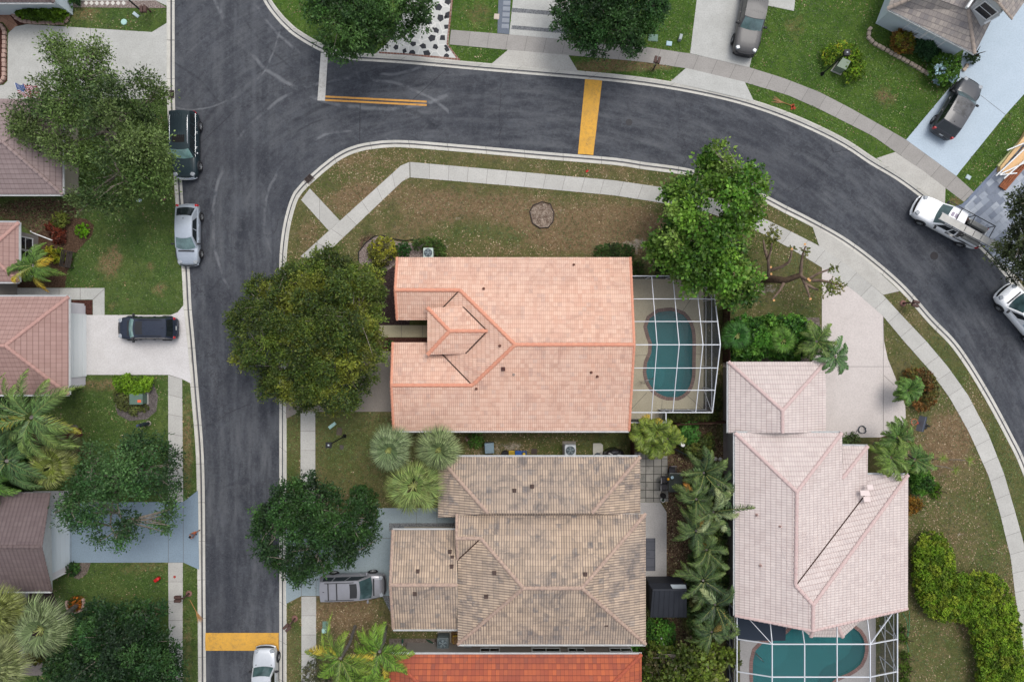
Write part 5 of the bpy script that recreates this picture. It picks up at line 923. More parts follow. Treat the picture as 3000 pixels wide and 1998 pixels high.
shrub('round green bush at the drive corner above the small pink roof', blob(2491, 1289, 27, 20, j=.05), .2, 1.3, [(66, 84, 46), (82, 100, 56)], dome=.5)
shrub('green bush with drooping leaves beside the right pink eave', [(2662, 1375), (2700, 1372), (2735, 1400), (2730, 1440), (2700, 1446), (2668, 1440)], .2, 1.8, LUSH, L=.25, wr=.3, gap=.12)
shrub('small bright green sprig bush on the lawn below the palms', blob(2742, 1436, 14, 24), .1, .9, [(88, 120, 30), (70, 100, 28)])
shrub('rusty croton bush low beside the pink eave', [(2661, 1455), (2692, 1458), (2702, 1480), (2690, 1502), (2661, 1505)], .1, 1.0, [(120, 90, 30), (96, 100, 34), (140, 96, 40)])
for k, (x, y, r) in enumerate(((2648, 1868, 14), (2652, 1922, 15), (2653, 1957, 15), (2652, 1990, 15), (2640, 1842, 11))):
    shrub(['round green ball shrub, second from the top beside the lower pool cage', 'darker round ball shrub in the row right of the lower pool cage', 'round ball shrub second from the bottom edge beside the lower pool cage', 'lowest round ball shrub beside the lower pool cage at the bottom edge', 'smallest ball shrub at the top of the row beside the lower pool cage'][k], blob(x, y, r, r, j=.04), .1, .9, [(74, 96, 30), (60, 80, 28)], group='ball shrubs beside the lower pool cage', dome=.4)
shrub('colourful orange and green croton bush in the bed by the pale blue wall', blob(2645, 122, 36, 40), .2, 1.8, [(110, 110, 28), (132, 84, 34), (80, 100, 30), (96, 64, 34)], L=.22, wr=.25)
shrub('dark green ferny bush in the bed under the pale blue house window', blob(2718, 138, 40, 38), .2, 1.6, [(36, 66, 38), (48, 80, 44)], L=.26, wr=.18, gap=.08)
shrub('bright green bush with pale blue flowers at the end of the bed', blob(2768, 200, 46, 50), .2, 1.9, [(76, 112, 36), (92, 130, 44), (58, 88, 32), (170, 186, 216)], weights=[4, 4, 3, .5], L=.17, wr=.5)
shrub('dark green bush tucked under the pale blue house corner', blob(2846, 168, 20, 16), .2, 1.4, [(42, 62, 34), (54, 74, 40)])
shrub('ring of lime green shrub with yellow flowers round the utility box', [(2412, 150), (2440, 126), (2472, 122), (2505, 140), (2525, 165), (2536, 190), (2530, 220), (2510, 236), (2478, 238), (2470, 205), (2478, 178), (2450, 168), (2430, 195), (2416, 190)], .2, 1.3, [(84, 116, 26), (104, 134, 32), (190, 178, 60), (66, 94, 24)], weights=[4, 4, 1.3, 3], dome=.4, layers=2.6)
shrub('green leafy seedlings in the narrow gap above the terracotta roof', blob(1535, 1897, 48, 9), .1, .7, [(70, 110, 50), (90, 130, 60)], L=.24, wr=.4, gap=.1)
shrub('dark green leafy bush between gutter and fence by the terracotta roof end', blob(1870, 1900, 34, 14), .2, 1.2, LUSH)
shrub('leafy dark undergrowth below the long fronded palm on the left edge', [(-40, 1140), (40, 1150), (60, 1250), (90, 1330), (130, 1380), (90, 1432), (-40, 1440)], .2, 1.6, [(34, 56, 26), (46, 70, 32), (60, 84, 36)], gap=.1, L=.22, wr=.3)
shrub('dark bushes in the deep shade of the bottom left palms', [(-20, 1740), (60, 1745), (55, 1900), (-20, 1930)], .2, 1.2, [(36, 48, 24), (50, 60, 28)], gap=.12, L=.2)

# ---- palms
def strip_quads(p0, p1, w0, w1, nrm):
    d = p1-p0; s = np.cross(nrm, d); s /= np.linalg.norm(s, axis=1, keepdims=True)+1e-9
    return np.stack([p0-s*w0[:, None], p1-s*w1[:, None], p1+s*w1[:, None], p0+s*w0[:, None]], 1)
def feather_frond(c, ang, L, droop, rise, col, tip, leaf=.55, n=24, curl=0.0):
    """pinnate frond; returns quads and colours"""
    t = np.linspace(.08, 1, n); r = L*(t-.10*t**3); z = rise*L*np.sin(t*1.7)-droop*L*t**2.2; a = ang+curl*t**1.5
    pts = np.stack([c[0]+r*np.cos(a), c[1]+r*np.sin(a), c[2]+z], 1); tg = np.gradient(pts, axis=0); tg /= np.linalg.norm(tg, axis=1, keepdims=True)
    side = np.stack([-np.sin(a), np.cos(a), np.zeros(n)], 1); V = []; C = []
    col = np.array(S(*col)); tip = np.array(S(*tip)); ll = leaf*(np.sin(np.pi*np.clip(t*.88+.10, 0, 1))**.55)*(1-.38*t)
    up = np.tile([0, 0, 1.], (n, 1))
    for sg in (-1, 1):
        for sub in (0, 1):
            tt = rng.uniform(-.3, .3, n); base = pts+tg*(L/n*(sub*.5+tt*.3))[:, None]; d = side*sg*.72+tg*.80+rng.normal(size=(n, 3))*.1; d /= np.linalg.norm(d, axis=1, keepdims=True)
            L_ = ll*rng.uniform(.85, 1.1, n); m1 = base+d*(L_*.55)[:, None]+np.stack([0*t, 0*t, .04*L_-.0], 1); e = base+d*L_[:, None]-np.stack([0*t, 0*t, L_*(.30+.25*rng.uniform(size=n))], 1)
            w = .020+.010*leaf; V.append(strip_quads(base, m1, np.full(n, w*.7), np.full(n, w), up)); V.append(strip_quads(m1, e, np.full(n, w), np.full(n, .004), up))
            cc = col[None]*(1-t[:, None]**1.6)+tip[None]*t[:, None]**1.6; cc = cc*1.15*rng.uniform(.35, 1.7, n)[:, None]; C += [cc, cc*1.15]
    rq = strip_quads(pts[:-1], pts[1:], np.full(n-1, .035)*(1-t[:-1]*.7), np.full(n-1, .035)*(1-t[1:]*.7), up[:-1]); V.append(rq); C.append(np.tile(np.array(S(150, 150, 84))*.9, (n-1, 1)))
    return np.concatenate(V), np.concatenate(C)
def fan_frond(c, ang, pet, R_, tilt, col, col2, n=40, spread=2.5):
    """palmate frond: petiole then a pleated fan"""
    d = np.array([math.cos(ang), math.sin(ang), 0.]); s = np.array([-d[1], d[0], 0.]); h = np.array(c)+d*pet*math.cos(tilt*.6)+np.array([0, 0, pet*math.sin(tilt)]); ax = d*math.cos(tilt*.8)+np.array([0, 0, math.sin(tilt*.8)]); nr = np.cross(ax, s)
    if nr[2] < 0: nr = -nr
    b = np.linspace(-spread/2, spread/2, n)+rng.normal(size=n)*.02; dr = ax[None]*np.cos(b)[:, None]+s[None]*np.sin(b)[:, None]; Ln = R_*(.82+.18*np.cos(b))*rng.uniform(.88, 1.06, n)
    p0 = np.tile(h, (n, 1))+dr*.05; m = h+dr*(Ln*.6)[:, None]+nr[None]*.05*R_; e = h+dr*Ln[:, None]-np.array([0, 0, 1])[None]*(Ln*rng.uniform(.12, .34, n))[:, None]
    w = R_*spread/n*.30; nn = nr[None]+rng.normal(size=(n, 3))*.35; V = [strip_quads(p0, m, np.full(n, .01), np.full(n, w), nn), strip_quads(m, e, np.full(n, w), np.full(n, .004), nn)]
    c1 = np.array(S(*col)); c2 = np.array(S(*col2)); k = 1.1*rng.uniform(.35, 1.7, n)[:, None]; C = [c1[None]*k, (c1*.4+c2*.6)[None]*k]
    P0 = np.array([c]); V.append(strip_quads(P0, h[None], np.array([.03]), np.array([.02]), np.array([[0, 0, 1.]]))); C.append(np.array([S(150, 158, 90)])); return np.concatenate(V), np.concatenate(C)
def palm(label, kind, top, ztop, base, fronds, group=None, rt=.14, trunkmat=None, name='palm_tree'):
    b = P(*base, .06); t = thing(name, label, 'palm tree', b, 0, group); c = P(*top, ztop); V = []; C = []
    for f in fronds:
        v, q = (feather_frond if kind == 'feather' else fan_frond)(np.array(c), *f); V.append(v); C.append(q)
    quad_mesh('fronds', np.concatenate(V)-np.array(b)[None, None], np.concatenate(C), m_frond, t)
    mb = MB(); m1 = b.lerp(c, .5)+Vector((.12, -.1, 0)); n = 9; path = []
    for i in range(n+1):
        s_ = i/n; path.append(b.lerp(m1, s_*2) if s_ < .5 else m1.lerp(c, s_*2-1))
    path[0] = b-Vector((0, 0, .1)); mb.tube(path, [rt*1.35]+[rt*(1.08 if i % 2 else .95) for i in range(n)], 9); mb.build('trunk', trunkmat or m_palmtrunk, t, b); return t
def ff(n, L, droop, rise, col, tip, leaf=.55, a0=0, jit=.25, skip=None, var=.15, special=None, n_l=34):
    out = []; n0 = n; n = int(n*1.35)
    for k in range(n):
        a = a0+6.283*k/n+random.uniform(-jit, jit)
        if skip and skip[0] < math.degrees(a) % 360 < skip[1]: continue
        cc, tt = col, tip
        if special and k in special: cc, tt = special[k]
        out.append((a, L*random.uniform(.72, 1.15), droop*random.uniform(.6, 1.6), rise*random.uniform(.2, 2.0), cc, tt, leaf*random.uniform(.95, 1.25), int(n_l*.5), random.uniform(-.45, .45)))
    return out
def fn(n, pet, Rr, col, col2, a0=0, tilts=(.9, .5, .15, -.2), seg=40, spread=2.5):
    n = int(n*1.3); return [(a0+k*2.39996+random.uniform(-.25, .25), pet*random.uniform(.8, 1.15)*(.25+.85*k/n), Rr*random.uniform(.75, 1.12), tilts[int(k/n*len(tilts))]+random.uniform(-.12, .12), col, col2, seg, spread) for k in range(n)]
GG = ((108, 124, 80), (134, 146, 104))
palm('leftmost of three grey green fan palms between the salmon and tan roofs', 'fan', (1140, 1318), 4.6, (1165, 1290), fn(26, .75, 1.15, (100, 118, 78), (132, 146, 104)), 'cluster of three fan palms')
palm('upper right of three grey green fan palms, its fronds over the tan roof corner', 'fan', (1286, 1318), 4.6, (1300, 1295), fn(20, .75, 1.15, (104, 120, 76), (134, 146, 98)), 'cluster of three fan palms')
palm('lowest and yellowest of the three fan palms beside the grey walkway', 'fan', (1212, 1422), 4.2, (1232, 1390), fn(15, 1.15, 1.25, (112, 132, 70), (140, 150, 86), tilts=(.8, .35, .05, -.15), spread=2.1), 'cluster of three fan palms')
FG = ((78, 104, 34), (112, 128, 44)); YL = ((132, 128, 42), (172, 148, 46)); LG = ((78, 112, 32), (108, 134, 44))
palm('leaning feather palm with a yellow frond across the pavement at the bottom', 'feather', (998, 1928), 5.2, (1040, 1834), ff(13, 3.0, .32, .25, *FG, leaf=.6, a0=.25, skip=(40, 95), special={6: YL, 0: YL, 3: LG, 10: LG, 11: LG}), rt=.11)
palm('leaning feather palm whose fronds reach over the terracotta roof corner', 'feather', (1112, 1908), 4.6, (1130, 1836), ff(13, 2.7, .3, .25, *LG, leaf=.6, a0=.5, skip=(48, 92), special={2: YL, 6: FG, 12: YL, 8: YL}), rt=.12)
palm('third bright green feather palm with its crown cut by the bottom edge', 'feather', (1055, 2005), 4.2, (1075, 1950), ff(12, 2.6, .3, .25, *LG, leaf=.6, a0=.1, special={3: FG, 7: FG}), rt=.1)
RY = ((74, 102, 54), (104, 120, 56))
palm('large drooping feather palm with a golden frond at the left edge', 'feather', (92, 1222), 5.6, (222, 1252), ff(15, 3.6, .38, .3, *RY, leaf=.75, a0=.1, special={11: ((112, 118, 44), (196, 148, 34)), 0: ((104, 116, 50), (124, 118, 36))}, n_l=44), rt=.15)
palm('dark feather palm partly cut by the left edge below the golden fronded one', 'feather', (20, 1350), 4.6, (60, 1345), ff(12, 3.0, .42, .25, (58, 86, 46), (80, 104, 56), leaf=.7, n_l=40), rt=.14)
palm('lime green feather palm hugging the left edge above the brown roof', 'feather', (-30, 1420), 4.0, (0, 1410), ff(11, 2.2, .42, .25, (78, 118, 44), (104, 138, 60), leaf=.6), rt=.12)
palm('yellow green fan palm between the loose tree and the left feather palms', 'fan', (150, 1365), 4.0, (170, 1360), fn(18, .9, 1.1, (104, 116, 46), (136, 140, 84)))
palm('small fan palm behind the loose tree with stiff pointed fans', 'fan', (170, 1305), 3.2, (190, 1300), fn(10, .9, .9, (92, 110, 60), (120, 132, 84)))
palm('pale grey green fan palm beside the round flower ring at lower left', 'fan', (122, 1842), 5.6, (225, 1772), fn(22, 1.1, 1.35, (100, 116, 74), (130, 142, 100), tilts=(.8, .4, .1, -.2), spread=2.2), rt=.17)
palm('fan palm at the left edge just under the brown roof corner', 'fan', (0, 1790), 5.4, (70, 1755), fn(20, 1.0, 1.3, (104, 112, 56), (128, 134, 76)), rt=.15)
palm('fan palm cut by the left edge in the bottom corner', 'fan', (-5, 1945), 5.4, (55, 1880), fn(20, 1.2, 1.4, (112, 122, 76), (138, 144, 96)), rt=.15)
palm('feathery palm with orange tipped fronds beside the left house window', 'feather', (100, 778), 2.6, (112, 776), ff(17, 1.9, .5, .45, (74, 104, 44), (96, 122, 50), leaf=.5, special={0: ((86, 110, 40), (196, 150, 40)), 15: ((86, 110, 40), (186, 150, 40)), 16: ((90, 110, 40), (190, 150, 40)), 1: ((86, 110, 40), (180, 150, 40))}), rt=.12)
palm('small dark palm with a bare brown heart on the warm concrete drive edge', 'feather', (2447, 1044), 3.2, (2428, 1046), ff(11, 1.6, .45, .3, (66, 98, 54), (88, 120, 68), leaf=.42, a0=-.6, skip=(60, 88)), rt=.1)
palm('feathery palm at the right end of the tropical bushes above the drive', 'feather', (2392, 1000), 3.0, (2380, 1000), ff(12, 1.6, .5, .4, (72, 98, 40), (104, 122, 54), leaf=.45), rt=.1)
palm('compact bushy palm at the bend of the warm concrete driveway', 'feather', (2658, 1143), 1.8, (2660, 1143), ff(18, 1.15, .45, .5, (72, 108, 44), (98, 126, 56), leaf=.45), rt=.14)
palm('uppermost palm of the group right of the small pink roof', 'feather', (2628, 1282), 3.0, (2560, 1300), ff(12, 1.6, .5, .4, (66, 96, 40), (98, 122, 52), leaf=.45, a0=.4), 'palms beside the pink house', rt=.08)
palm('widest palm of the group right of the small pink roof', 'feather', (2608, 1340), 2.9, (2555, 1315), ff(14, 1.8, .45, .4, (84, 112, 44), (116, 132, 60), leaf=.5), 'palms beside the pink house', rt=.08)
palm('rightmost palm of the group beside the pink house', 'feather', (2680, 1345), 2.4, (2655, 1330), ff(13, 1.5, .5, .4, (64, 98, 44), (108, 126, 54), leaf=.45, skip=(150, 200)), 'palms beside the pink house', rt=.08)
for lab, x, y, z in (('yellow green areca palm, upper left of the clump below the pool cage', 1885, 1268, 2.6), ('areca palm with a golden frond in the middle of the clump below the pool cage', 1925, 1262, 2.8), ('areca palm at the right of the clump below the pool cage', 1955, 1285, 2.6), ('lowest areca palm of the clump, over the patio slabs', 1910, 1305, 2.4)):
    palm(lab, 'feather', (x, y), z, (x-3, y-2), ff(12, 1.35, .45, .5, (84, 106, 36), (118, 126, 44), leaf=.5, special={4: ((126, 124, 42), (168, 140, 46))}), 'areca palms below the pool cage', rt=.07)
CP = ((56, 78, 38), (88, 104, 50)); OR = ((118, 104, 44), (178, 118, 48)); DG = ((40, 62, 32), (60, 82, 40)); PG = ((104, 122, 84), (140, 146, 100))
for i, (x, y, z, Lf, lab, c0, sp_) in enumerate(((2062, 1385, 3.6, 2.0, 'topmost palm of the column beside the side path', CP, {3: DG}), (2105, 1420, 3.2, 1.7, 'dark palm leaning over the side path in the palm column', DG, {}), (2040, 1462, 3.8, 2.0, 'palm with two orange fronds beside the black patio chairs', CP, {2: OR, 8: PG}), (2090, 1500, 3.5, 1.9, 'palm with a pale dried frond in the palm column', PG, {1: CP, 4: DG, 7: CP}), (2040, 1555, 4.0, 1.9, 'palm with one orange frond right of the slate slabs', CP, {10: OR, 4: DG}), (2070, 1610, 3.4, 1.7, 'palm with rusty lower fronds above the black shed', CP, {8: OR, 10: PG}), (2060, 1700, 3.8, 2.1, 'palm overhanging the black shed roof', CP, {3: DG, 6: DG, 1: PG}), (2095, 1770, 3.8, 2.1, 'dark palm right of the black shed', DG, {2: CP, 7: PG}), (2085, 1850, 3.4, 1.8, 'lowest palm of the column above the yellow green shrub tree', CP, {3: OR, 7: DG}))):
    palm(lab, 'feather', (x, y), z, (x-12, y-12), ff([9, 8, 12, 7, 10, 8, 11, 9, 10][i], Lf*[1.1, 1.2, 1.0, 1.25, 1.1, 1.0, 1.2, .95, 1.1][i], [.3, .5, .4, .25, .5, .35, .45, .3, .5][i], [.5, .2, .4, .6, .3, .5, .2, .6, .35][i], *c0, leaf=.5, special=sp_, a0=i*.7, jit=.55), 'palm column along the side path', rt=.09)
palm('broad leaved palm shrub at the left of the tropical bushes', 'fan', (2160, 985), 2.6, (2158, 988), fn(12, .6, .8, (48, 92, 34), (70, 116, 46)), rt=.08)
palm('fan leaved palm in the middle of the tropical bushes', 'fan', (2295, 1000), 2.4, (2292, 1002), fn(12, .6, .7, (82, 124, 42), (108, 140, 60)), rt=.08)
# thin stemmed rosette plants
def rosette(label, pts, heads):
    b = P(*pts[0][0], .06); t = thing('dracaena', label, 'plant', b); mb = MB()
    for a, c in pts: A = P(*a, .06); B = P(*c, 1.5); mb.tube([A, A.lerp(B, .5)+Vector((0, .06, .1)), B], [.035, .03, .022], 5)
    mb.build('stems', plain('stem_pale', S(168, 160, 148), .9), t, b)
    for x, y in heads:
        c = np.array(P(x, y, 1.5)); n = 26; a = rng.uniform(0, 6.28, n); el = rng.uniform(.0, 1.0, n); d = np.stack([np.cos(a)*np.cos(el), np.sin(a)*np.cos(el), np.sin(el)], 1); L = rng.uniform(.4, .58, n)
        e = c+d*L[:, None]-np.array([0, 0, .15]); V = strip_quads(np.tile(c, (n, 1)), e, np.full(n, .03), np.full(n, .005), np.tile([0, 0, 1.], (n, 1))); quad_mesh('leaf_head', V-np.array(b)[None, None], np.tile(S(112, 130, 44), (n, 1))*rng.uniform(.7, 1.3, n)[:, None], m_frond, t)
rosette('thin pale stemmed plant with spiky leaf heads lying over the right lawn', [((2735, 1346), (2763, 1342)), ((2780, 1346), (2838, 1350)), ((2740, 1364), (2798, 1376)), ((2735, 1352), (2722, 1356))], [(2763, 1343), (2838, 1350), (2798, 1377), (2722, 1357)])

shrub('dark dense undergrowth of leaves along the palm column', [(2020, 1370), (2110, 1360), (2124, 1420), (2126, 1700), (2112, 1880), (2040, 1890), (2005, 1820), (2010, 1700), (2025, 1660), (2012, 1560), (2020, 1450)], .3, 2.6, [(38, 58, 28), (52, 76, 34), (70, 92, 42), (84, 76, 44)], L=.26, wr=.3, gap=.2, puff=.5)
# ---- pollarded tree with bare cut limbs
m_bark3 = bark('bark_pollard', (134, 116, 102), (96, 80, 70))
b = P(2262, 818, .06); t = thing('pollarded_tree', 'bare brown tree with sawn limbs and tufts of new leaves beside the warm drive', 'tree', b)
def Q(x, y, z): return P(x, y, z)
mb = MB(); mb.tube([Q(2238, 815, 0), Q(2262, 818, 1.1), Q(2300, 822, 1.9), Q(2345, 806, 2.4)], [.38, .3, .25, .2], 10); mb.build('trunk', m_bark2, t, b)
LIMB = [[(2250, 815, .9), (2252, 790, 2.0), (2250, 760, 2.8), (2258, 735, 3.2), (2262, 712, 3.5)], [(2250, 760, 2.6), (2240, 730, 3.2), (2236, 702, 3.4)], [(2256, 792, 1.6), (2290, 782, 2.4), (2312, 768, 2.9), (2318, 748, 3.2), (2320, 728, 3.4)], [(2345, 806, 2.3), (2348, 770, 2.8), (2352, 745, 3.2), (2360, 722, 3.5)], [(2345, 808, 2.3), (2365, 820, 2.7), (2400, 800, 3.1), (2435, 788, 3.4)], [(2350, 812, 2.3), (2365, 848, 2.7), (2372, 872, 2.9)], [(2300, 822, 1.8), (2285, 850, 2.2), (2262, 878, 2.5)], [(2380, 822, 2.6), (2405, 822, 3.0), (2440, 830, 3.3), (2452, 836, 3.4)], [(2360, 832, 2.5), (2385, 845, 2.7), (2405, 852, 2.9)]]
for l in LIMB: mb = MB(); n = len(l); mb.tube([Q(*p) for p in l], [.14-.085*i/(n-1) for i in range(n)], 7); mb.build('limb', m_bark3, t, b)
for x, y, z in ((2258, 783, 2.1), (2259, 803, 1.7), (2242, 808, 1.4), (2368, 818, 2.85), (2372, 822, 2.8), (2374, 876, 2.95), (2267, 880, 2.6), (2320, 730, 3.45), (2358, 716, 3.5)):
    mb = MB(); mb.cyl(Q(x, y, z), .09, .04, 10); mb.build('sawn_end', plain('fresh_cut_wood', S(206, 156, 104), .8), t, b)
for x, y, r, c0 in ((2262, 688, 24, 0), (2262, 712, 14, 0), (2326, 726, 10, 1), (2362, 738, 14, 0), (2440, 788, 13, 0), (2450, 838, 26, 0), (2420, 850, 22, 0), (2258, 725, 12, 0)):
    crown(t, b, blob(x, y, r), 2.9, 3.8, .3, 10, .14, [(86, 100, 44), (104, 116, 54), (120, 112, 62)], name='leaf_tuft', twig=.4, dome=.5, layers=2.6, bright=1.45)
# ---------------------------------------------------------------- vehicles
def carpaint(name, c, metal=.4, rough=.32):
    s = N(name, rough, .5, metal); dk = c[0] < .12; s.b.inputs['Coat Weight'].default_value = .15 if dk else .5; s.b.inputs['Coat Roughness'].default_value = .1; s.b.inputs['Specular IOR Level'].default_value = .28 if dk else .5; s.b.inputs['Metallic'].default_value = 0 if dk else metal; s.b.inputs['Roughness'].default_value = .42 if dk else rough
    s.col(s.mix(s.mathn('MULTIPLY', s.ramp(s.noise(5, 5, .7), .4, .75), .18), c, tuple(min(1, q*1.5+.02) for q in c))); return s.m
m_tyre = plain('tyre_rubber', (.02, .02, .022), .9, .2); m_rim = plain('alloy_rim', (.5, .51, .52), .3, .5, .8); m_trim = plain('black_trim', (.02, .021, .024), .6, .3); m_chrome = plain('chrome_trim', (.7, .72, .74), .15, .5, 1.0)
m_red = plain('tail_lens', (.38, .015, .02), .25, .5); m_lens = plain('head_lens', (.26, .28, .30), .15, .6); m_carglass = plain('car_glass', (.010, .014, .016), .06, .7)
def glassm(name, c): return plain(name, c, .08, .6, 0, var=.35, scale=1.7, c2=tuple(q*.45 for q in c))
m_ws_teal = glassm('windscreen_teal', (.14, .22, .22)); m_ws_dark = glassm('windscreen_dark', (.04, .075, .08)); m_ws_mid = glassm('windscreen_mid', (.055, .10, .10)); m_ws_pale = glassm('windscreen_shade', (.22, .38, .36))
def wheel(rt, x, y, r, w, side, rimc=None):
    M = Matrix.Rotation(R(90)*(-side), 3, 'X'); c = Vector((x, y, r))
    mb = MB(); mb.lathe(c, [(r*.62, -w/2), (r*.92, -w/2), (r, -w*.36), (r, w*.36), (r*.92, w/2), (r*.66, w/2), (r*.62, w*.38)], 22, rot=M); wh = mb.build('wheel', m_tyre, rt)
    mb = MB(); mb.lathe(c, [(.001, w*.30), (r*.16, w*.34), (r*.17, w*.22), (r*.60, w*.20), (r*.66, w*.44), (r*.62, w*.44)], 22, rot=M)
    for k in range(5):
        a = 6.283*k/5; d = M@Vector((math.cos(a), math.sin(a), 0)); n_ = M@Vector((0, 0, 1)); mb.bar(c+n_*w*.34+d*r*.1, c+n_*w*.36+d*r*.62, r*.16, .02)
    mb.build('rim', rimc or m_rim, wh)
def car(name, label, cat, pos, head, L, Wd, H, paint, kind='suv', ws=None, zb=1.0, **o):
    """head: degrees, direction of the nose in the picture world (0 = +X)"""
    p = P(*pos, .035 if o.get('road') else .115); rt = thing(name, label, cat, p, R(head)); rw = o.get('rw', .36); hl = L/2; hw = Wd/2; pick = kind == 'pickup'
    us = [0, .012, .04, .09, .16, .3, .5, .62, .70, .78, .86, .92, .96, .985, 1.0]
    plan = [.74, .86, .93, .975, 1, 1, 1, 1, 1, .995, .975, .93, .87, .77, .60]
    if kind == 'sedan': top = [.62, .80, .90, .94, .97, .96, .94, .95, .95, .90, .84, .77, .70, .62, .52]
    elif pick: top = [.95, 1.0, 1.0, 1.0, 1.0, 1.0, 1.02, 1.06, 1.10, 1.10, 1.07, 1.03, .98, .88, .74]
    else: top = [.70, .92, .98, 1.0, 1.0, 1.0, 1.0, 1.02, 1.04, 1.03, .99, .94, .88, .78, .62]
    s_ = zb/1.0; hf = o.get('hood', 1.0); vs = []; m = 8; full = 2*m-1; bz = o.get('bz', .24)
    cut = o.get('bed') and o['bed']
    for u, pl, tz in zip(us, plan, top):
        x = -hl+L*u; w = hw*pl; z = tz*s_*(hf if u > .7 else 1); half = [(0, z), (.5*w, z-.004), (.78*w, z-.02), (.92*w, z-.07), (.985*w, z-.20), (w, z*.55+.05), (.97*w, bz+.10), (.86*w, bz)]
        ring = [(x, y, zz) for y, zz in reversed(half)]+[(x, -y, zz) for y, zz in half[1:]]; vs += ring
    q = full; fs = []
    for i in range(len(us)-1):
        for k in range(q-1): fs.append((i*q+k, (i+1)*q+k, (i+1)*q+k+1, i*q+k+1))
    if cut:   # leave the load bed open on top
        fs = [f for f in fs if not (-hl+L*us[f[0]//q] < -hl+L*cut-.01 and 2 < f[0] % q < 11)]
    mb = MB(); mb.add(vs, [tuple(reversed(f)) for f in fs], 0, True); n = len(us); mb.add(vs[:q], [tuple(range(q))]); mb.add(vs[-q:], [tuple(reversed(range(q)))]); mb.add([v for i in range(n) for v in (vs[i*q], vs[i*q+q-1])], [(2*i, 2*i+1, 2*i+3, 2*i+2) for i in range(n-1)])
    body = mb.build('body', paint, rt)
    # greenhouse: belt and roof outlines
    xf, xrf, xrr, xr = [ -hl+L*q_ for q_ in o['cab']]; wb = hw*.93; wr = hw*o.get('roofw', .76); zb_ = top[7]*s_-.02
    bowf = o.get('bow', .10)
    def Pb(x, w, s, z, bow): return Vector((x+bow*(1-(2*s-1)**2), w*(2*s-1), z))
    def front(s, t, off=0): a = Pb(xf, wb, s, zb_, bowf*1.5); b = Pb(xrf, wr, s, H-.045+.035*(1-(2*s-1)**2), bowf); return a.lerp(b, t)+Vector((.6, 0, .8))*off+Vector((0, 0, .05*4*t*(1-t)*.4))
    def rear(s, t, off=0): a = Pb(xr, wb, s, zb_, -bowf*.8); b = Pb(xrr, wr, s, H-.06+.035*(1-(2*s-1)**2), -bowf*.5); return a.lerp(b, t)+Vector((-.7, 0, .7))*off
    def roofp(s, t, off=0): a = Pb(xrf, wr, s, H-.045+.035*(1-(2*s-1)**2), bowf); b = Pb(xrr, wr, s, H-.06+.035*(1-(2*s-1)**2), -bowf*.5); return a.lerp(b, t)+Vector((0, 0, .05*4*t*(1-t)+off))
    def side_(sg): 
        def f(s, t, off=0): a = Vector((xf, sg*wb, zb_)).lerp(Vector((xr, sg*wb, zb_)), s); b = Vector((xrf, sg*wr, H-.045)).lerp(Vector((xrr, sg*wr, H-.06)), s); return a.lerp(b, t)+Vector((0, sg*.9, .3))*off+Vector((0, 0, .05*4*s*(1-s)*t))
        return f
    def patch(mb, f, s0, s1, t0, t1, off=0, ns=10, nt=5, flip=False, trap=0, shear=0):
        vs = []
        for j in range(nt+1):
            t = t0+(t1-t0)*j/nt; e = trap*j/nt
            for i in range(ns+1): s = s0+e+shear*j/nt+((s1-e)-(s0+e))*i/ns; vs.append(f(s, t, off))
        fs = [(j*(ns+1)+i, j*(ns+1)+i+1, (j+1)*(ns+1)+i+1, (j+1)*(ns+1)+i) for j in range(nt) for i in range(ns)]
        mb.add(vs, [tuple(reversed(f_)) for f_ in fs] if flip else fs, 0, True)
    mb = MB(); patch(mb, front, 0, 1, 0, 1); patch(mb, rear, 0, 1, 0, 1, flip=True); patch(mb, roofp, 0, 1, 0, 1)
    for sg in (1, -1): patch(mb, side_(sg), 0, 1, 0, 1, flip=sg > 0)
    cab = mb.build('cabin', paint, rt)
    mb = MB(); patch(mb, front, .055, .945, .06, .96, .006); mb.build('windscreen', ws or m_ws_mid, rt)
    mb = MB(); patch(mb, rear, .08, .92, .12, .90, .006, flip=True); mb.build('rear_window', m_carglass, rt)
    for sg in (1, -1):
        for (a, b) in o.get('wins', ((.05, .36), (.39, .68), (.71, .93))):
            mb = MB(); patch(mb, side_(sg), a, b, .14, .86, .006, flip=sg > 0, trap=0); mb.build('side_window', m_carglass, rt)
    if o.get('sunroof'):
        a, b, c, d, mt = o['sunroof']; mb = MB(); patch(mb, roofp, a, b, c, d, .008); mb.build('sunroof', mt, rt)
        if o.get('pano2'): a, b, c, d = o['pano2']; mb = MB(); patch(mb, roofp, a, b, c, d, .012); mb.build('sunroof', mt, rt)
    if o.get('rails'):
        for sg in (.07, .93): mb = MB(); mb.tube([roofp(sg, .12, .02), roofp(sg, .18, .07), roofp(sg, .8, .07), roofp(sg, .88, .02)], .022, 6); mb.build('roof_rail', o['rails'], rt)
    for t in o.get('bars', ()): mb = MB(); mb.bar(roofp(.06, t, .075), roofp(.94, t, .075), .07, .03); mb.build('roof_bar', m_trim, rt)
    if o.get('ribs'):
        mb = MB()
        for k in range(7): s = .2+.6*k/6; mb.tube([roofp(s, .3, .004), roofp(s, .92, .004)], .012, 4)
        mb.build('roof_ribs', paint, rt)
    if o.get('fin', 1): mb = MB(); c = roofp(.5, .9, .02); mb.box(c, (.16, .03, .07), taper=.4); mb.build('antenna', m_trim, rt)
    wx = hl*.615 if not pick else hl*.62
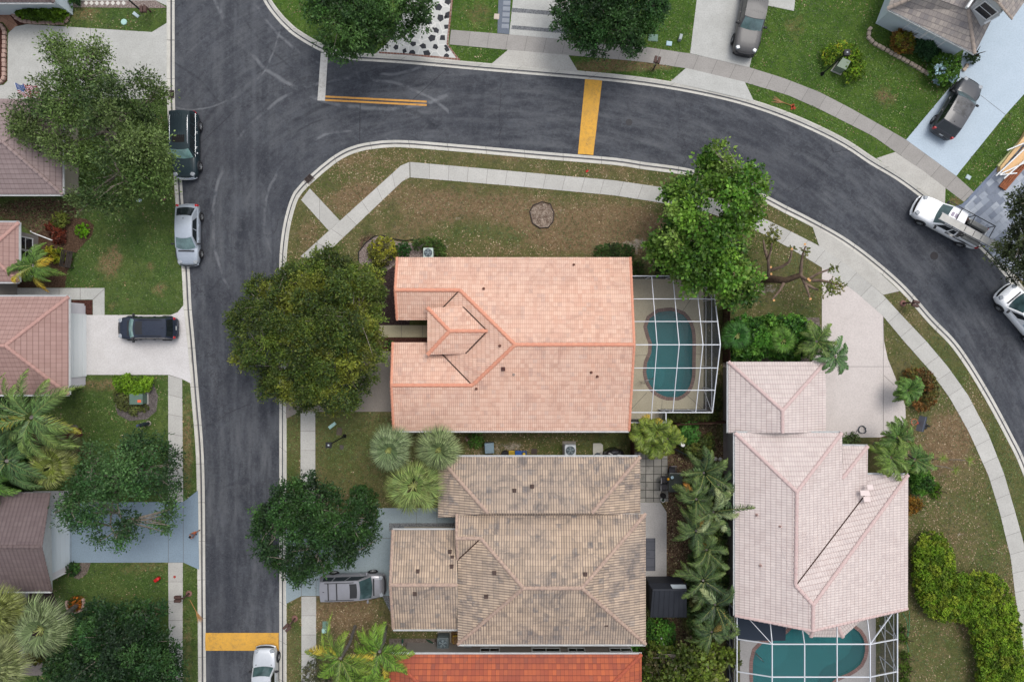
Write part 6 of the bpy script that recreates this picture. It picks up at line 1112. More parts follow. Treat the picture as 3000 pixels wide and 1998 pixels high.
    for sx in (1, -1):
        for sg in (1, -1):
            mb = MB(); M = Matrix.Rotation(R(90), 3, 'X'); mb.lathe((sx*wx, sg*(hw-.02)+(.02 if sg > 0 else -.0), rw+.02), [(.001, 0), (rw*1.16, 0), (rw*1.16, .03), (.001, .03)], 20, rot=M); mb.build('wheel_arch', m_trim, rt)
            wheel(rt, sx*wx, sg*(hw-.06), rw, .24, -sg if False else sg*-1 if False else sg, o.get('rimc'))
    for sg in (1, -1):
        mb = MB(); c = Vector((xf-.28, sg*(hw+.10), zb_+.10)); mb.bev(c, (.14, .24, .15), .05); mb.bar(c, (xf-.25, sg*(wb-.02), zb_+.03), .05, .05); mb.build('mirror', o.get('mirror', paint), rt)
        mb = MB(); xh = hl*.90; mb.bev((xh, sg*hw*.66, top[11]*s_*hf-.075), (.30, .32, .12), .08, rz=R(-22*sg)); mb.build('headlight', m_lens, rt)
        mb = MB(); mb.bev((-hl*.955, sg*hw*.80, top[2]*s_-.12), (.17, .20, .30), .05, rz=R(14*sg)); mb.build('taillight', m_red, rt)
        for xx in ((xf*.45+xr*.55), (xf*.78+xr*.22)) if kind != 'van' else ((xf*.8+xr*.2),):
            mb = MB(); mb.bev((xx, sg*(hw*.995), zb_-.13), (.20, .05, .035), .012); mb.build('door_handle', o.get('handle', paint), rt)
    mb = MB(); pts = [(hl*.955, -hw*.70), (hl*.992, -hw*.42), (hl*1.0, 0), (hl*.992, hw*.42), (hl*.955, hw*.70)]; mb.tube([Vector((x, y, top[13]*s_*hf-.16)) for x, y in pts], .10, 6); mb.build('grille', o.get('grille', m_trim), rt)
    mb = MB(); mb.tube([Vector((x+.02, y*1.18, .44)) for x, y in pts], [.06, .09, .1, .09, .06], 6); mb.build('front_bumper', o.get('bumper', paint), rt)
    mb = MB(); mb.tube([Vector((-x-.01, y*1.18, .5)) for x, y in pts], [.06, .08, .09, .08, .06], 6); mb.build('rear_bumper', o.get('bumper', paint), rt)
    mb = MB(); mb.bar((xf+bowf*1.6+.03, -wb*.72, zb_+.01), (xf+bowf*1.6+.05, wb*.72, zb_+.01), .10, .03); mb.build('cowl', m_trim, rt)
    mb = MB(); mb.box((-hl-.03, 0, .72), (.02, .32, .16)); mb.build('number_plate', plain('plate', S(200, 204, 206)), rt)
    if o.get('belt'):
        for sg in (1, -1): mb = MB(); mb.tube([Vector((xf-.05, sg*(hw*.955), zb_-.01)), Vector((xr+.15, sg*(hw*.955), zb_-.01))], .016, 5); mb.build('chrome_strip', m_chrome, rt)
    rt['_d'] = 0; del rt['_d']; return rt, roofp, zb_
c_black = carpaint('paint_black_teal', (.014, .026, .032), .5, .28); c_silver = carpaint('paint_silver', (.38, .42, .47), .5); c_navy = carpaint('paint_navy', (.018, .024, .040), .5); c_graph = carpaint('paint_grey_pickup', (.075, .073, .073), .1, .45)
c_blk = carpaint('paint_black', (.032, .035, .042), .0, .3); c_blk.node_tree.nodes['Principled BSDF'].inputs['Coat Weight'].default_value = .6; c_wht = carpaint('paint_white', (.78, .79, .80), .0, .35); c_mgrey = carpaint('paint_grey_minivan', (.23, .23, .25), .35); c_slv2 = carpaint('paint_silver_blue', (.56, .58, .60), .5)
m_pano = plain('pano_glass', (.10, .105, .115), .35, .3, 0, var=.9, scale=2.0)
car('parked_suv', 'black four wheel drive with open sunroof and chrome bumper parked under the big oak', 'car', (556, 433), -90, 5.15, 1.98, 1.80, c_black, ws=m_ws_pale, cab=(.705, .60, .05, .015), zb=1.08, rails=m_chrome, sunroof=(.18, .78, .17, .36, m_dark), ribs=1, belt=1, handle=m_chrome, mirror=m_chrome, bumper=m_chrome, grille=m_chrome, road=1, rw=.38, roofw=.80)
car('parked_sedan', 'silver saloon car with dark rear glass parked at the left kerb', 'car', (562, 692), -90, 4.72, 1.84, 1.44, c_silver, kind='sedan', ws=m_ws_teal, cab=(.72, .545, .235, .06), zb=1.0, wins=((.07, .40), (.43, .76)), road=1, rw=.34, roofw=.72, mirror=m_trim, bow=.14)
car('parked_suv', 'dark navy compact crossover with red tail lights on the white driveway', 'car', (446, 962), 180, 4.45, 1.82, 1.62, c_navy, ws=m_ws_pale, cab=(.76, .62, .09, .02), zb=1.0, sunroof=(.15, .85, .05, .28, m_trim), rw=.35, roofw=.80, rails=m_trim, mirror=m_trim)
car('pickup_truck', 'grey pickup truck parked on the pale driveway at the top edge', 'car', (2192, 62), -101, 6.0, 2.0, 1.90, c_graph, kind='pickup', ws=m_ws_teal, cab=(.70, .60, .36, .335), zb=1.10, wins=((.08, .46), (.52, .92)), rw=.41, mirror=m_trim, grille=m_trim, bumper=m_trim, ribs=1, roofw=.80)
t, rf, zb_ = car('parked_suv', 'black luxury suv with a panoramic glass roof on the pale painted driveway', 'car', (2787, 326), 59, 4.85, 1.96, 1.66, c_blk, ws=m_ws_dark, cab=(.70, .565, .14, .03), zb=1.02, sunroof=(.10, .90, .06, .52, m_pano), pano2=(.14, .86, .54, .60), rw=.38, rails=None, mirror=m_trim, roofw=.80)
t, rf, zb_ = car('minivan', 'grey minivan with black roof bars and sunroof on the painted drive by the tan garage', 'car', (1040, 1708), 2, 4.95, 1.96, 1.74, c_mgrey, ws=m_ws_dark, cab=(.80, .63, .04, .01), zb=1.02, sunroof=(.14, .86, .06, .24, m_trim), bars=(.56, .78), rails=m_trim, rw=.35, roofw=.78)
car('parked_suv', 'silver suv parked just below the lower yellow speed hump, cut by the bottom edge', 'car', (787, 1972), 91, 4.75, 1.86, 1.68, c_slv2, ws=m_ws_mid, cab=(.70, .60, .05, .015), zb=1.02, road=1, rw=.36, rails=m_trim, mirror=m_trim, roofw=.78)
t, rf, zb_ = car('delivery_van', 'white van with a blue mark on its side at the right edge of the picture', 'van', (2985, 925), 131, 5.3, 2.02, 1.95, c_wht, kind='van', ws=m_ws_dark, cab=(.80, .64, .02, .0), zb=1.08, wins=((.06, .24),), road=1, rw=.36, mirror=m_trim, grille=m_dark, roofw=.80)
mb = MB()
for k, (a, b, c, d) in enumerate(((-.35, -.05, .50, .66), (-.75, -.2, .12, .42))):
    sg = 1; hw = 1.01; wb = hw*.93; wr = hw*.80; H = 1.95
    def sp(x, t_): return Vector((x, (wb+(wr-wb)*t_)+.012, zb_+(H-.05-zb_)*t_))
    mb.add([sp(a, c), sp(b, c), sp(b-.1, d), sp(a-.1, d)], [(3, 2, 1, 0)])
mb.build('side_logo', plain('blue_decal', S(60, 150, 190), .5, .3), t)
# white ladder pickup
t, rf, zb_ = car('pickup_truck', 'white work pickup with a steel rack and long plank ladder by the blue pavers', 'car', (2762, 655), 151.5, 5.75, 1.98, 1.80, c_wht, kind='pickup', ws=m_ws_mid, cab=(.715, .61, .40, .37), zb=1.06, wins=((.07, .60), (.66, .92)), road=1, rw=.38, mirror=m_trim, grille=m_dark, bumper=c_wht, bed=.345, roofw=.80, fin=0)
mb = MB(); mb.box((-1.93, 0, .62), (1.78, 1.62, .05)); mb.build('bed_floor', m_trim, t)
for sg in (1, -1): mb = MB(); mb.box((-1.93, sg*.80, .84), (1.86, .06, .46)); mb.build('bed_wall', c_wht, t)
mb = MB(); mb.box((-2.80, 0, .82), (.07, 1.62, .42)); mb.build('tailgate', c_wht, t)
for sg in (1, -1): mb = MB(); mb.bev((-1.95, sg*.62, 1.10), (1.5, .36, .34), .06); mb.build('tool_box', plain('alu_box', S(158, 158, 154), .5, .4, .3, var=.2), t)
for sg in (1, -1):
    mb = MB(); mb.bar((1.15, sg*.86, 1.93), (-2.75, sg*.86, 1.93), .045, .045)
    for x in (-.98, -2.7): mb.bar((x, sg*.86, 1.0), (x, sg*.86, 1.95), .045, .045)
    mb.build('ladder_rack', m_trim, t)
for x in (.15, -1.0, -2.7): mb = MB(); mb.bar((x, -.86, 1.95), (x, .86, 1.95), .045, .045); mb.build('rack_crossbar', m_trim, t)
mb = MB(); mb.box((.52, -.18, 1.836), (.22, .34, .006)); mb.box((.22, -.18, 1.840), (.22, .34, .006)); mb.build('roof_sticker', plain('faded_sticker', S(170, 160, 176), .7), t)
lt = thing('ladder_plank', 'long white aluminium plank ladder lying on the rack of the white pickup', 'ladder', t.location+Matrix.Rotation(R(151.5), 3, 'Z')@Vector((-.85, .47, 1.98)), R(151.5))
mb = MB()
for sg in (1, -1): mb.bar((-2.75, sg*.26, .03), (2.25, sg*.26, .03), .06, .07)
mb.build('side_rail', plain('alu', S(150, 152, 156), .4, .5, .5), lt); mb = MB()
for x0, x1 in ((-2.7, -1.95), (-1.9, -1.3), (-1.25, -.65), (-.6, .1), (.15, 2.2)): mb.box(((x0+x1)/2, 0, .05), (x1-x0, .50, .04))
mb.build('deck_panel', plain('ladder_deck', S(196, 194, 188), .7, .3, var=.2), lt)

# ---------------------------------------------------------------- screened pool cages
m_frame = plain('cage_frame', S(222, 225, 230), .5, .4)
def screen_mat(name, op, c=(.03, .035, .05)):
    s = N(name, .8, .1); s.col(c); tr = s.n.new('ShaderNodeBsdfTransparent'); mx = s.n.new('ShaderNodeMixShader'); mx.inputs[0].default_value = op
    s.l.new(tr.outputs[0], mx.inputs[1]); s.l.new(s.b.outputs[0], mx.inputs[2]); s.l.new(mx.outputs[0], s.n['Material Output'].inputs[0]); return s.m
m_scr_roof = screen_mat('screen_mesh_roof', .12, (.07, .075, .08)); m_scr_wall = screen_mat('screen_mesh_wall', .62, (.06, .065, .085))
def beam(rt, a, b, w=.075, h=.10, name='beam', mat=None): w *= .68; mb = MB(); mb.bar(a, b, w, h); return mb.build(name, mat or m_frame, rt, rt.location)
def panel(rt, pts, mat, name='screen'): mb = MB(); mb.add(pts, [tuple(range(len(pts)))]); return mb.build(name, mat, rt, rt.location)
cg = thing('pool_enclosure', 'white framed screen cage over the kidney pool beside the salmon roof', 'pool cage', P(1960, 1010, 0))
YS = [(809, 2.6), (876, 3.25), (942, 3.9), (1010, 4.55), (1078, 3.9), (1143, 3.25), (1208, 2.6)]; XW = [1848, 1909, 1971, 2038, 2087]   # positions at wall height
X0 = [P(x, 0, 2.6).x for x in XW]; Yw = [P(0, y, z).y for y, z in YS]; Zw = [z for y, z in YS]; ZB = .1
for i, (y, z) in enumerate(zip(Yw, Zw)):
    xe = X0[4] if i > 0 or True else X0[2]; beam(cg, (X0[0], y, z), (xe, y, z), .085 if i in (0, 3, 6) else .07)
for j, x in enumerate(X0[1:]):
    for i in range(6): beam(cg, (x, Yw[i], Zw[i]), (x, Yw[i+1], Zw[i+1]), .085 if j == 3 else .065)
for j in range(4):
    for i in range(6): panel(cg, [(X0[j], Yw[i], Zw[i]-.02), (X0[j+1], Yw[i], Zw[i]-.02), (X0[j+1], Yw[i+1], Zw[i+1]-.02), (X0[j], Yw[i+1], Zw[i+1]-.02)], m_scr_roof, 'roof_screen')
xb = X0[4]
for i, (y, z) in enumerate(zip(Yw, Zw)): beam(cg, (xb, y, ZB), (xb, y, z), .06, .08, 'post')
for i in range(6):
    y0, y1, z0, z1 = Yw[i], Yw[i+1], Zw[i], Zw[i+1]; panel(cg, [(xb, y0, ZB), (xb, y1, ZB), (xb, y1, z1), (xb, y0, z0)], m_scr_wall, 'wall_screen')
    for hz in (.9, 2.45): beam(cg, (xb, y0, hz), (xb, y1, hz), .05, .06, 'rail')
beam(cg, (xb, Yw[5], .1), (xb, Yw[6], 2.5), .05, .05, 'brace'); beam(cg, (xb, Yw[1], 2.5), (xb, Yw[0], .1), .05, .05, 'brace')
for y, xa in ((Yw[0], X0[0]),): panel(cg, [(xa, y, ZB), (xb, y, ZB), (xb, y, 2.6), (xa, y, 2.6)], m_scr_wall, 'wall_screen')
xn = P(1951, 0, 2.6).x; yn = P(0, 1238, 2.6).y; y6 = Yw[6]
panel(cg, [(xn, y6, ZB), (xb, y6, ZB), (xb, y6, 2.6), (xn, y6, 2.6)], m_scr_wall, 'wall_screen'); beam(cg, (xn, y6, 1.0), (xb, y6, 1.0), .05, .05, 'rail')
panel(cg, [(xn, y6, ZB), (xn, yn, ZB), (xn, yn, 2.6), (xn, y6, 2.6)], m_scr_wall, 'wall_screen'); panel(cg, [(X0[0], yn, ZB), (xn, yn, ZB), (xn, yn, 2.6), (X0[0], yn, 2.6)], m_scr_wall, 'wall_screen')
beam(cg, (X0[0], yn, 2.6), (xn, yn, 2.6), .085); beam(cg, (xn, yn, 2.6), (xn, y6, 2.6), .085); beam(cg, (X0[1], yn, 2.6), (X0[1], y6, 2.6), .065)
panel(cg, [(X0[0], yn, 2.58), (xn, yn, 2.58), (xn, y6, 2.58), (X0[0], y6, 2.58)], m_scr_roof, 'roof_screen')
for x, y in ((xn, yn), (xn, y6), (X0[1], yn), (X0[2], y6), (X0[3], y6), (X0[1], Yw[0]), (X0[2], Yw[0]), (X0[3], Yw[0])): beam(cg, (x, y, ZB), (x, y, 2.6), .06, .07, 'post')
cg = thing('pool_enclosure', 'white framed screen cage with sloping sides over the lower right pool', 'pool cage', P(2400, 1950, 0))
xa, xd = P(2159, 0, 2.6).x, P(2629, 0, 2.6).x; xi = [P(x, 0, 4.0).x for x in (2262, 2357, 2452, 2549)]; yi = [P(0, y, 4.0).y for y in (1886, 1982, 2085)]; yo = [P(0, y, 2.6).y for y in (1871, 1966, 2066)]
for y in yi: beam(cg, (xi[0], y, 4), (xi[3], y, 4), .085)
for x in xi: beam(cg, (x, yi[0], 4), (x, yi[2], 4), .085)
for a, b in zip(yi, yo): beam(cg, (xi[0], a, 4), (xa, b, 2.6), .075); beam(cg, (xi[3], a, 4), (xd, b, 2.6), .075)
yt = P(0, 1800, 3).y; beam(cg, (xa, yt, 2.6), (xa, yo[2], 2.6), .09); beam(cg, (xd, P(0, 1785, 2.6).y, 2.6), (xd, yo[2], 2.6), .09)
for x, (tx, ty, tz) in zip(xi, ((2256, 1820, 3.3), (2349, 1835, 3.3), (2452, 1830, 3.3), (2540, 1806, 3.3))): beam(cg, (x, yi[0], 4), P(tx, ty, tz), .075)
beam(cg, (xi[0], yi[0], 4), P(2194, 1812, 2.9), .065, name='brace'); beam(cg, (xi[3], yi[0], 4), P(2618, 1790, 2.9), .065, name='brace')
for j in range(3):
    for i in range(2): panel(cg, [(xi[j], yi[i], 3.98), (xi[j+1], yi[i], 3.98), (xi[j+1], yi[i+1], 3.98), (xi[j], yi[i+1], 3.98)], m_scr_roof, 'roof_screen')
for i in range(2):
    panel(cg, [(xa, yo[i], 2.58), (xi[0], yi[i], 3.98), (xi[0], yi[i+1], 3.98), (xa, yo[i+1], 2.58)], m_scr_roof, 'roof_screen'); panel(cg, [(xd, yo[i], 2.58), (xi[3], yi[i], 3.98), (xi[3], yi[i+1], 3.98), (xd, yo[i+1], 2.58)], m_scr_roof, 'roof_screen')
for x in (xa, xd):
    ys_ = [yt]+yo
    for i in range(3):
        panel(cg, [(x, ys_[i], .1), (x, ys_[i+1], .1), (x, ys_[i+1], 2.6), (x, ys_[i], 2.6)], m_scr_wall, 'wall_screen')
        for hz in (.9, 2.1): beam(cg, (x, ys_[i], hz), (x, ys_[i+1], hz), .05, .06, 'rail')
        beam(cg, (x, ys_[i], .1), (x, ys_[i+1], 2.5), .05, .05, 'brace')
    for y in ys_: beam(cg, (x, y, .1), (x, y, 2.6), .06, .07, 'post')
mb = MB(); mb.box((P(2235, 0, .5).x, P(0, 1845, .5).y, 2.55), (3.3, 2.0, .05)); cv = thing('awning_mat', 'dark blue mat cover in the corner of the lower pool deck', 'mat', P(2231, 1840, .1)); mb = MB(); a, b, c, d = P(2160, 1800, .14), P(2303, 1810, .14), P(2301, 1876, .14), P(2160, 1876, .14); mb.prism([a, b, c, d], .15, .105); mb.build('sheet', plain('navy_mat', S(44, 54, 68), .8), cv, cv.location)

# ---------------------------------------------------------------- street furniture and small things
m_bronze = plain('mailbox_brown', S(88, 66, 60), .7, .3, var=.2, scale=5); m_rust = plain('ring_rust', S(140, 104, 96), .9, .1, var=.3)
def mailbox(label, base, ang, dbl=True, ring=True, post=None):
    b = P(*base, .08); t = thing('mailbox', label, 'mailbox', b, R(ang)); mb = MB()
    if ring: mb.lathe((0, 0, 0), [(.10, .0), (.24, .0), (.25, .05), (.16, .09), (.1, .09)], 16); mb.build('base_ring', m_rust, t)
    mb = MB(); mb.box((0, 0, .55), (.1, .1, 1.1)); mb.bar((0, 0, 1.02), (.34, 0, 1.02), .1, .08); mb.build('post', m_bronze, t)
    for k in ((-.14, .14) if dbl else (0,)):
        mb = MB(); mb.bev((.34, k, 1.16), (.5, .21, .22), .03); mb.build('letter_box', m_bronze, t)
    return t
mailbox('brown double mailbox beside the left pavement with a fallen palm frond behind it', (554, 1738), 180)
mailbox('brown double mailbox on the verge left of the straight pavement near the minivan', (864, 1811), 225)
mailbox('brown double mailbox on the strip between warm apron and curved kerb', (2645, 889), -15)
mailbox('brown double mailbox next to the blue paver driveway and white pickup', (2786, 655), 30)
mailbox('brown mailbox on the grass verge below the round green tree', (1913, 206), 75, ring=False)
mailbox('brown mailbox at the top left beside the kerb and diamond pavers', (443, 36), -90, ring=False)
mailbox('dark brown mailbox on the lawn between the black and silver parked cars', (478, 580), 80)
m_util = plain('utility_green', S(112, 140, 126), .6, .3, var=.15); m_util2 = plain('utility_pale', S(176, 212, 204), .6, .3, var=.08)
def lamp_post(label, base, h, headbox):
    b = P(*base, .06); t = thing('lamp_post', label, 'lamp post', b); mb = MB(); mb.tube([b, b+Vector((0, 0, .5)), b+Vector((0, 0, h))], [.075, .05, .045], 10); mb.build('pole', m_black, t, b); mb = MB(); mb.lathe(b, [(.16, 0), (.16, .05), (.08, .3)], 14); mb.build('base', m_black, t, b)
    mb = MB(); c = b+Vector((0, 0, h)); mb.box(c+Vector((0, 0, .16)), (.32, .32, .32), taper=1.15); mb.box(c+Vector((0, 0, .36)), (.42, .42, .06)); hd = mb.build('lantern', m_black, t, b); mb = MB(); mb.box(c+Vector((0, 0, .40)), (.14, .14, .04), taper=.6); mb.build('finial', plain('pale_cap', S(180, 186, 190), .4), hd, b)
lamp_post('black lamp post with square lantern on the lawn left of the fan palms', (1010, 1277), 4.4, 1)
lamp_post('black lamp post rising out of the lime green shrub ring at upper right', (2408, 218), 3.7, 1)
b = P(416, 35, .06); t = thing('lamp_post', 'black lamp post leaning out of the top edge above the left lawn', 'lamp post', b); mb = MB(); mb.tube([b, b+Vector((0, 0, 4.3))], [.07, .045], 10); mb.build('pole', m_black, t, b); mb = MB(); mb.box(b+Vector((0, 0, 4.5)), (.32, .32, .34)); mb.build('lantern', m_black, t, b)
def cabinet(label, quad, h, mat, sticker=None, name='utility_box', cat='utility box'):
    pts = [P(x, y, .08) for x, y in quad]; c = sum(pts, Vector())/4; t = thing(name, label, cat, c); mb = MB(); mb.prism(pts, .16, .06); mb.build('pad', plain('pad_concrete', S(176, 174, 168), .9, var=.15), t, c)
    ins = offset_poly(pts, .08); mb = MB(); mb.prism(ins, h, .14); mb.build('cabinet', mat, t, c); top = offset_poly(pts, .05); mb = MB(); mb.prism(top, h+.04, h); mb.build('lid', mat, t, c)
    if sticker: mb = MB(); q = Vector((c.x, c.y, 0)); mb.box(q+Vector((sticker[0], sticker[1], h+.045)), (.28, .2, .006)); mb.build('sticker', plain('sticker', S(*sticker[2]), .6), t, c)
cabinet('green transformer box with an orange sticker between the clipped hedges', [(394, 1150), (436, 1150), (436, 1184), (394, 1184)], .85, plain('transformer_green', S(96, 118, 106), .6, .3, var=.1), (.25, -.15, (232, 104, 70)))
cabinet('sage green utility cabinet half hidden in the lime shrub ring', [(2432, 209), (2462, 222), (2478, 194), (2452, 182)], 1.0, plain('cabinet_sage', S(126, 140, 122), .6, .3, var=.1))
def lid(label, quad, h=.14, mat=None, cat='utility lid'):
    pts = [P(x, y, .08) for x, y in quad]; c = sum(pts, Vector())/len(pts); t = thing('utility_cover', label, cat, c); mb = MB(); mb.prism(pts, h, .06); mb.build('box', mat or m_util2, t, c); mb = MB(); mb.prism(offset_poly(pts, .035), h+.015, h); mb.build('cover', mat or m_util2, t, c)
def rq(x, y, w, h, a=0):
    a = R(a); return [(x+u*w/2*math.cos(a)-v*h/2*math.sin(a), y+u*w/2*math.sin(a)+v*h/2*math.cos(a)) for u, v in ((-1, -1), (1, -1), (1, 1), (-1, 1))]
lid('pale mint octagonal utility cover on the top left lawn', [(364+9*math.cos(k*.785), 66+9*math.sin(k*.785)) for k in range(8)])
lid('narrow pale blue utility cover beside the top left lamp post', rq(399, 45, 20, 9, 38), mat=plain('lid_blue', S(180, 196, 200), .6))
lid('pale blue utility cover on the lawn below the big oak', rq(408, 588, 14, 9, 10), mat=plain('lid_blue', S(180, 196, 200), .6))
lid('narrow mint utility cover lying slanted on the lawn near the lamp post', rq(974, 1246, 24, 9, -38), .2)
lid('green rectangular utility cover beside the bottom pavement', rq(954, 1834, 18, 30, 0), .12, m_util); lid('small pale round topped cap on the green utility cover', rq(951, 1845, 12, 12), .3, m_util2)
lid('green square utility cover at the edge of the round top tree', rq(1913, 112, 28, 20, 3), .12, m_util); lid('light blue square utility cover right of the round top tree', rq(1960, 129, 16, 13, 8), .14, plain('lid_blue2', S(168, 196, 206), .6)); lid('thin pale post cover beside the square utility cover', rq(1991, 115, 8, 16, 15), .5, plain('lid_grey', S(160, 170, 170), .6))
lid('pale blue oval cover on the grass beside the blue paver drive', rq(2836, 520, 14, 12, 30), .14, plain('lid_blue', S(180, 196, 200), .6))
lid('small square drain box with a rusty centre beside the grey paver strip', rq(1455, 50, 15, 16, 5), .12, plain('lid_conc', S(200, 186, 172), .9)); lid('flat brown meter cover on the lawn right of the pavement', rq(994, 1264, 16, 22, 5), .10, plain('lid_brown', S(92, 82, 72), .9)); lid('small dark valve cover by the lawn lamp post', rq(1001, 1310, 12, 13), .10, plain('lid_dark', S(86, 80, 76), .9))
lid('orange painted round valve cover in the left pavement', [(512+4*math.cos(k*.785), 1689+4*math.sin(k*.785)) for k in range(8)], .112, plain('valve_red', S(168, 70, 62), .8))
# edging stones, one object per border
def stones(label, path, mat, w=.26, step=.36, closed=False, h=.2):
    w_ = [P(x, y, .08) for x, y in path]; c = w_[0]; t = thing('stone_edging', label, 'edging', c); tot = 0; pts = []
    for a, b_ in zip(w_[:-1], w_[1:]):
        L = (b_-a).length; d = (b_-a).normalized(); q = -tot
        while q+step <= L: q += step; pts.append((a+d*max(q, 0), math.atan2(d.y, d.x)))
        tot = L-q
    for p, a in pts[:100]: mb = MB(); mb.bev(p+Vector((random.uniform(-.02, .02), random.uniform(-.02, .02), h/2)), (step*.88, w, h), .05, rz=a+random.uniform(-.08, .08)); mb.build('edging_stone', mat, t, c)
m_edge = plain('edging_buff', S(196, 178, 160), .9, .2, var=.25, scale=3); m_edgep = plain('edging_pink', S(188, 160, 148), .9, .2, var=.25, scale=3)
stones('curved row of buff edging stones round the bed at the pale blue house', catmull([(2556, 78), (2544, 92), (2542, 112), (2558, 128), (2600, 152), (2660, 184), (2700, 208), (2736, 226)], 8), m_edge)
stones('short row of edging stones at the driveway end of the pale blue house bed', catmull([(2834, 182), (2828, 198), (2815, 214)], 8), m_edge)
stones('pink edging stones round the long shrub bed at the top left', catmull([(30, 24), (36, 40), (52, 56), (72, 66), (100, 67), (150, 69), (185, 70), (198, 60), (203, 40), (201, 26)], 8), m_edgep)
stones('column of pink edging stones along the mulch bed left of the top driveway', catmull([(-8, 72), (8, 78), (16, 92), (15, 130), (14, 180), (15, 225), (8, 240), (-10, 250)], 8), m_edgep)
stones('ring of pink edging stones round the orange flowers', [(222+26*math.cos(k*.3927), 1766+26*math.sin(k*.3927)) for k in range(-2, 10)], m_edgep, .16, .26)
def curb_line(label, path, mat, w=.08, h=.16, cat='edging', name='bed_edging'):
    w_ = [P(x, y, .08) for x, y in path]; mb = MB()
    mb.tube([p+Vector((0, 0, h*.4)) for p in w_], w/2, 6); o = mb.build(name, mat); return T(o, label, cat)
curb_line('black plastic edging curving round the croton bed', catmull([(1052, 770), (1050, 740), (1072, 712), (1098, 692), (1120, 690), (1150, 700), (1185, 706), (1215, 702)], 6), m_black)
curb_line('stone ringed round bare bed edge in the worn front lawn', catmull([(1552, 620), (1562, 602), (1588, 592), (1612, 598), (1623, 625), (1620, 650), (1606, 668), (1582, 669), (1560, 655), (1552, 620)], 5), plain('ring_dark', S(70, 60, 56), .9), w=.1)
slab('stump_bed', catmull([(1553, 622), (1563, 604), (1588, 594), (1612, 600), (1621, 625), (1619, 648), (1606, 666), (1582, 667), (1561, 654), (1553, 622)], 5)[:-1], .14, mulch('stump_rubble', (104, 86, 74), (176, 160, 144), 3.5))
def rock(label, px, py, r, mat, z=.1): 
    c = P(px, py, z); mb = MB(); mb.lathe(c, [(.001, -.02), (r, 0), (r*.95, r*.35), (r*.6, r*.65), (.001, r*.7)], 8); return T(mb.build('rock', mat), label, 'rock', 'loose rocks in the side yard')
for k, (x, y) in enumerate(((2082, 1347), (2096, 1344), (2110, 1345))): rock(['leftmost of three white rocks beside the side path', 'middle one of three white rocks beside the side path', 'rightmost of three white rocks beside the side path'][k], x, y, .17, plain('rock_white', S(206, 202, 196), .9, var=.2))
# air conditioners
def aircon(label, px, py, sz, h, mat, pad=None, z=.1):
    c = P(px, py, z); t = thing('air_conditioner', label, 'air conditioner', c)
    if pad: mb = MB(); a = [P(x, y, .1) for x, y in pad]; mb.prism(a, .17, .08); mb.build('pad', plain('ac_pad', S(150, 144, 132), .9, var=.2), t, c)
    mb = MB(); mb.bev(c+Vector((0, 0, .08+h/2)), (sz, sz, h), .07); mb.build('casing', mat, t, c); mb = MB(); q = c+Vector((0, 0, h+.083)); mb.cyl(q, sz*.40, .012, 28); mb.build('fan_well', plain('fan_dark', S(52, 66, 74), .6), t, c)
    mb = MB()
    for k in range(5):
        a = 6.283*k/5; mb.add([q+Vector((0, 0, .02)), q+Vector((math.cos(a)*sz*.36, math.sin(a)*sz*.36, .02)), q+Vector((math.cos(a+.7)*sz*.36, math.sin(a+.7)*sz*.36, .03))], [(0, 1, 2)])
    mb.build('fan_blades', plain('fan_blade', S(120, 136, 142), .5), t, c); mb = MB()
    for rr_ in (.15, .24, .33, .40): mb.lathe(q+Vector((0, 0, .04)), [(sz*rr_, 0), (sz*rr_+.012, .008), (sz*rr_, .012)], 28)
    for k in range(12): a = 6.283*k/12; mb.bar(q+Vector((math.cos(a)*.05, math.sin(a)*.05, .045)), q+Vector((math.cos(a)*sz*.41, math.sin(a)*sz*.41, .045)), .008, .008)
    mb.cyl(q+Vector((0, 0, .035)), .05, .03, 12); mb.build('fan_guard', plain('guard', S(150, 160, 164), .4, .4, .4), t, c)
aircon('white air conditioning unit with a dark fan in the narrow side yard', 1668, 1314, .86, .85, plain('ac_white', S(196, 202, 206), .5, .3), [(1648, 1292), (1687, 1292), (1687, 1337), (1648, 1337)])
aircon('dark grey air conditioner on the gravel beside the terracotta roof gutter', 1301, 1868, .90, .95, plain('ac_grey', S(98, 108, 110), .5, .3), [(1282, 1845), (1322, 1845), (1322, 1892), (1282, 1892)])
aircon('mint coloured air conditioner tucked in the hedge above the salmon roof', 1258, 745, .78, .75, plain('ac_mint', S(184, 198, 190), .5, .3))
# bins and yard clutter
def bin_(label, px, py, w, d, h, mat, lidm=None, open_=None, ang=0, cat='bin', name='wheelie_bin'):
    c = P(px, py, .1); t = thing(name, label, cat, c, R(ang)); mb = MB(); mb.box((0, 0, h/2), (w*.84, d*.84, h), taper=1.16); mb.build('tub', mat, t); mb = MB()
    if open_: mb.box((0, 0, h+.01), (w*.86, d*.86, .02)); mb.build('contents', open_, t)
    else: mb.bev((0, 0, h+.04), (w, d, .08), .06); l = mb.build('lid', lidm or mat, t); mb = MB(); mb.bev((0, -.05, h+.09), (w*.62, d*.55, .03), .03); mb.build('lid_panel', lidm or mat, l)
    mb = MB(); mb.tube([Vector((-w*.3, d*.5, h-.03)), Vector((-w*.3, d*.58, h)), Vector((w*.3, d*.58, h)), Vector((w*.3, d*.5, h-.03))], .02, 6); mb.build('handle', m_trim, t)
m_binb = plain('bin_blue', S(36, 84, 156), .5, .4); m_biny = plain('bin_yellow', S(214, 176, 40), .5, .4)
bin_('large pale blue grey bin with embossed lid standing in the side yard', 1435, 1307, .72, .82, 1.0, plain('bin_slate', S(120, 142, 154), .5, .4, var=.1), ang=3)
bin_('yellow recycling crate with black dividers by the tan roof edge', 1499, 1329, .46, .6, .4, m_biny, open_=plain('mixed_yellow', S(188, 160, 44), .7, var=.6, scale=12), name='recycling_crate', cat='crate')
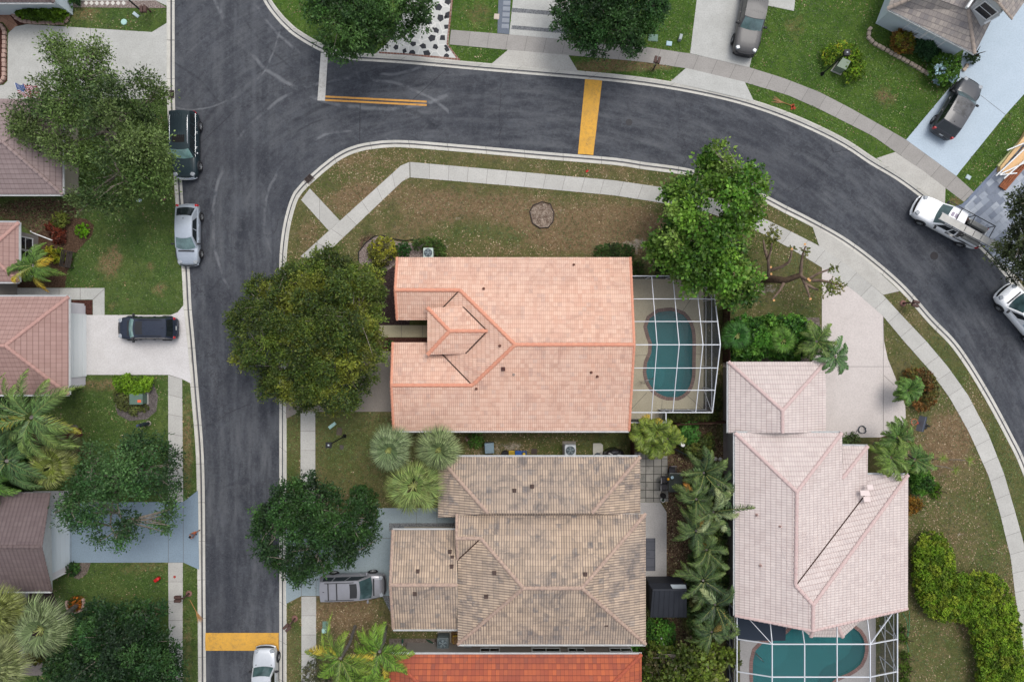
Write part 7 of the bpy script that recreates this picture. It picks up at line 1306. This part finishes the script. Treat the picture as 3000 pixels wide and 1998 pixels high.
bin_('blue recycling crate left of the yellow bottle', 1518, 1329, .48, .6, .4, m_binb, open_=plain('mixed_blue', S(46, 92, 168), .7, var=.5, scale=12), name='recycling_crate', cat='crate')
bin_('narrow blue crate holding a yellow bottle by the tan roof edge', 1535, 1330, .42, .6, .38, m_binb, open_=plain('crate_dark', S(46, 70, 110), .7), name='recycling_crate', cat='crate')
mb = MB(); c = P(1535, 1334, .55); mb.lathe(c-Vector((0, .2, 0)), [(.001, 0), (.11, 0), (.11, .36), (.05, .42), (.001, .42)], 14, rot=Matrix.Rotation(R(-90), 3, 'X')); T(mb.build('bottle', m_biny), 'yellow plastic bottle lying in the narrow blue crate', 'bottle')
def drum(label, px, py, r, h, mat, name='barrel', cat='barrel', z=.1, ri=None):
    c = P(px, py, z); t = thing(name, label, cat, c); mb = MB(); mb.lathe(c, [(.001, 0), (r*.9, 0), (r, h*.5), (r*.95, h), (r*.85, h+.01), (r*.8, h-.05)], 20); mb.build('body', mat, t, c); mb = MB(); mb.cyl(c+Vector((0, 0, h-.06)), r*.8, .02, 20); mb.build('top', ri or mat, t, c)
drum('black round barrel left of the yellow crate', 1480, 1328, .30, .7, m_black); drum('black bucket against the terracotta gutter', 1413, 1894, .26, .5, m_black, 'bucket', 'bucket'); drum('black pot with a white rim at the end of the patio slabs', 1940, 1462, .17, .35, m_white, 'plant_pot', 'plant pot', ri=plain('pot_soil', S(30, 50, 34)))
drum('dark square planter pot beside the patio chairs', 1941, 1450, .22, .4, m_dark, 'plant_pot', 'plant pot'); drum('grey coil hose reel beside the covered barbecue', 1750, 1334, .26, .5, plain('reel_grey', S(84, 92, 98), .6), 'hose_reel', 'hose reel'); drum('white round lantern globe above the palm bushes', 1988, 1295, .17, 1.4, plain('globe', S(214, 214, 214), .4), 'garden_lantern', 'lantern', ri=plain('globe2', S(222, 222, 220), .4))
c = P(1565, 1322, .1); t = thing('meter_cover', 'brown square cover plate in the side yard grass', 'utility lid', c); mb = MB(); mb.box((0, 0, .03), (.46, .42, .06)); mb.build('plate', plain('plate_brown', S(84, 74, 68), .9, var=.2), t); mb = MB(); mb.box((0, 0, .07), (.3, .26, .02)); mb.build('hatch', plain('plate_brown2', S(74, 64, 60), .9), t)
c = P(1755, 1310, .1); t = thing('pump_pad', 'pale concrete equipment pad with rounded corner beside the covered barbecue', 'concrete pad', c); mb = MB(); mb.prism([P(x, y, .1) for x, y in ((1737, 1298), (1760, 1298), (1766, 1303), (1766, 1336), (1737, 1336))], .2, .09); mb.build('pad', plain('pad_pale', S(190, 188, 178), .9, var=.15), t, c); mb = MB(); mb.tube([P(1754, 1330, .3), P(1764, 1322, .4), P(1770, 1330, .3)], .03, 6); mb.build('pipe', m_trim, t, c)
c = P(1796, 1326, .1); t = thing('covered_barbecue', 'black plastic sheet covered barbecue beside the tan roof edge', 'barbecue', c); n = 18; mb = MB(); vs = []; rr2 = random.Random(5)
for j, (s_, z) in enumerate(((1.05, 0), (1.0, .5), (.95, .85), (.7, 1.0), (.25, 1.04))):
    for k in range(n): a = 6.283*k/n; q = s_*(1+rr2.uniform(-.07, .07)); vs.append((math.cos(a)*.78*q, math.sin(a)*.42*q, z+rr2.uniform(-.05, .05)))
mb.add(vs, [(j*n+k, j*n+(k+1) % n, (j+1)*n+(k+1) % n, (j+1)*n+k) for j in range(4) for k in range(n)], 0, False); mb.add(vs[-n:], [tuple(range(n))]); mb.build('sheet', plain('bin_bag_black', (.012, .012, .014), .22, .6), t)
# patio set
def chair(label, px, py, ang):
    t = thing('patio_chair', label, 'chair', P(px, py, .1), R(ang), 'black patio chairs round the table'); m = plain('sling_black', S(62, 60, 64), .8); f = plain('chair_frame', S(34, 34, 38), .5)
    mb = MB(); mb.box((0, 0, .42), (.50, .50, .04)); mb.build('seat', m, t); mb = MB(); mb.bar((-.24, 0, .42), (-.34, 0, .98), .50, .04) if False else mb.box((-.29, 0, .70), (.04, .50, .56), rot=Matrix.Rotation(R(-10), 3, 'Y')); mb.build('backrest', m, t)
    for sx in (-.24, .24):
        for sy in (-.26, .26): mb = MB(); mb.tube([(sx, sy, 0), (sx, sy, .44)], .018, 6); mb.build('leg', f, t)
    for sy in (-.28, .28): mb = MB(); mb.box((0, sy, .62), (.5, .05, .03)); mb.build('armrest', f, t)
    mb = MB(); mb.box((-.34, 0, .99), (.035, .44, .03)); mb.build('top_rail', plain('rail_pale', S(150, 148, 148), .6), t)
chair('black sling patio chair at the top end of the small table', 1966, 1372, -90); chair('upper of two black sling chairs on the left of the patio table', 1942, 1401, 0); chair('lower of two black sling chairs on the left of the patio table', 1941, 1422, 0)
t = thing('patio_table', 'dark glass patio table beside three black chairs', 'table', P(1973, 1408, .1)); mb = MB(); mb.bev((0, 0, .73), (1.1, 1.5, .03), .08); mb.build('table_top', plain('table_glass', S(62, 66, 62), .15, .6), t)
for sx in (-.48, .48):
    for sy in (-.66, .66): mb = MB(); mb.tube([(sx, sy, 0), (sx, sy, .72)], .02, 6); mb.build('leg', m_black, t)
mb = MB(); c = P(1957, 1403, .87); mb.lathe(c, [(.001, 0), (.09, .02), (.11, .1), (.07, .19), (.001, .2)], 14); T(mb.build('orange_fruit', plain('fruit_orange', S(222, 160, 30), .6)), 'orange fruit on the patio table', 'fruit')
mb = MB(); c = P(1969, 1398, .87); mb.lathe(c, [(.001, 0), (.07, 0), (.12, .06), (.11, .07), (.06, .02)], 14); T(mb.build('bowl', plain('bowl_blue', S(170, 196, 206), .4)), 'pale blue bowl on the patio table', 'bowl')
# shed
c = P(1955, 1755, .1); t = thing('garden_shed', 'black gabled metal shed partly under palm fronds right of the tan roof', 'shed', c); m_shed = plain('shed_black', S(44, 47, 54), .6, .3, var=.15, scale=2)
q = [P(1899, 1708, 2.0), P(2012, 1708, 2.0), P(2012, 1808, 2.0), P(1905, 1808, 2.0)]; r1, r2 = P(1912, 1727, 2.7), P(2012, 1727, 2.7)
mb = MB(); mb.prism(offset_poly(q, .12), 1.98, .1); mb.build('wall', m_shed, t, c)
mb = MB(); mb.add([q[0], q[1], r2, r1], [(3, 2, 1, 0)]); mb.add([r1, r2, q[2], q[3]], [(3, 2, 1, 0)]); mb.add([q[0], r1, q[3]], [(0, 1, 2)]); mb.add([q[1], q[2], r2], [(0, 1, 2)])
mb.build('roof', m_shed, t, c)
for k in range(1, 14): 
    if k % 2: s_ = k/14; mb = MB(); mb.bar(r1.lerp(r2, s_)+Vector((0, 0, .02)), q[3].lerp(q[2], s_)+Vector((0, 0, .02)), .03, .03); mb.build('roof_rib', m_shed, t, c)
mb = MB(); mb.bar(r1, r2, .14, .06); mb.build('ridge_cap', m_shed, t, c); mb = MB(); mb.prism([P(1960, 1706, 2.2), P(2004, 1706, 2.2), P(2012, 1726, 2.6), P(1972, 1726, 2.6)], 2.62, 2.58); mb.build('skylight', plain('skylight_grey', S(150, 158, 162), .3, .5), t, c)
# fences
def fence(label, pts, h, mat, board=.14, cat='fence', postm=None):
    w = [P(x, y, .08) for x, y in pts]; t = thing('fence', label, cat, w[0])
    for a, b_ in zip(w[:-1], w[1:]):
        L = (b_-a).length; d = (b_-a).normalized(); mb = MB(); n = max(1, int(L/board))
        for k in range(n): p = a+d*(k+.5)*L/n; mb.box(p+Vector((0, 0, h/2-.02)), (L/n*.9, .03, h+random.uniform(-.02, .02)), rz=math.atan2(d.y, d.x))
        mb.build('boards', mat, t, w[0]); mb = MB(); mb.bar(a+Vector((0, 0, h*.8)), b_+Vector((0, 0, h*.8)), .07, .09); mb.build('rail', mat, t, w[0])
        m = max(1, int(L/2.2))
        for k in range(m+1): mb = MB(); p = a.lerp(b_, k/m); mb.box(p+Vector((0, 0, h/2)), (.1, .1, h+.08)); mb.build('post', postm or mat, t, w[0])
m_fwood = plain('fence_wood', S(82, 60, 50), .9, .1, var=.5, scale=3); m_fwood2 = plain('fence_grey', S(96, 84, 78), .9, .1, var=.4)
fence('dark brown board fence between the pool cage and the tropical bushes', [(2118, 1060), (2118, 900)], 1.8, m_fwood); fence('brown fence running from the pool cage corner to the side path', [(1972, 1238), (2116, 1232)], 1.6, m_fwood); fence('short brown board fence between the salmon and tan houses', [(1846, 1245), (1848, 1336)], 1.7, m_fwood)
fence('white framed fence panel among the bushes by the terracotta roof', [(1928, 1850), (1948, 1898), (1948, 1918)], 1.2, plain('fence_white', S(176, 178, 180), .8, var=.2)); fence('pale vinyl fence strip between palms and the lower pool cage', [(2130, 1760), (2130, 1998)], 1.5, plain('fence_pale', S(138, 136, 138), .8, var=.2))
fence('dark garden screen bending behind the tangled bush', [(1965, 1308), (2020, 1336), (2050, 1346), (2076, 1322)], .9, plain('screen_navy', S(36, 42, 48), .8))
# basketball hoop
c = P(2702, 1246, .08); t = thing('basketball_hoop', 'portable basketball hoop with orange rim beside the warm driveway', 'basketball hoop', c, R(165)); mb = MB(); mb.bev((.0, 0, .08), (.7, .45, .16), .1); mb.build('base', m_black, t); mb = MB(); mb.tube([(0, 0, .1), (.4, 0, 1.6), (1.6, 0, 2.6)], .05, 8); mb.build('pole', m_black, t)
mb = MB(); mb.box((1.75, 0, 2.65), (.04, 1.15, .8), rot=Matrix.Rotation(R(0), 3, 'Y')); bd = mb.build('backboard', plain('backboard', S(96, 104, 118), .3, .5), t); mb = MB()
for sy in (-.56, .56): mb.bar((1.72, sy, 2.25), (1.72, sy, 3.05), .05, .05)
for z in (2.25, 2.65, 3.05): mb.bar((1.70, -.56, z), (1.70, .56, z), .06, .05)
mb.build('board_frame', plain('frame_navy', S(52, 60, 76), .5), bd); mb = MB(); a = [6.283*k/20 for k in range(21)]; mb.tube([Vector((2.12+.23*math.cos(q), .23*math.sin(q), 2.42)) for q in a], .018, 5, cap=False); mb.bar((1.8, 0, 2.42), (1.9, 0, 2.42), .14, .04); rm = mb.build('rim', plain('rim_orange', S(214, 100, 68), .5), t); mb = MB()
for k in range(10): q = 6.283*k/10; mb.tube([Vector((2.12+.23*math.cos(q), .23*math.sin(q), 2.4)), Vector((2.12+.12*math.cos(q+.3), .12*math.sin(q+.3), 2.0))], .006, 4)
mb.build('net', m_white, rm)
# coiled hose on the drive
c = P(2525, 1257, .1); pts = []
for k in range(140): a = k*.2; r_ = .24+.02*math.sin(k*.9)+.10*((k % 31)/31); pts.append(c+Vector((math.cos(a)*r_+.01*math.sin(k), math.sin(a)*r_, .03+.0007*k)))
mb = MB(); pts += [c+Vector((-.4, -.1, .03)), c+Vector((-.5, -.35, .03)), c+Vector((-.42, -.55, .03))]; mb.tube(pts, .018, 5); T(mb.build('garden_hose', plain('hose_grey', S(74, 82, 90), .6)), 'coiled grey garden hose on the warm concrete driveway', 'hose')
mb = MB(); pts = [P(x, y, .1) for x, y in catmull([(2645, 1795), (2656, 1815), (2660, 1850), (2655, 1880), (2662, 1905), (2655, 1925), (2652, 1915)], 3)]; mb.tube(pts, .018, 5); mb.tube([P(x, y, .11) for x, y in catmull([(2664, 1790), (2664, 1830), (2660, 1870)], 3)], .018, 5); T(mb.build('garden_hose', plain('hose_green', S(60, 140, 100), .6)), 'green garden hose lying along the lower pool cage', 'hose')
# flag
c = P(52, 282, .1); t = thing('flag', 'stars and stripes flag on a slanted pole over the pale top left driveway', 'flag', P(40, 290, 2.6)); o_ = t.location; a0 = P(44, 246, 4.0); nx, ny = 26, 13; U = P(108, 252, 3.9)-a0; Vd = P(58, 282, 3.6)-a0; mred = plain('flag_red', S(176, 44, 60), .8); mwh = plain('flag_white', S(222, 222, 224), .8); mbl = plain('flag_blue', S(70, 96, 150), .8)
mb = MB(); vs = [a0+U*(i/nx)+Vd*(j/ny)+Vector((0, .05*math.sin(i*.8), .10*math.sin(i*.7+j*.1))) for j in range(ny+1) for i in range(nx+1)]; o0 = len(mb.v); mb.v += [tuple(v) for v in vs]
for j in range(ny):
    for i in range(nx): mb.f.append((j*(nx+1)+i, j*(nx+1)+i+1, (j+1)*(nx+1)+i+1, (j+1)*(nx+1)+i)); mb.mi.append(2 if (i < nx*.4 and j < 7) else (0 if j % 2 == 0 else 1)); mb.sm.append(True)
mb.build('cloth', [mred, mwh, mbl], t, o_); mb = MB()
for j in range(5):
    for i in range(6): p = a0+U*(.035+.4*i/6.2)+Vd*(.05+.5*j/5); mb.cyl(p+Vector((0, .05*math.sin(i*1.6), .12)), .018, .008, 5)
mb.build('stars', mwh, t, o_); mb = MB(); mb.tube([a0-U*.02-Vd*.1, a0+Vd*1.25], .018, 6); mb.build('pole', m_white, t, o_)
# bench, downpipe, letter things on the left
c = P(212, 762, .1); t = thing('garden_bench', 'dark slatted garden bench standing on the lawn edge at the left', 'bench', c, R(80)); m_b = plain('bench_dark', S(62, 56, 52), .8, var=.3)
mb = MB()
for k in range(4): mb.box((0, -.18+k*.12, .45), (1.3, .09, .03))
mb.build('seat', m_b, t); mb = MB()
for k in range(3): mb.box((0, .30+.03*k, .58+k*.13), (1.3, .03, .1))
mb.build('backrest', m_b, t)
for sx in (-.6, .6):
    for sy in (-.2, .3): mb = MB(); mb.box((sx, sy, .22), (.06, .06, .44)); mb.build('leg', m_b, t)
    mb = MB(); mb.box((sx, .03, .66), (.07, .6, .04)); mb.build('armrest', m_b, t)
t = thing('downpipe', 'white drain pipe lying across the mulch from the left window wall', 'pipe', P(95, 683, .1)); mb = MB(); mb.tube([P(92, 681, .3), P(120, 692, .2), P(162, 708, .14)], .05, 8); mb.build('pipe', m_white, t, t.location); mb = MB(); mb.tube([P(90, 680, .3), P(90, 678, 1.8)], .045, 8); mb.build('riser', m_white, t, t.location)
# tools against the terracotta house
for lab, a, b_, cc in (('green umbrella with white handle lying by the grey air conditioner', (1248, 1872), (1280, 1890), (34, 62, 46)), ('dark green garden tool near the fan palm fronds at the terracotta roof', (1180, 1870), (1178, 1892), (30, 74, 60))):
    t = thing('closed_umbrella', lab, 'umbrella', P(*a, .1)); A, B = P(*a, .2), P(*b_, .3); mb = MB(); mb.tube([A, A.lerp(B, .3), A.lerp(B, .65)], [.03, .09, .05], 8); mb.build('canopy', plain('umb_'+str(cc[0]), S(*cc), .8), t, t.location); mb = MB(); mb.tube([A.lerp(B, .6), B], .02, 6); mb.build('handle', m_white, t, t.location)
bin_('grey box bin with a black bag against the terracotta house wall', 1373, 1888, .66, .5, .8, plain('bin_grey', S(104, 110, 112), .6), name='storage_box', cat='box'); bin_('yellow framed crate half under the tan roof corner', 1336, 1872, .45, .85, .3, m_biny, open_=m_gravel, name='yellow_crate', cat='crate')
# lumber on the blue pavers
c = P(2960, 470, .12); t = thing('lumber_pile', 'pile of plywood sheets and brown planks on the blue paver drive', 'lumber', c)
for k, (q, col) in enumerate((([(2932, 488), (2930, 502), (3060, 350), (3060, 290), (3000, 400)], (222, 186, 136)), ([(2934, 504), (2952, 512), (3080, 400), (3080, 340)], (232, 190, 140)))): mb = MB(); mb.prism([P(x, y, .5) for x, y in q], .5+k*.06, .12+k*.4); mb.build('plywood_sheet', plain('plywood%d' % k, S(*col), .8, var=.15), t, c)
for k in range(4): mb = MB(); mb.bar(P(2928+k*5, 548+k*3, .2+.02*k), P(3050+k*6, 395+k*5, .25+.02*k), .14, .12); mb.build('plank', plain('plank_brown', S(156, 94, 62), .8, var=.4, scale=4), t, c)
mb = MB(); mb.bar(P(2922, 489, .15), P(3040, 355, .15), .22, .3); mb.build('painted_board', plain('board_yellowgreen', S(190, 192, 140), .8, var=.2), t, c)
for k, (a, b_) in enumerate((((2950, 441), (3030, 408)), ((2918, 516), (3040, 400)), ((2930, 511), (3060, 450)), ((2929, 513), (2979, 508)), ((2941, 524), (3060, 420)))):
    mb = MB(); mb.tube([P(*a, .75+.04*k), P(*b_, .8+.04*k)], .055, 7); T(mb.build('white_pipe', m_white), ['uppermost white pipe lying across the pile of boards at the right edge', 'longest white pipe along the plywood at the right edge', 'white pipe crossing from plywood to planks at the right edge', 'short white pipe at the foot of the plywood pile', 'lowest white pipe beside the brown planks at the right edge'][k], 'pipe', 'white pipes on the lumber pile')
# fallen fronds
def fallen(label, pts, col, fan=None):
    t = thing('fallen_frond', label, 'palm frond', P(*pts[0], .1)); mb = MB(); w = [P(x, y, .14) for x, y in pts]; mb.tube(w, .025, 5); mb.build('stalk', plain('frond_stalk', S(176, 132, 84), .9), t, t.location)
    e = np.array(w[-1]); d = np.array((w[-1]-w[-2]).normalized()); n = 26; V = []; 
    b_ = rng.uniform(-.35, .35, n); ca, sa = np.cos(b_), np.sin(b_); dr = np.stack([d[0]*ca-d[1]*sa, d[0]*sa+d[1]*ca, rng.uniform(-.02, .06, n)], 1); st = e-d*rng.uniform(0, .2, n)[:, None]; en = st+dr*rng.uniform(.5, .95, n)[:, None]
    q = strip_quads(st, en, np.full(n, .02), np.full(n, .005), np.tile([0, 0, 1.], (n, 1))); quad_mesh('dry_leaves', q-np.array(t.location)[None, None], np.tile(S(*col), (n, 1))*rng.uniform(.7, 1.2, n)[:, None], m_frond, t)
    return t
fallen('dry tan palm frond fallen from the left mailbox to the kerb', [(556, 1756), (566, 1775), (577, 1795)], (190, 142, 92)); fallen('dry palm frond with a red boot lying on the curved grass verge', [(2320, 310), (2300, 303), (2290, 300)], (172, 124, 76))
mb = MB(); mb.bar(P(2318, 308, .12), P(2330, 320, .12), .2, .05); mb.bar(P(2326, 306, .12), P(2318, 322, .12), .12, .05); T(mb.build('palm_boot', plain('boot_rust', S(160, 70, 46), .9)), 'rusty red palm husk on the curved grass verge', 'palm husk')
# red toys / balls
c = P(463, 1695, .1); t = thing('toy_car', 'small bright red toy car on the lawn beside the left pavement', 'toy', c, R(35)); mb = MB(); mb.bev((0, 0, .16), (.5, .26, .2), .08); mb.build('body', plain('toy_red', S(190, 20, 24), .4, .5), t); mb = MB(); mb.lathe((.14, 0, .24), [(.001, 0), (.14, 0), (.13, .1), (.06, .14), (.001, .14)], 12); mb.build('seat', plain('toy_red2', S(204, 34, 34), .4, .5), t)
for sx in (-.16, .16):
    for sy in (-.13, .13): mb = MB(); mb.lathe((sx, sy, .07), [(.001, -.02), (.07, -.02), (.07, .02), (.001, .02)], 10, rot=Matrix.Rotation(R(90), 3, 'X')); mb.build('wheel', m_black, t)
mb = MB(); c = P(1720, 502, .1); mb.box(c, (.22, .14, .06), rz=.6); T(mb.build('red_scrap', plain('toy_red', S(190, 20, 24))), 'tiny red scrap on the grass strip by the centre pavement', 'scrap')
mb = MB(); c = P(237, 1585, .1)
# palm husk beds and stone walkway stones behind the roof
# ---------------------------------------------------------------- people
def person(label, foot, head, h, shirt, trousers, hair, skin, pose):
    """small standing figure built from one skinned surface; head px only sets the facing"""
    b = P(*foot, .115); t = thing('person', label, 'person', b, pose['face']); k = h/1.72
    J = {}; E = []
    def j(n, p, r, par=None):
        J[n] = (Vector(p)*k, r*k, par)
    j('pelvis', (0, 0, .92), .14); j('waist', (.01, 0, 1.06), .125, 'pelvis'); j('chest', (.02+pose.get('lean', 0)*.5, 0, 1.28), .15, 'waist'); j('neck', (.03+pose.get('lean', 0), 0, 1.46), .06, 'chest'); j('skull', (.05+pose.get('lean', 0), 0, 1.56), .085, 'neck'); j('crown_', (.05+pose.get('lean', 0), 0, 1.65), .08, 'skull')
    for sg, s in ((1, 'l'), (-1, 'r')):
        f = pose['arm']*sg; j('sh'+s, (.02+pose.get('lean', 0)*.7, sg*.17, 1.40), .06, 'chest'); j('el'+s, (.02+f*.12, sg*.24, 1.14), .043, 'sh'+s); j('wr'+s, (.12+f*.2, sg*.23, .93), .030, 'el'+s); j('pa'+s, (.14+f*.22, sg*.22, .87), .036, 'wr'+s)
        for q in range(4): j('f%s%d' % (s, q), (.155+f*.22+.0, sg*(.19+.018*q), .82), .0095, 'pa'+s); j('g%s%d' % (s, q), (.175+f*.22, sg*(.187+.018*q), .785+.006*abs(q-1.5)), .008, 'f%s%d' % (s, q))
        j('t'+s, (.175+f*.22, sg*.18, .86), .011, 'pa'+s)
        g = pose['leg']*sg; j('hip'+s, (0, sg*.09, .86), .10, 'pelvis'); j('kn'+s, (.04+g*.16, sg*.10, .48), .062, 'hip'+s); j('an'+s, (-.02+g*.24, sg*.10, .09), .042, 'kn'+s); j('to'+s, (.14+g*.24, sg*.11, .035), .035, 'an'+s)
    names = list(J); idx = {n: i for i, n in enumerate(names)}; me = bpy.data.meshes.new('body'); me.from_pydata([tuple(J[n][0]) for n in names], [(idx[n], idx[J[n][2]]) for n in names if J[n][2]], []); ob = bpy.data.objects.new('body', me); COL.objects.link(ob); ob.parent = t
    me.materials.append(plain('skin', S(*skin), .6)); md = ob.modifiers.new('skin', 'SKIN'); 
    if not me.skin_vertices: 
        bm = bmesh.new(); bm.from_mesh(me); bm.verts.layers.skin.verify(); bm.to_mesh(me); bm.free()
    for i, n in enumerate(names): me.skin_vertices[0].data[i].radius = (J[n][1], J[n][1]); 
    me.skin_vertices[0].data[0].use_root = True; md.use_smooth_shade = True; ob.modifiers.new('sub', 'SUBSURF').levels = 1
    def g(n): return J[n][0]
    mb = MB(); mb.lathe(g('skull')+Vector((-.012, 0, -.02))*k, [(.096*k, .0), (.108*k, .06*k), (.10*k, .11*k), (.06*k, .15*k), (.001, .165*k)], 14); mb.build('hair', plain('hair_'+str(hair[0]), S(*hair), .8), t)
    mb = MB(); sh = Vector((.02, 0, 0)); mb.tube([g('pelvis')+Vector((0, 0, -.02)), g('waist'), g('chest'), g('chest').lerp(g('neck'), .6), g('neck')-Vector((0, 0, .02))], [.165*k, .15*k, .18*k, .12*k, .07*k], 12)
    for s in 'lr': mb.tube([g('sh'+s), g('sh'+s).lerp(g('el'+s), .7)], [.08*k, .062*k], 8)
    mb.build('shirt', plain('cloth_'+str(shirt), S(*shirt), .9), t); mb = MB()
    for s in 'lr': mb.tube([g('hip'+s)+Vector((0, 0, .08)), g('hip'+s), g('kn'+s), g('kn'+s).lerp(g('an'+s), pose['trouser'])], [.10*k, .115*k, .078*k, .07*k], 9)
    mb.build('trousers', plain('cloth_'+str(trousers), S(*trousers), .9), t); mb = MB()
    for s in 'lr': mb.tube([g('an'+s)+Vector((-.05, 0, -.05))*k, g('an'+s)+Vector((.02, 0, -.04))*k, g('to'+s)+Vector((.04, 0, 0))*k], [.045*k, .05*k, .04*k], 8)
    mb.build('shoe', plain('shoe_'+str(shirt[0]), S(60, 50, 46)), t)
    for s in (1, -1): mb = MB(); c = g('skull')+Vector((.088, s*.03, .015))*k; mb.lathe(c, [(.001, -.01), (.012*k, 0), (.001, .01)], 8); mb.build('eye', m_black, t)
    mb = MB(); mb.box(g('skull')+Vector((.098, 0, -.01))*k, (.03*k, .02*k, .035*k), taper=.5); mb.build('nose', plain('skin', S(*skin), .6), t); return t
person('person with dark hair, grey shirt and orange shorts walking on the blue driveway', (577, 1560), (556, 1571), 1.45, (112, 116, 128), (196, 104, 70), (24, 22, 28), (176, 124, 96), dict(face=R(25), arm=.9, leg=.9, lean=.06, trouser=.1))
c = P(436, 1240, .08); t = thing('garden_ornament', 'dark navy upright ornament on a pale ring base beside the loose left tree', 'ornament', c); mb = MB(); mb.lathe(c, [(.13, 0), (.20, 0), (.21, .08), (.14, .1)], 16); mb.build('base_ring', plain('ring_pale', S(150, 144, 130), .9, var=.3), t, c); mb = MB(); mb.tube([c, c+Vector((0, 0, .7)), c+Vector((0, 0, 1.2)), c+Vector((0, 0, 1.5))], [.10, .17, .15, .08], 10); mb.build('body', plain('navy_orn', S(38, 48, 56), .7), t, c); mb = MB(); mb.lathe(c+Vector((0, 0, 1.48)), [(.08, 0), (.12, .08), (.10, .18), (.001, .22)], 12); mb.build('head', plain('orn_blue', S(74, 80, 120), .7), t, c)
mb = MB(); mb.tube([P(406, 1250, 1.5), P(413, 1256, 1.5)], .03, 5); mb.build('tan_strip', plain('tan_strip', S(166, 146, 112), .8), t, c)
# ---------------------------------------------------------------- loose grass tufts and litter over the lawns
def grass_tufts():
    n = 330000; x = rng.uniform(-60, 3060, n); y = rng.uniform(-60, 2060, n); m = np.ones(n, bool)
    def ins(poly, sel):
        r = np.zeros(n, bool); xs = [p[0] for p in poly]; ys = [p[1] for p in poly]; q = np.where(sel & (x > min(xs)) & (x < max(xs)) & (y > min(ys)) & (y < max(ys)))[0]
        if len(q): r[q] = inside(x[q], y[q], poly)
        return r
    for p in HARD: m &= ~ins(p, m)
    for p in ([(1820, 805), (2063, 805), (2063, 1203), (1945, 1203), (1938, 1238), (1820, 1238)], [(2165, 1700), (2568, 1700), (2568, 2100), (2165, 2100)], [(1163, 765), (1840, 765), (1840, 1250), (1163, 1250)], [(1150, 1560), (1350, 1560), (1350, 1830), (1150, 1830)], [(1290, 1345), (1868, 1345), (1880, 1870), (1350, 1870)], [(2140, 1070), (2415, 1070), (2650, 1400), (2650, 1770), (2160, 1780)], [(-100, 295), (190, 295), (190, 560), (-100, 560)], [(-100, 870), (205, 870), (205, 1150), (-100, 1150)], [(-100, 1445), (160, 1445), (160, 1725), (-100, 1725)]): m &= ~ins(p, m)
    x, y = x[m], y[m]; N_ = len(x); left = x < 600; top = (y < 480) & (x > 750) & (y < 150+.00012*np.maximum(x-1200, 0)**2*1.0+60) | ((x > 1800) & (y < 230+(x-1800)*.48-60) & ~left)
    f = sum(np.sin(x*a+y*b+c) for a, b, c in zip(rng.normal(size=9)*.05, rng.normal(size=9)*.05, rng.uniform(0, 6, 9)))/3; g = sum(np.sin(x*a+y*b+c) for a, b, c in zip(rng.normal(size=9)*.012, rng.normal(size=9)*.012, rng.uniform(0, 6, 9)))/3
    pick = lambda cols: np.array([S(*q, 1.25) for q in cols])[rng.integers(0, len(cols), N_)]
    cl, ct, cm, cb = pick([(70, 92, 42), (86, 106, 54), (90, 104, 58), (58, 76, 38)]), pick([(70, 100, 38), (88, 112, 46), (58, 82, 34), (92, 108, 54)]), pick([(92, 98, 54), (110, 106, 70), (78, 84, 46), (112, 102, 72)]), pick([(128, 106, 78), (146, 124, 94), (104, 84, 62), (162, 146, 120)])
    C = np.where(left[:, None], cl, np.where(top[:, None], ct, cm)); pb = np.where(left | top, .03, .36)+.30*f*np.where(left | top, .4, 1)+.34*g*np.where(left | top, .2, 1); zz = sum(a*np.exp(-(((x-X)/rx)**2+((y-Y)/ry)**2)*1.1) for X, Y, rx, ry, a in GREENZ); pb = pb+1.6*zz*(~left); C = np.where(((zz < -.12) & ~left & ~top)[:, None], cl*.85+cm*.15, C); C = C*(1+.22*np.sin(x*.21+2*np.sin(y*.06))*np.sin(y*.19+x*.05)+.18*f)[:, None]; C = np.where((rng.uniform(size=N_) < pb)[:, None], cb, C)*rng.uniform(.55, 1.1, N_)[:, None]
    k = (HC-.09)/2000; c = np.stack([(x-1500)*k, (999-y)*k, rng.uniform(.085, .12, N_)], 1); a = rng.uniform(0, 6.28, N_); d = np.stack([np.cos(a), np.sin(a), rng.uniform(-.1, .5, N_)], 1); nr = rng.normal(size=(N_, 3))*.35; nr[:, 2] = 1; L = rng.uniform(.07, .17, N_)
    o = quad_mesh('grass', leaf_quads(c, d, nr, L, L*rng.uniform(.3, .7, N_)), C, m_frond, None); T(o, 'short patchy lawn grass with dry blades', 'grass', kind='stuff')
grass_tufts()
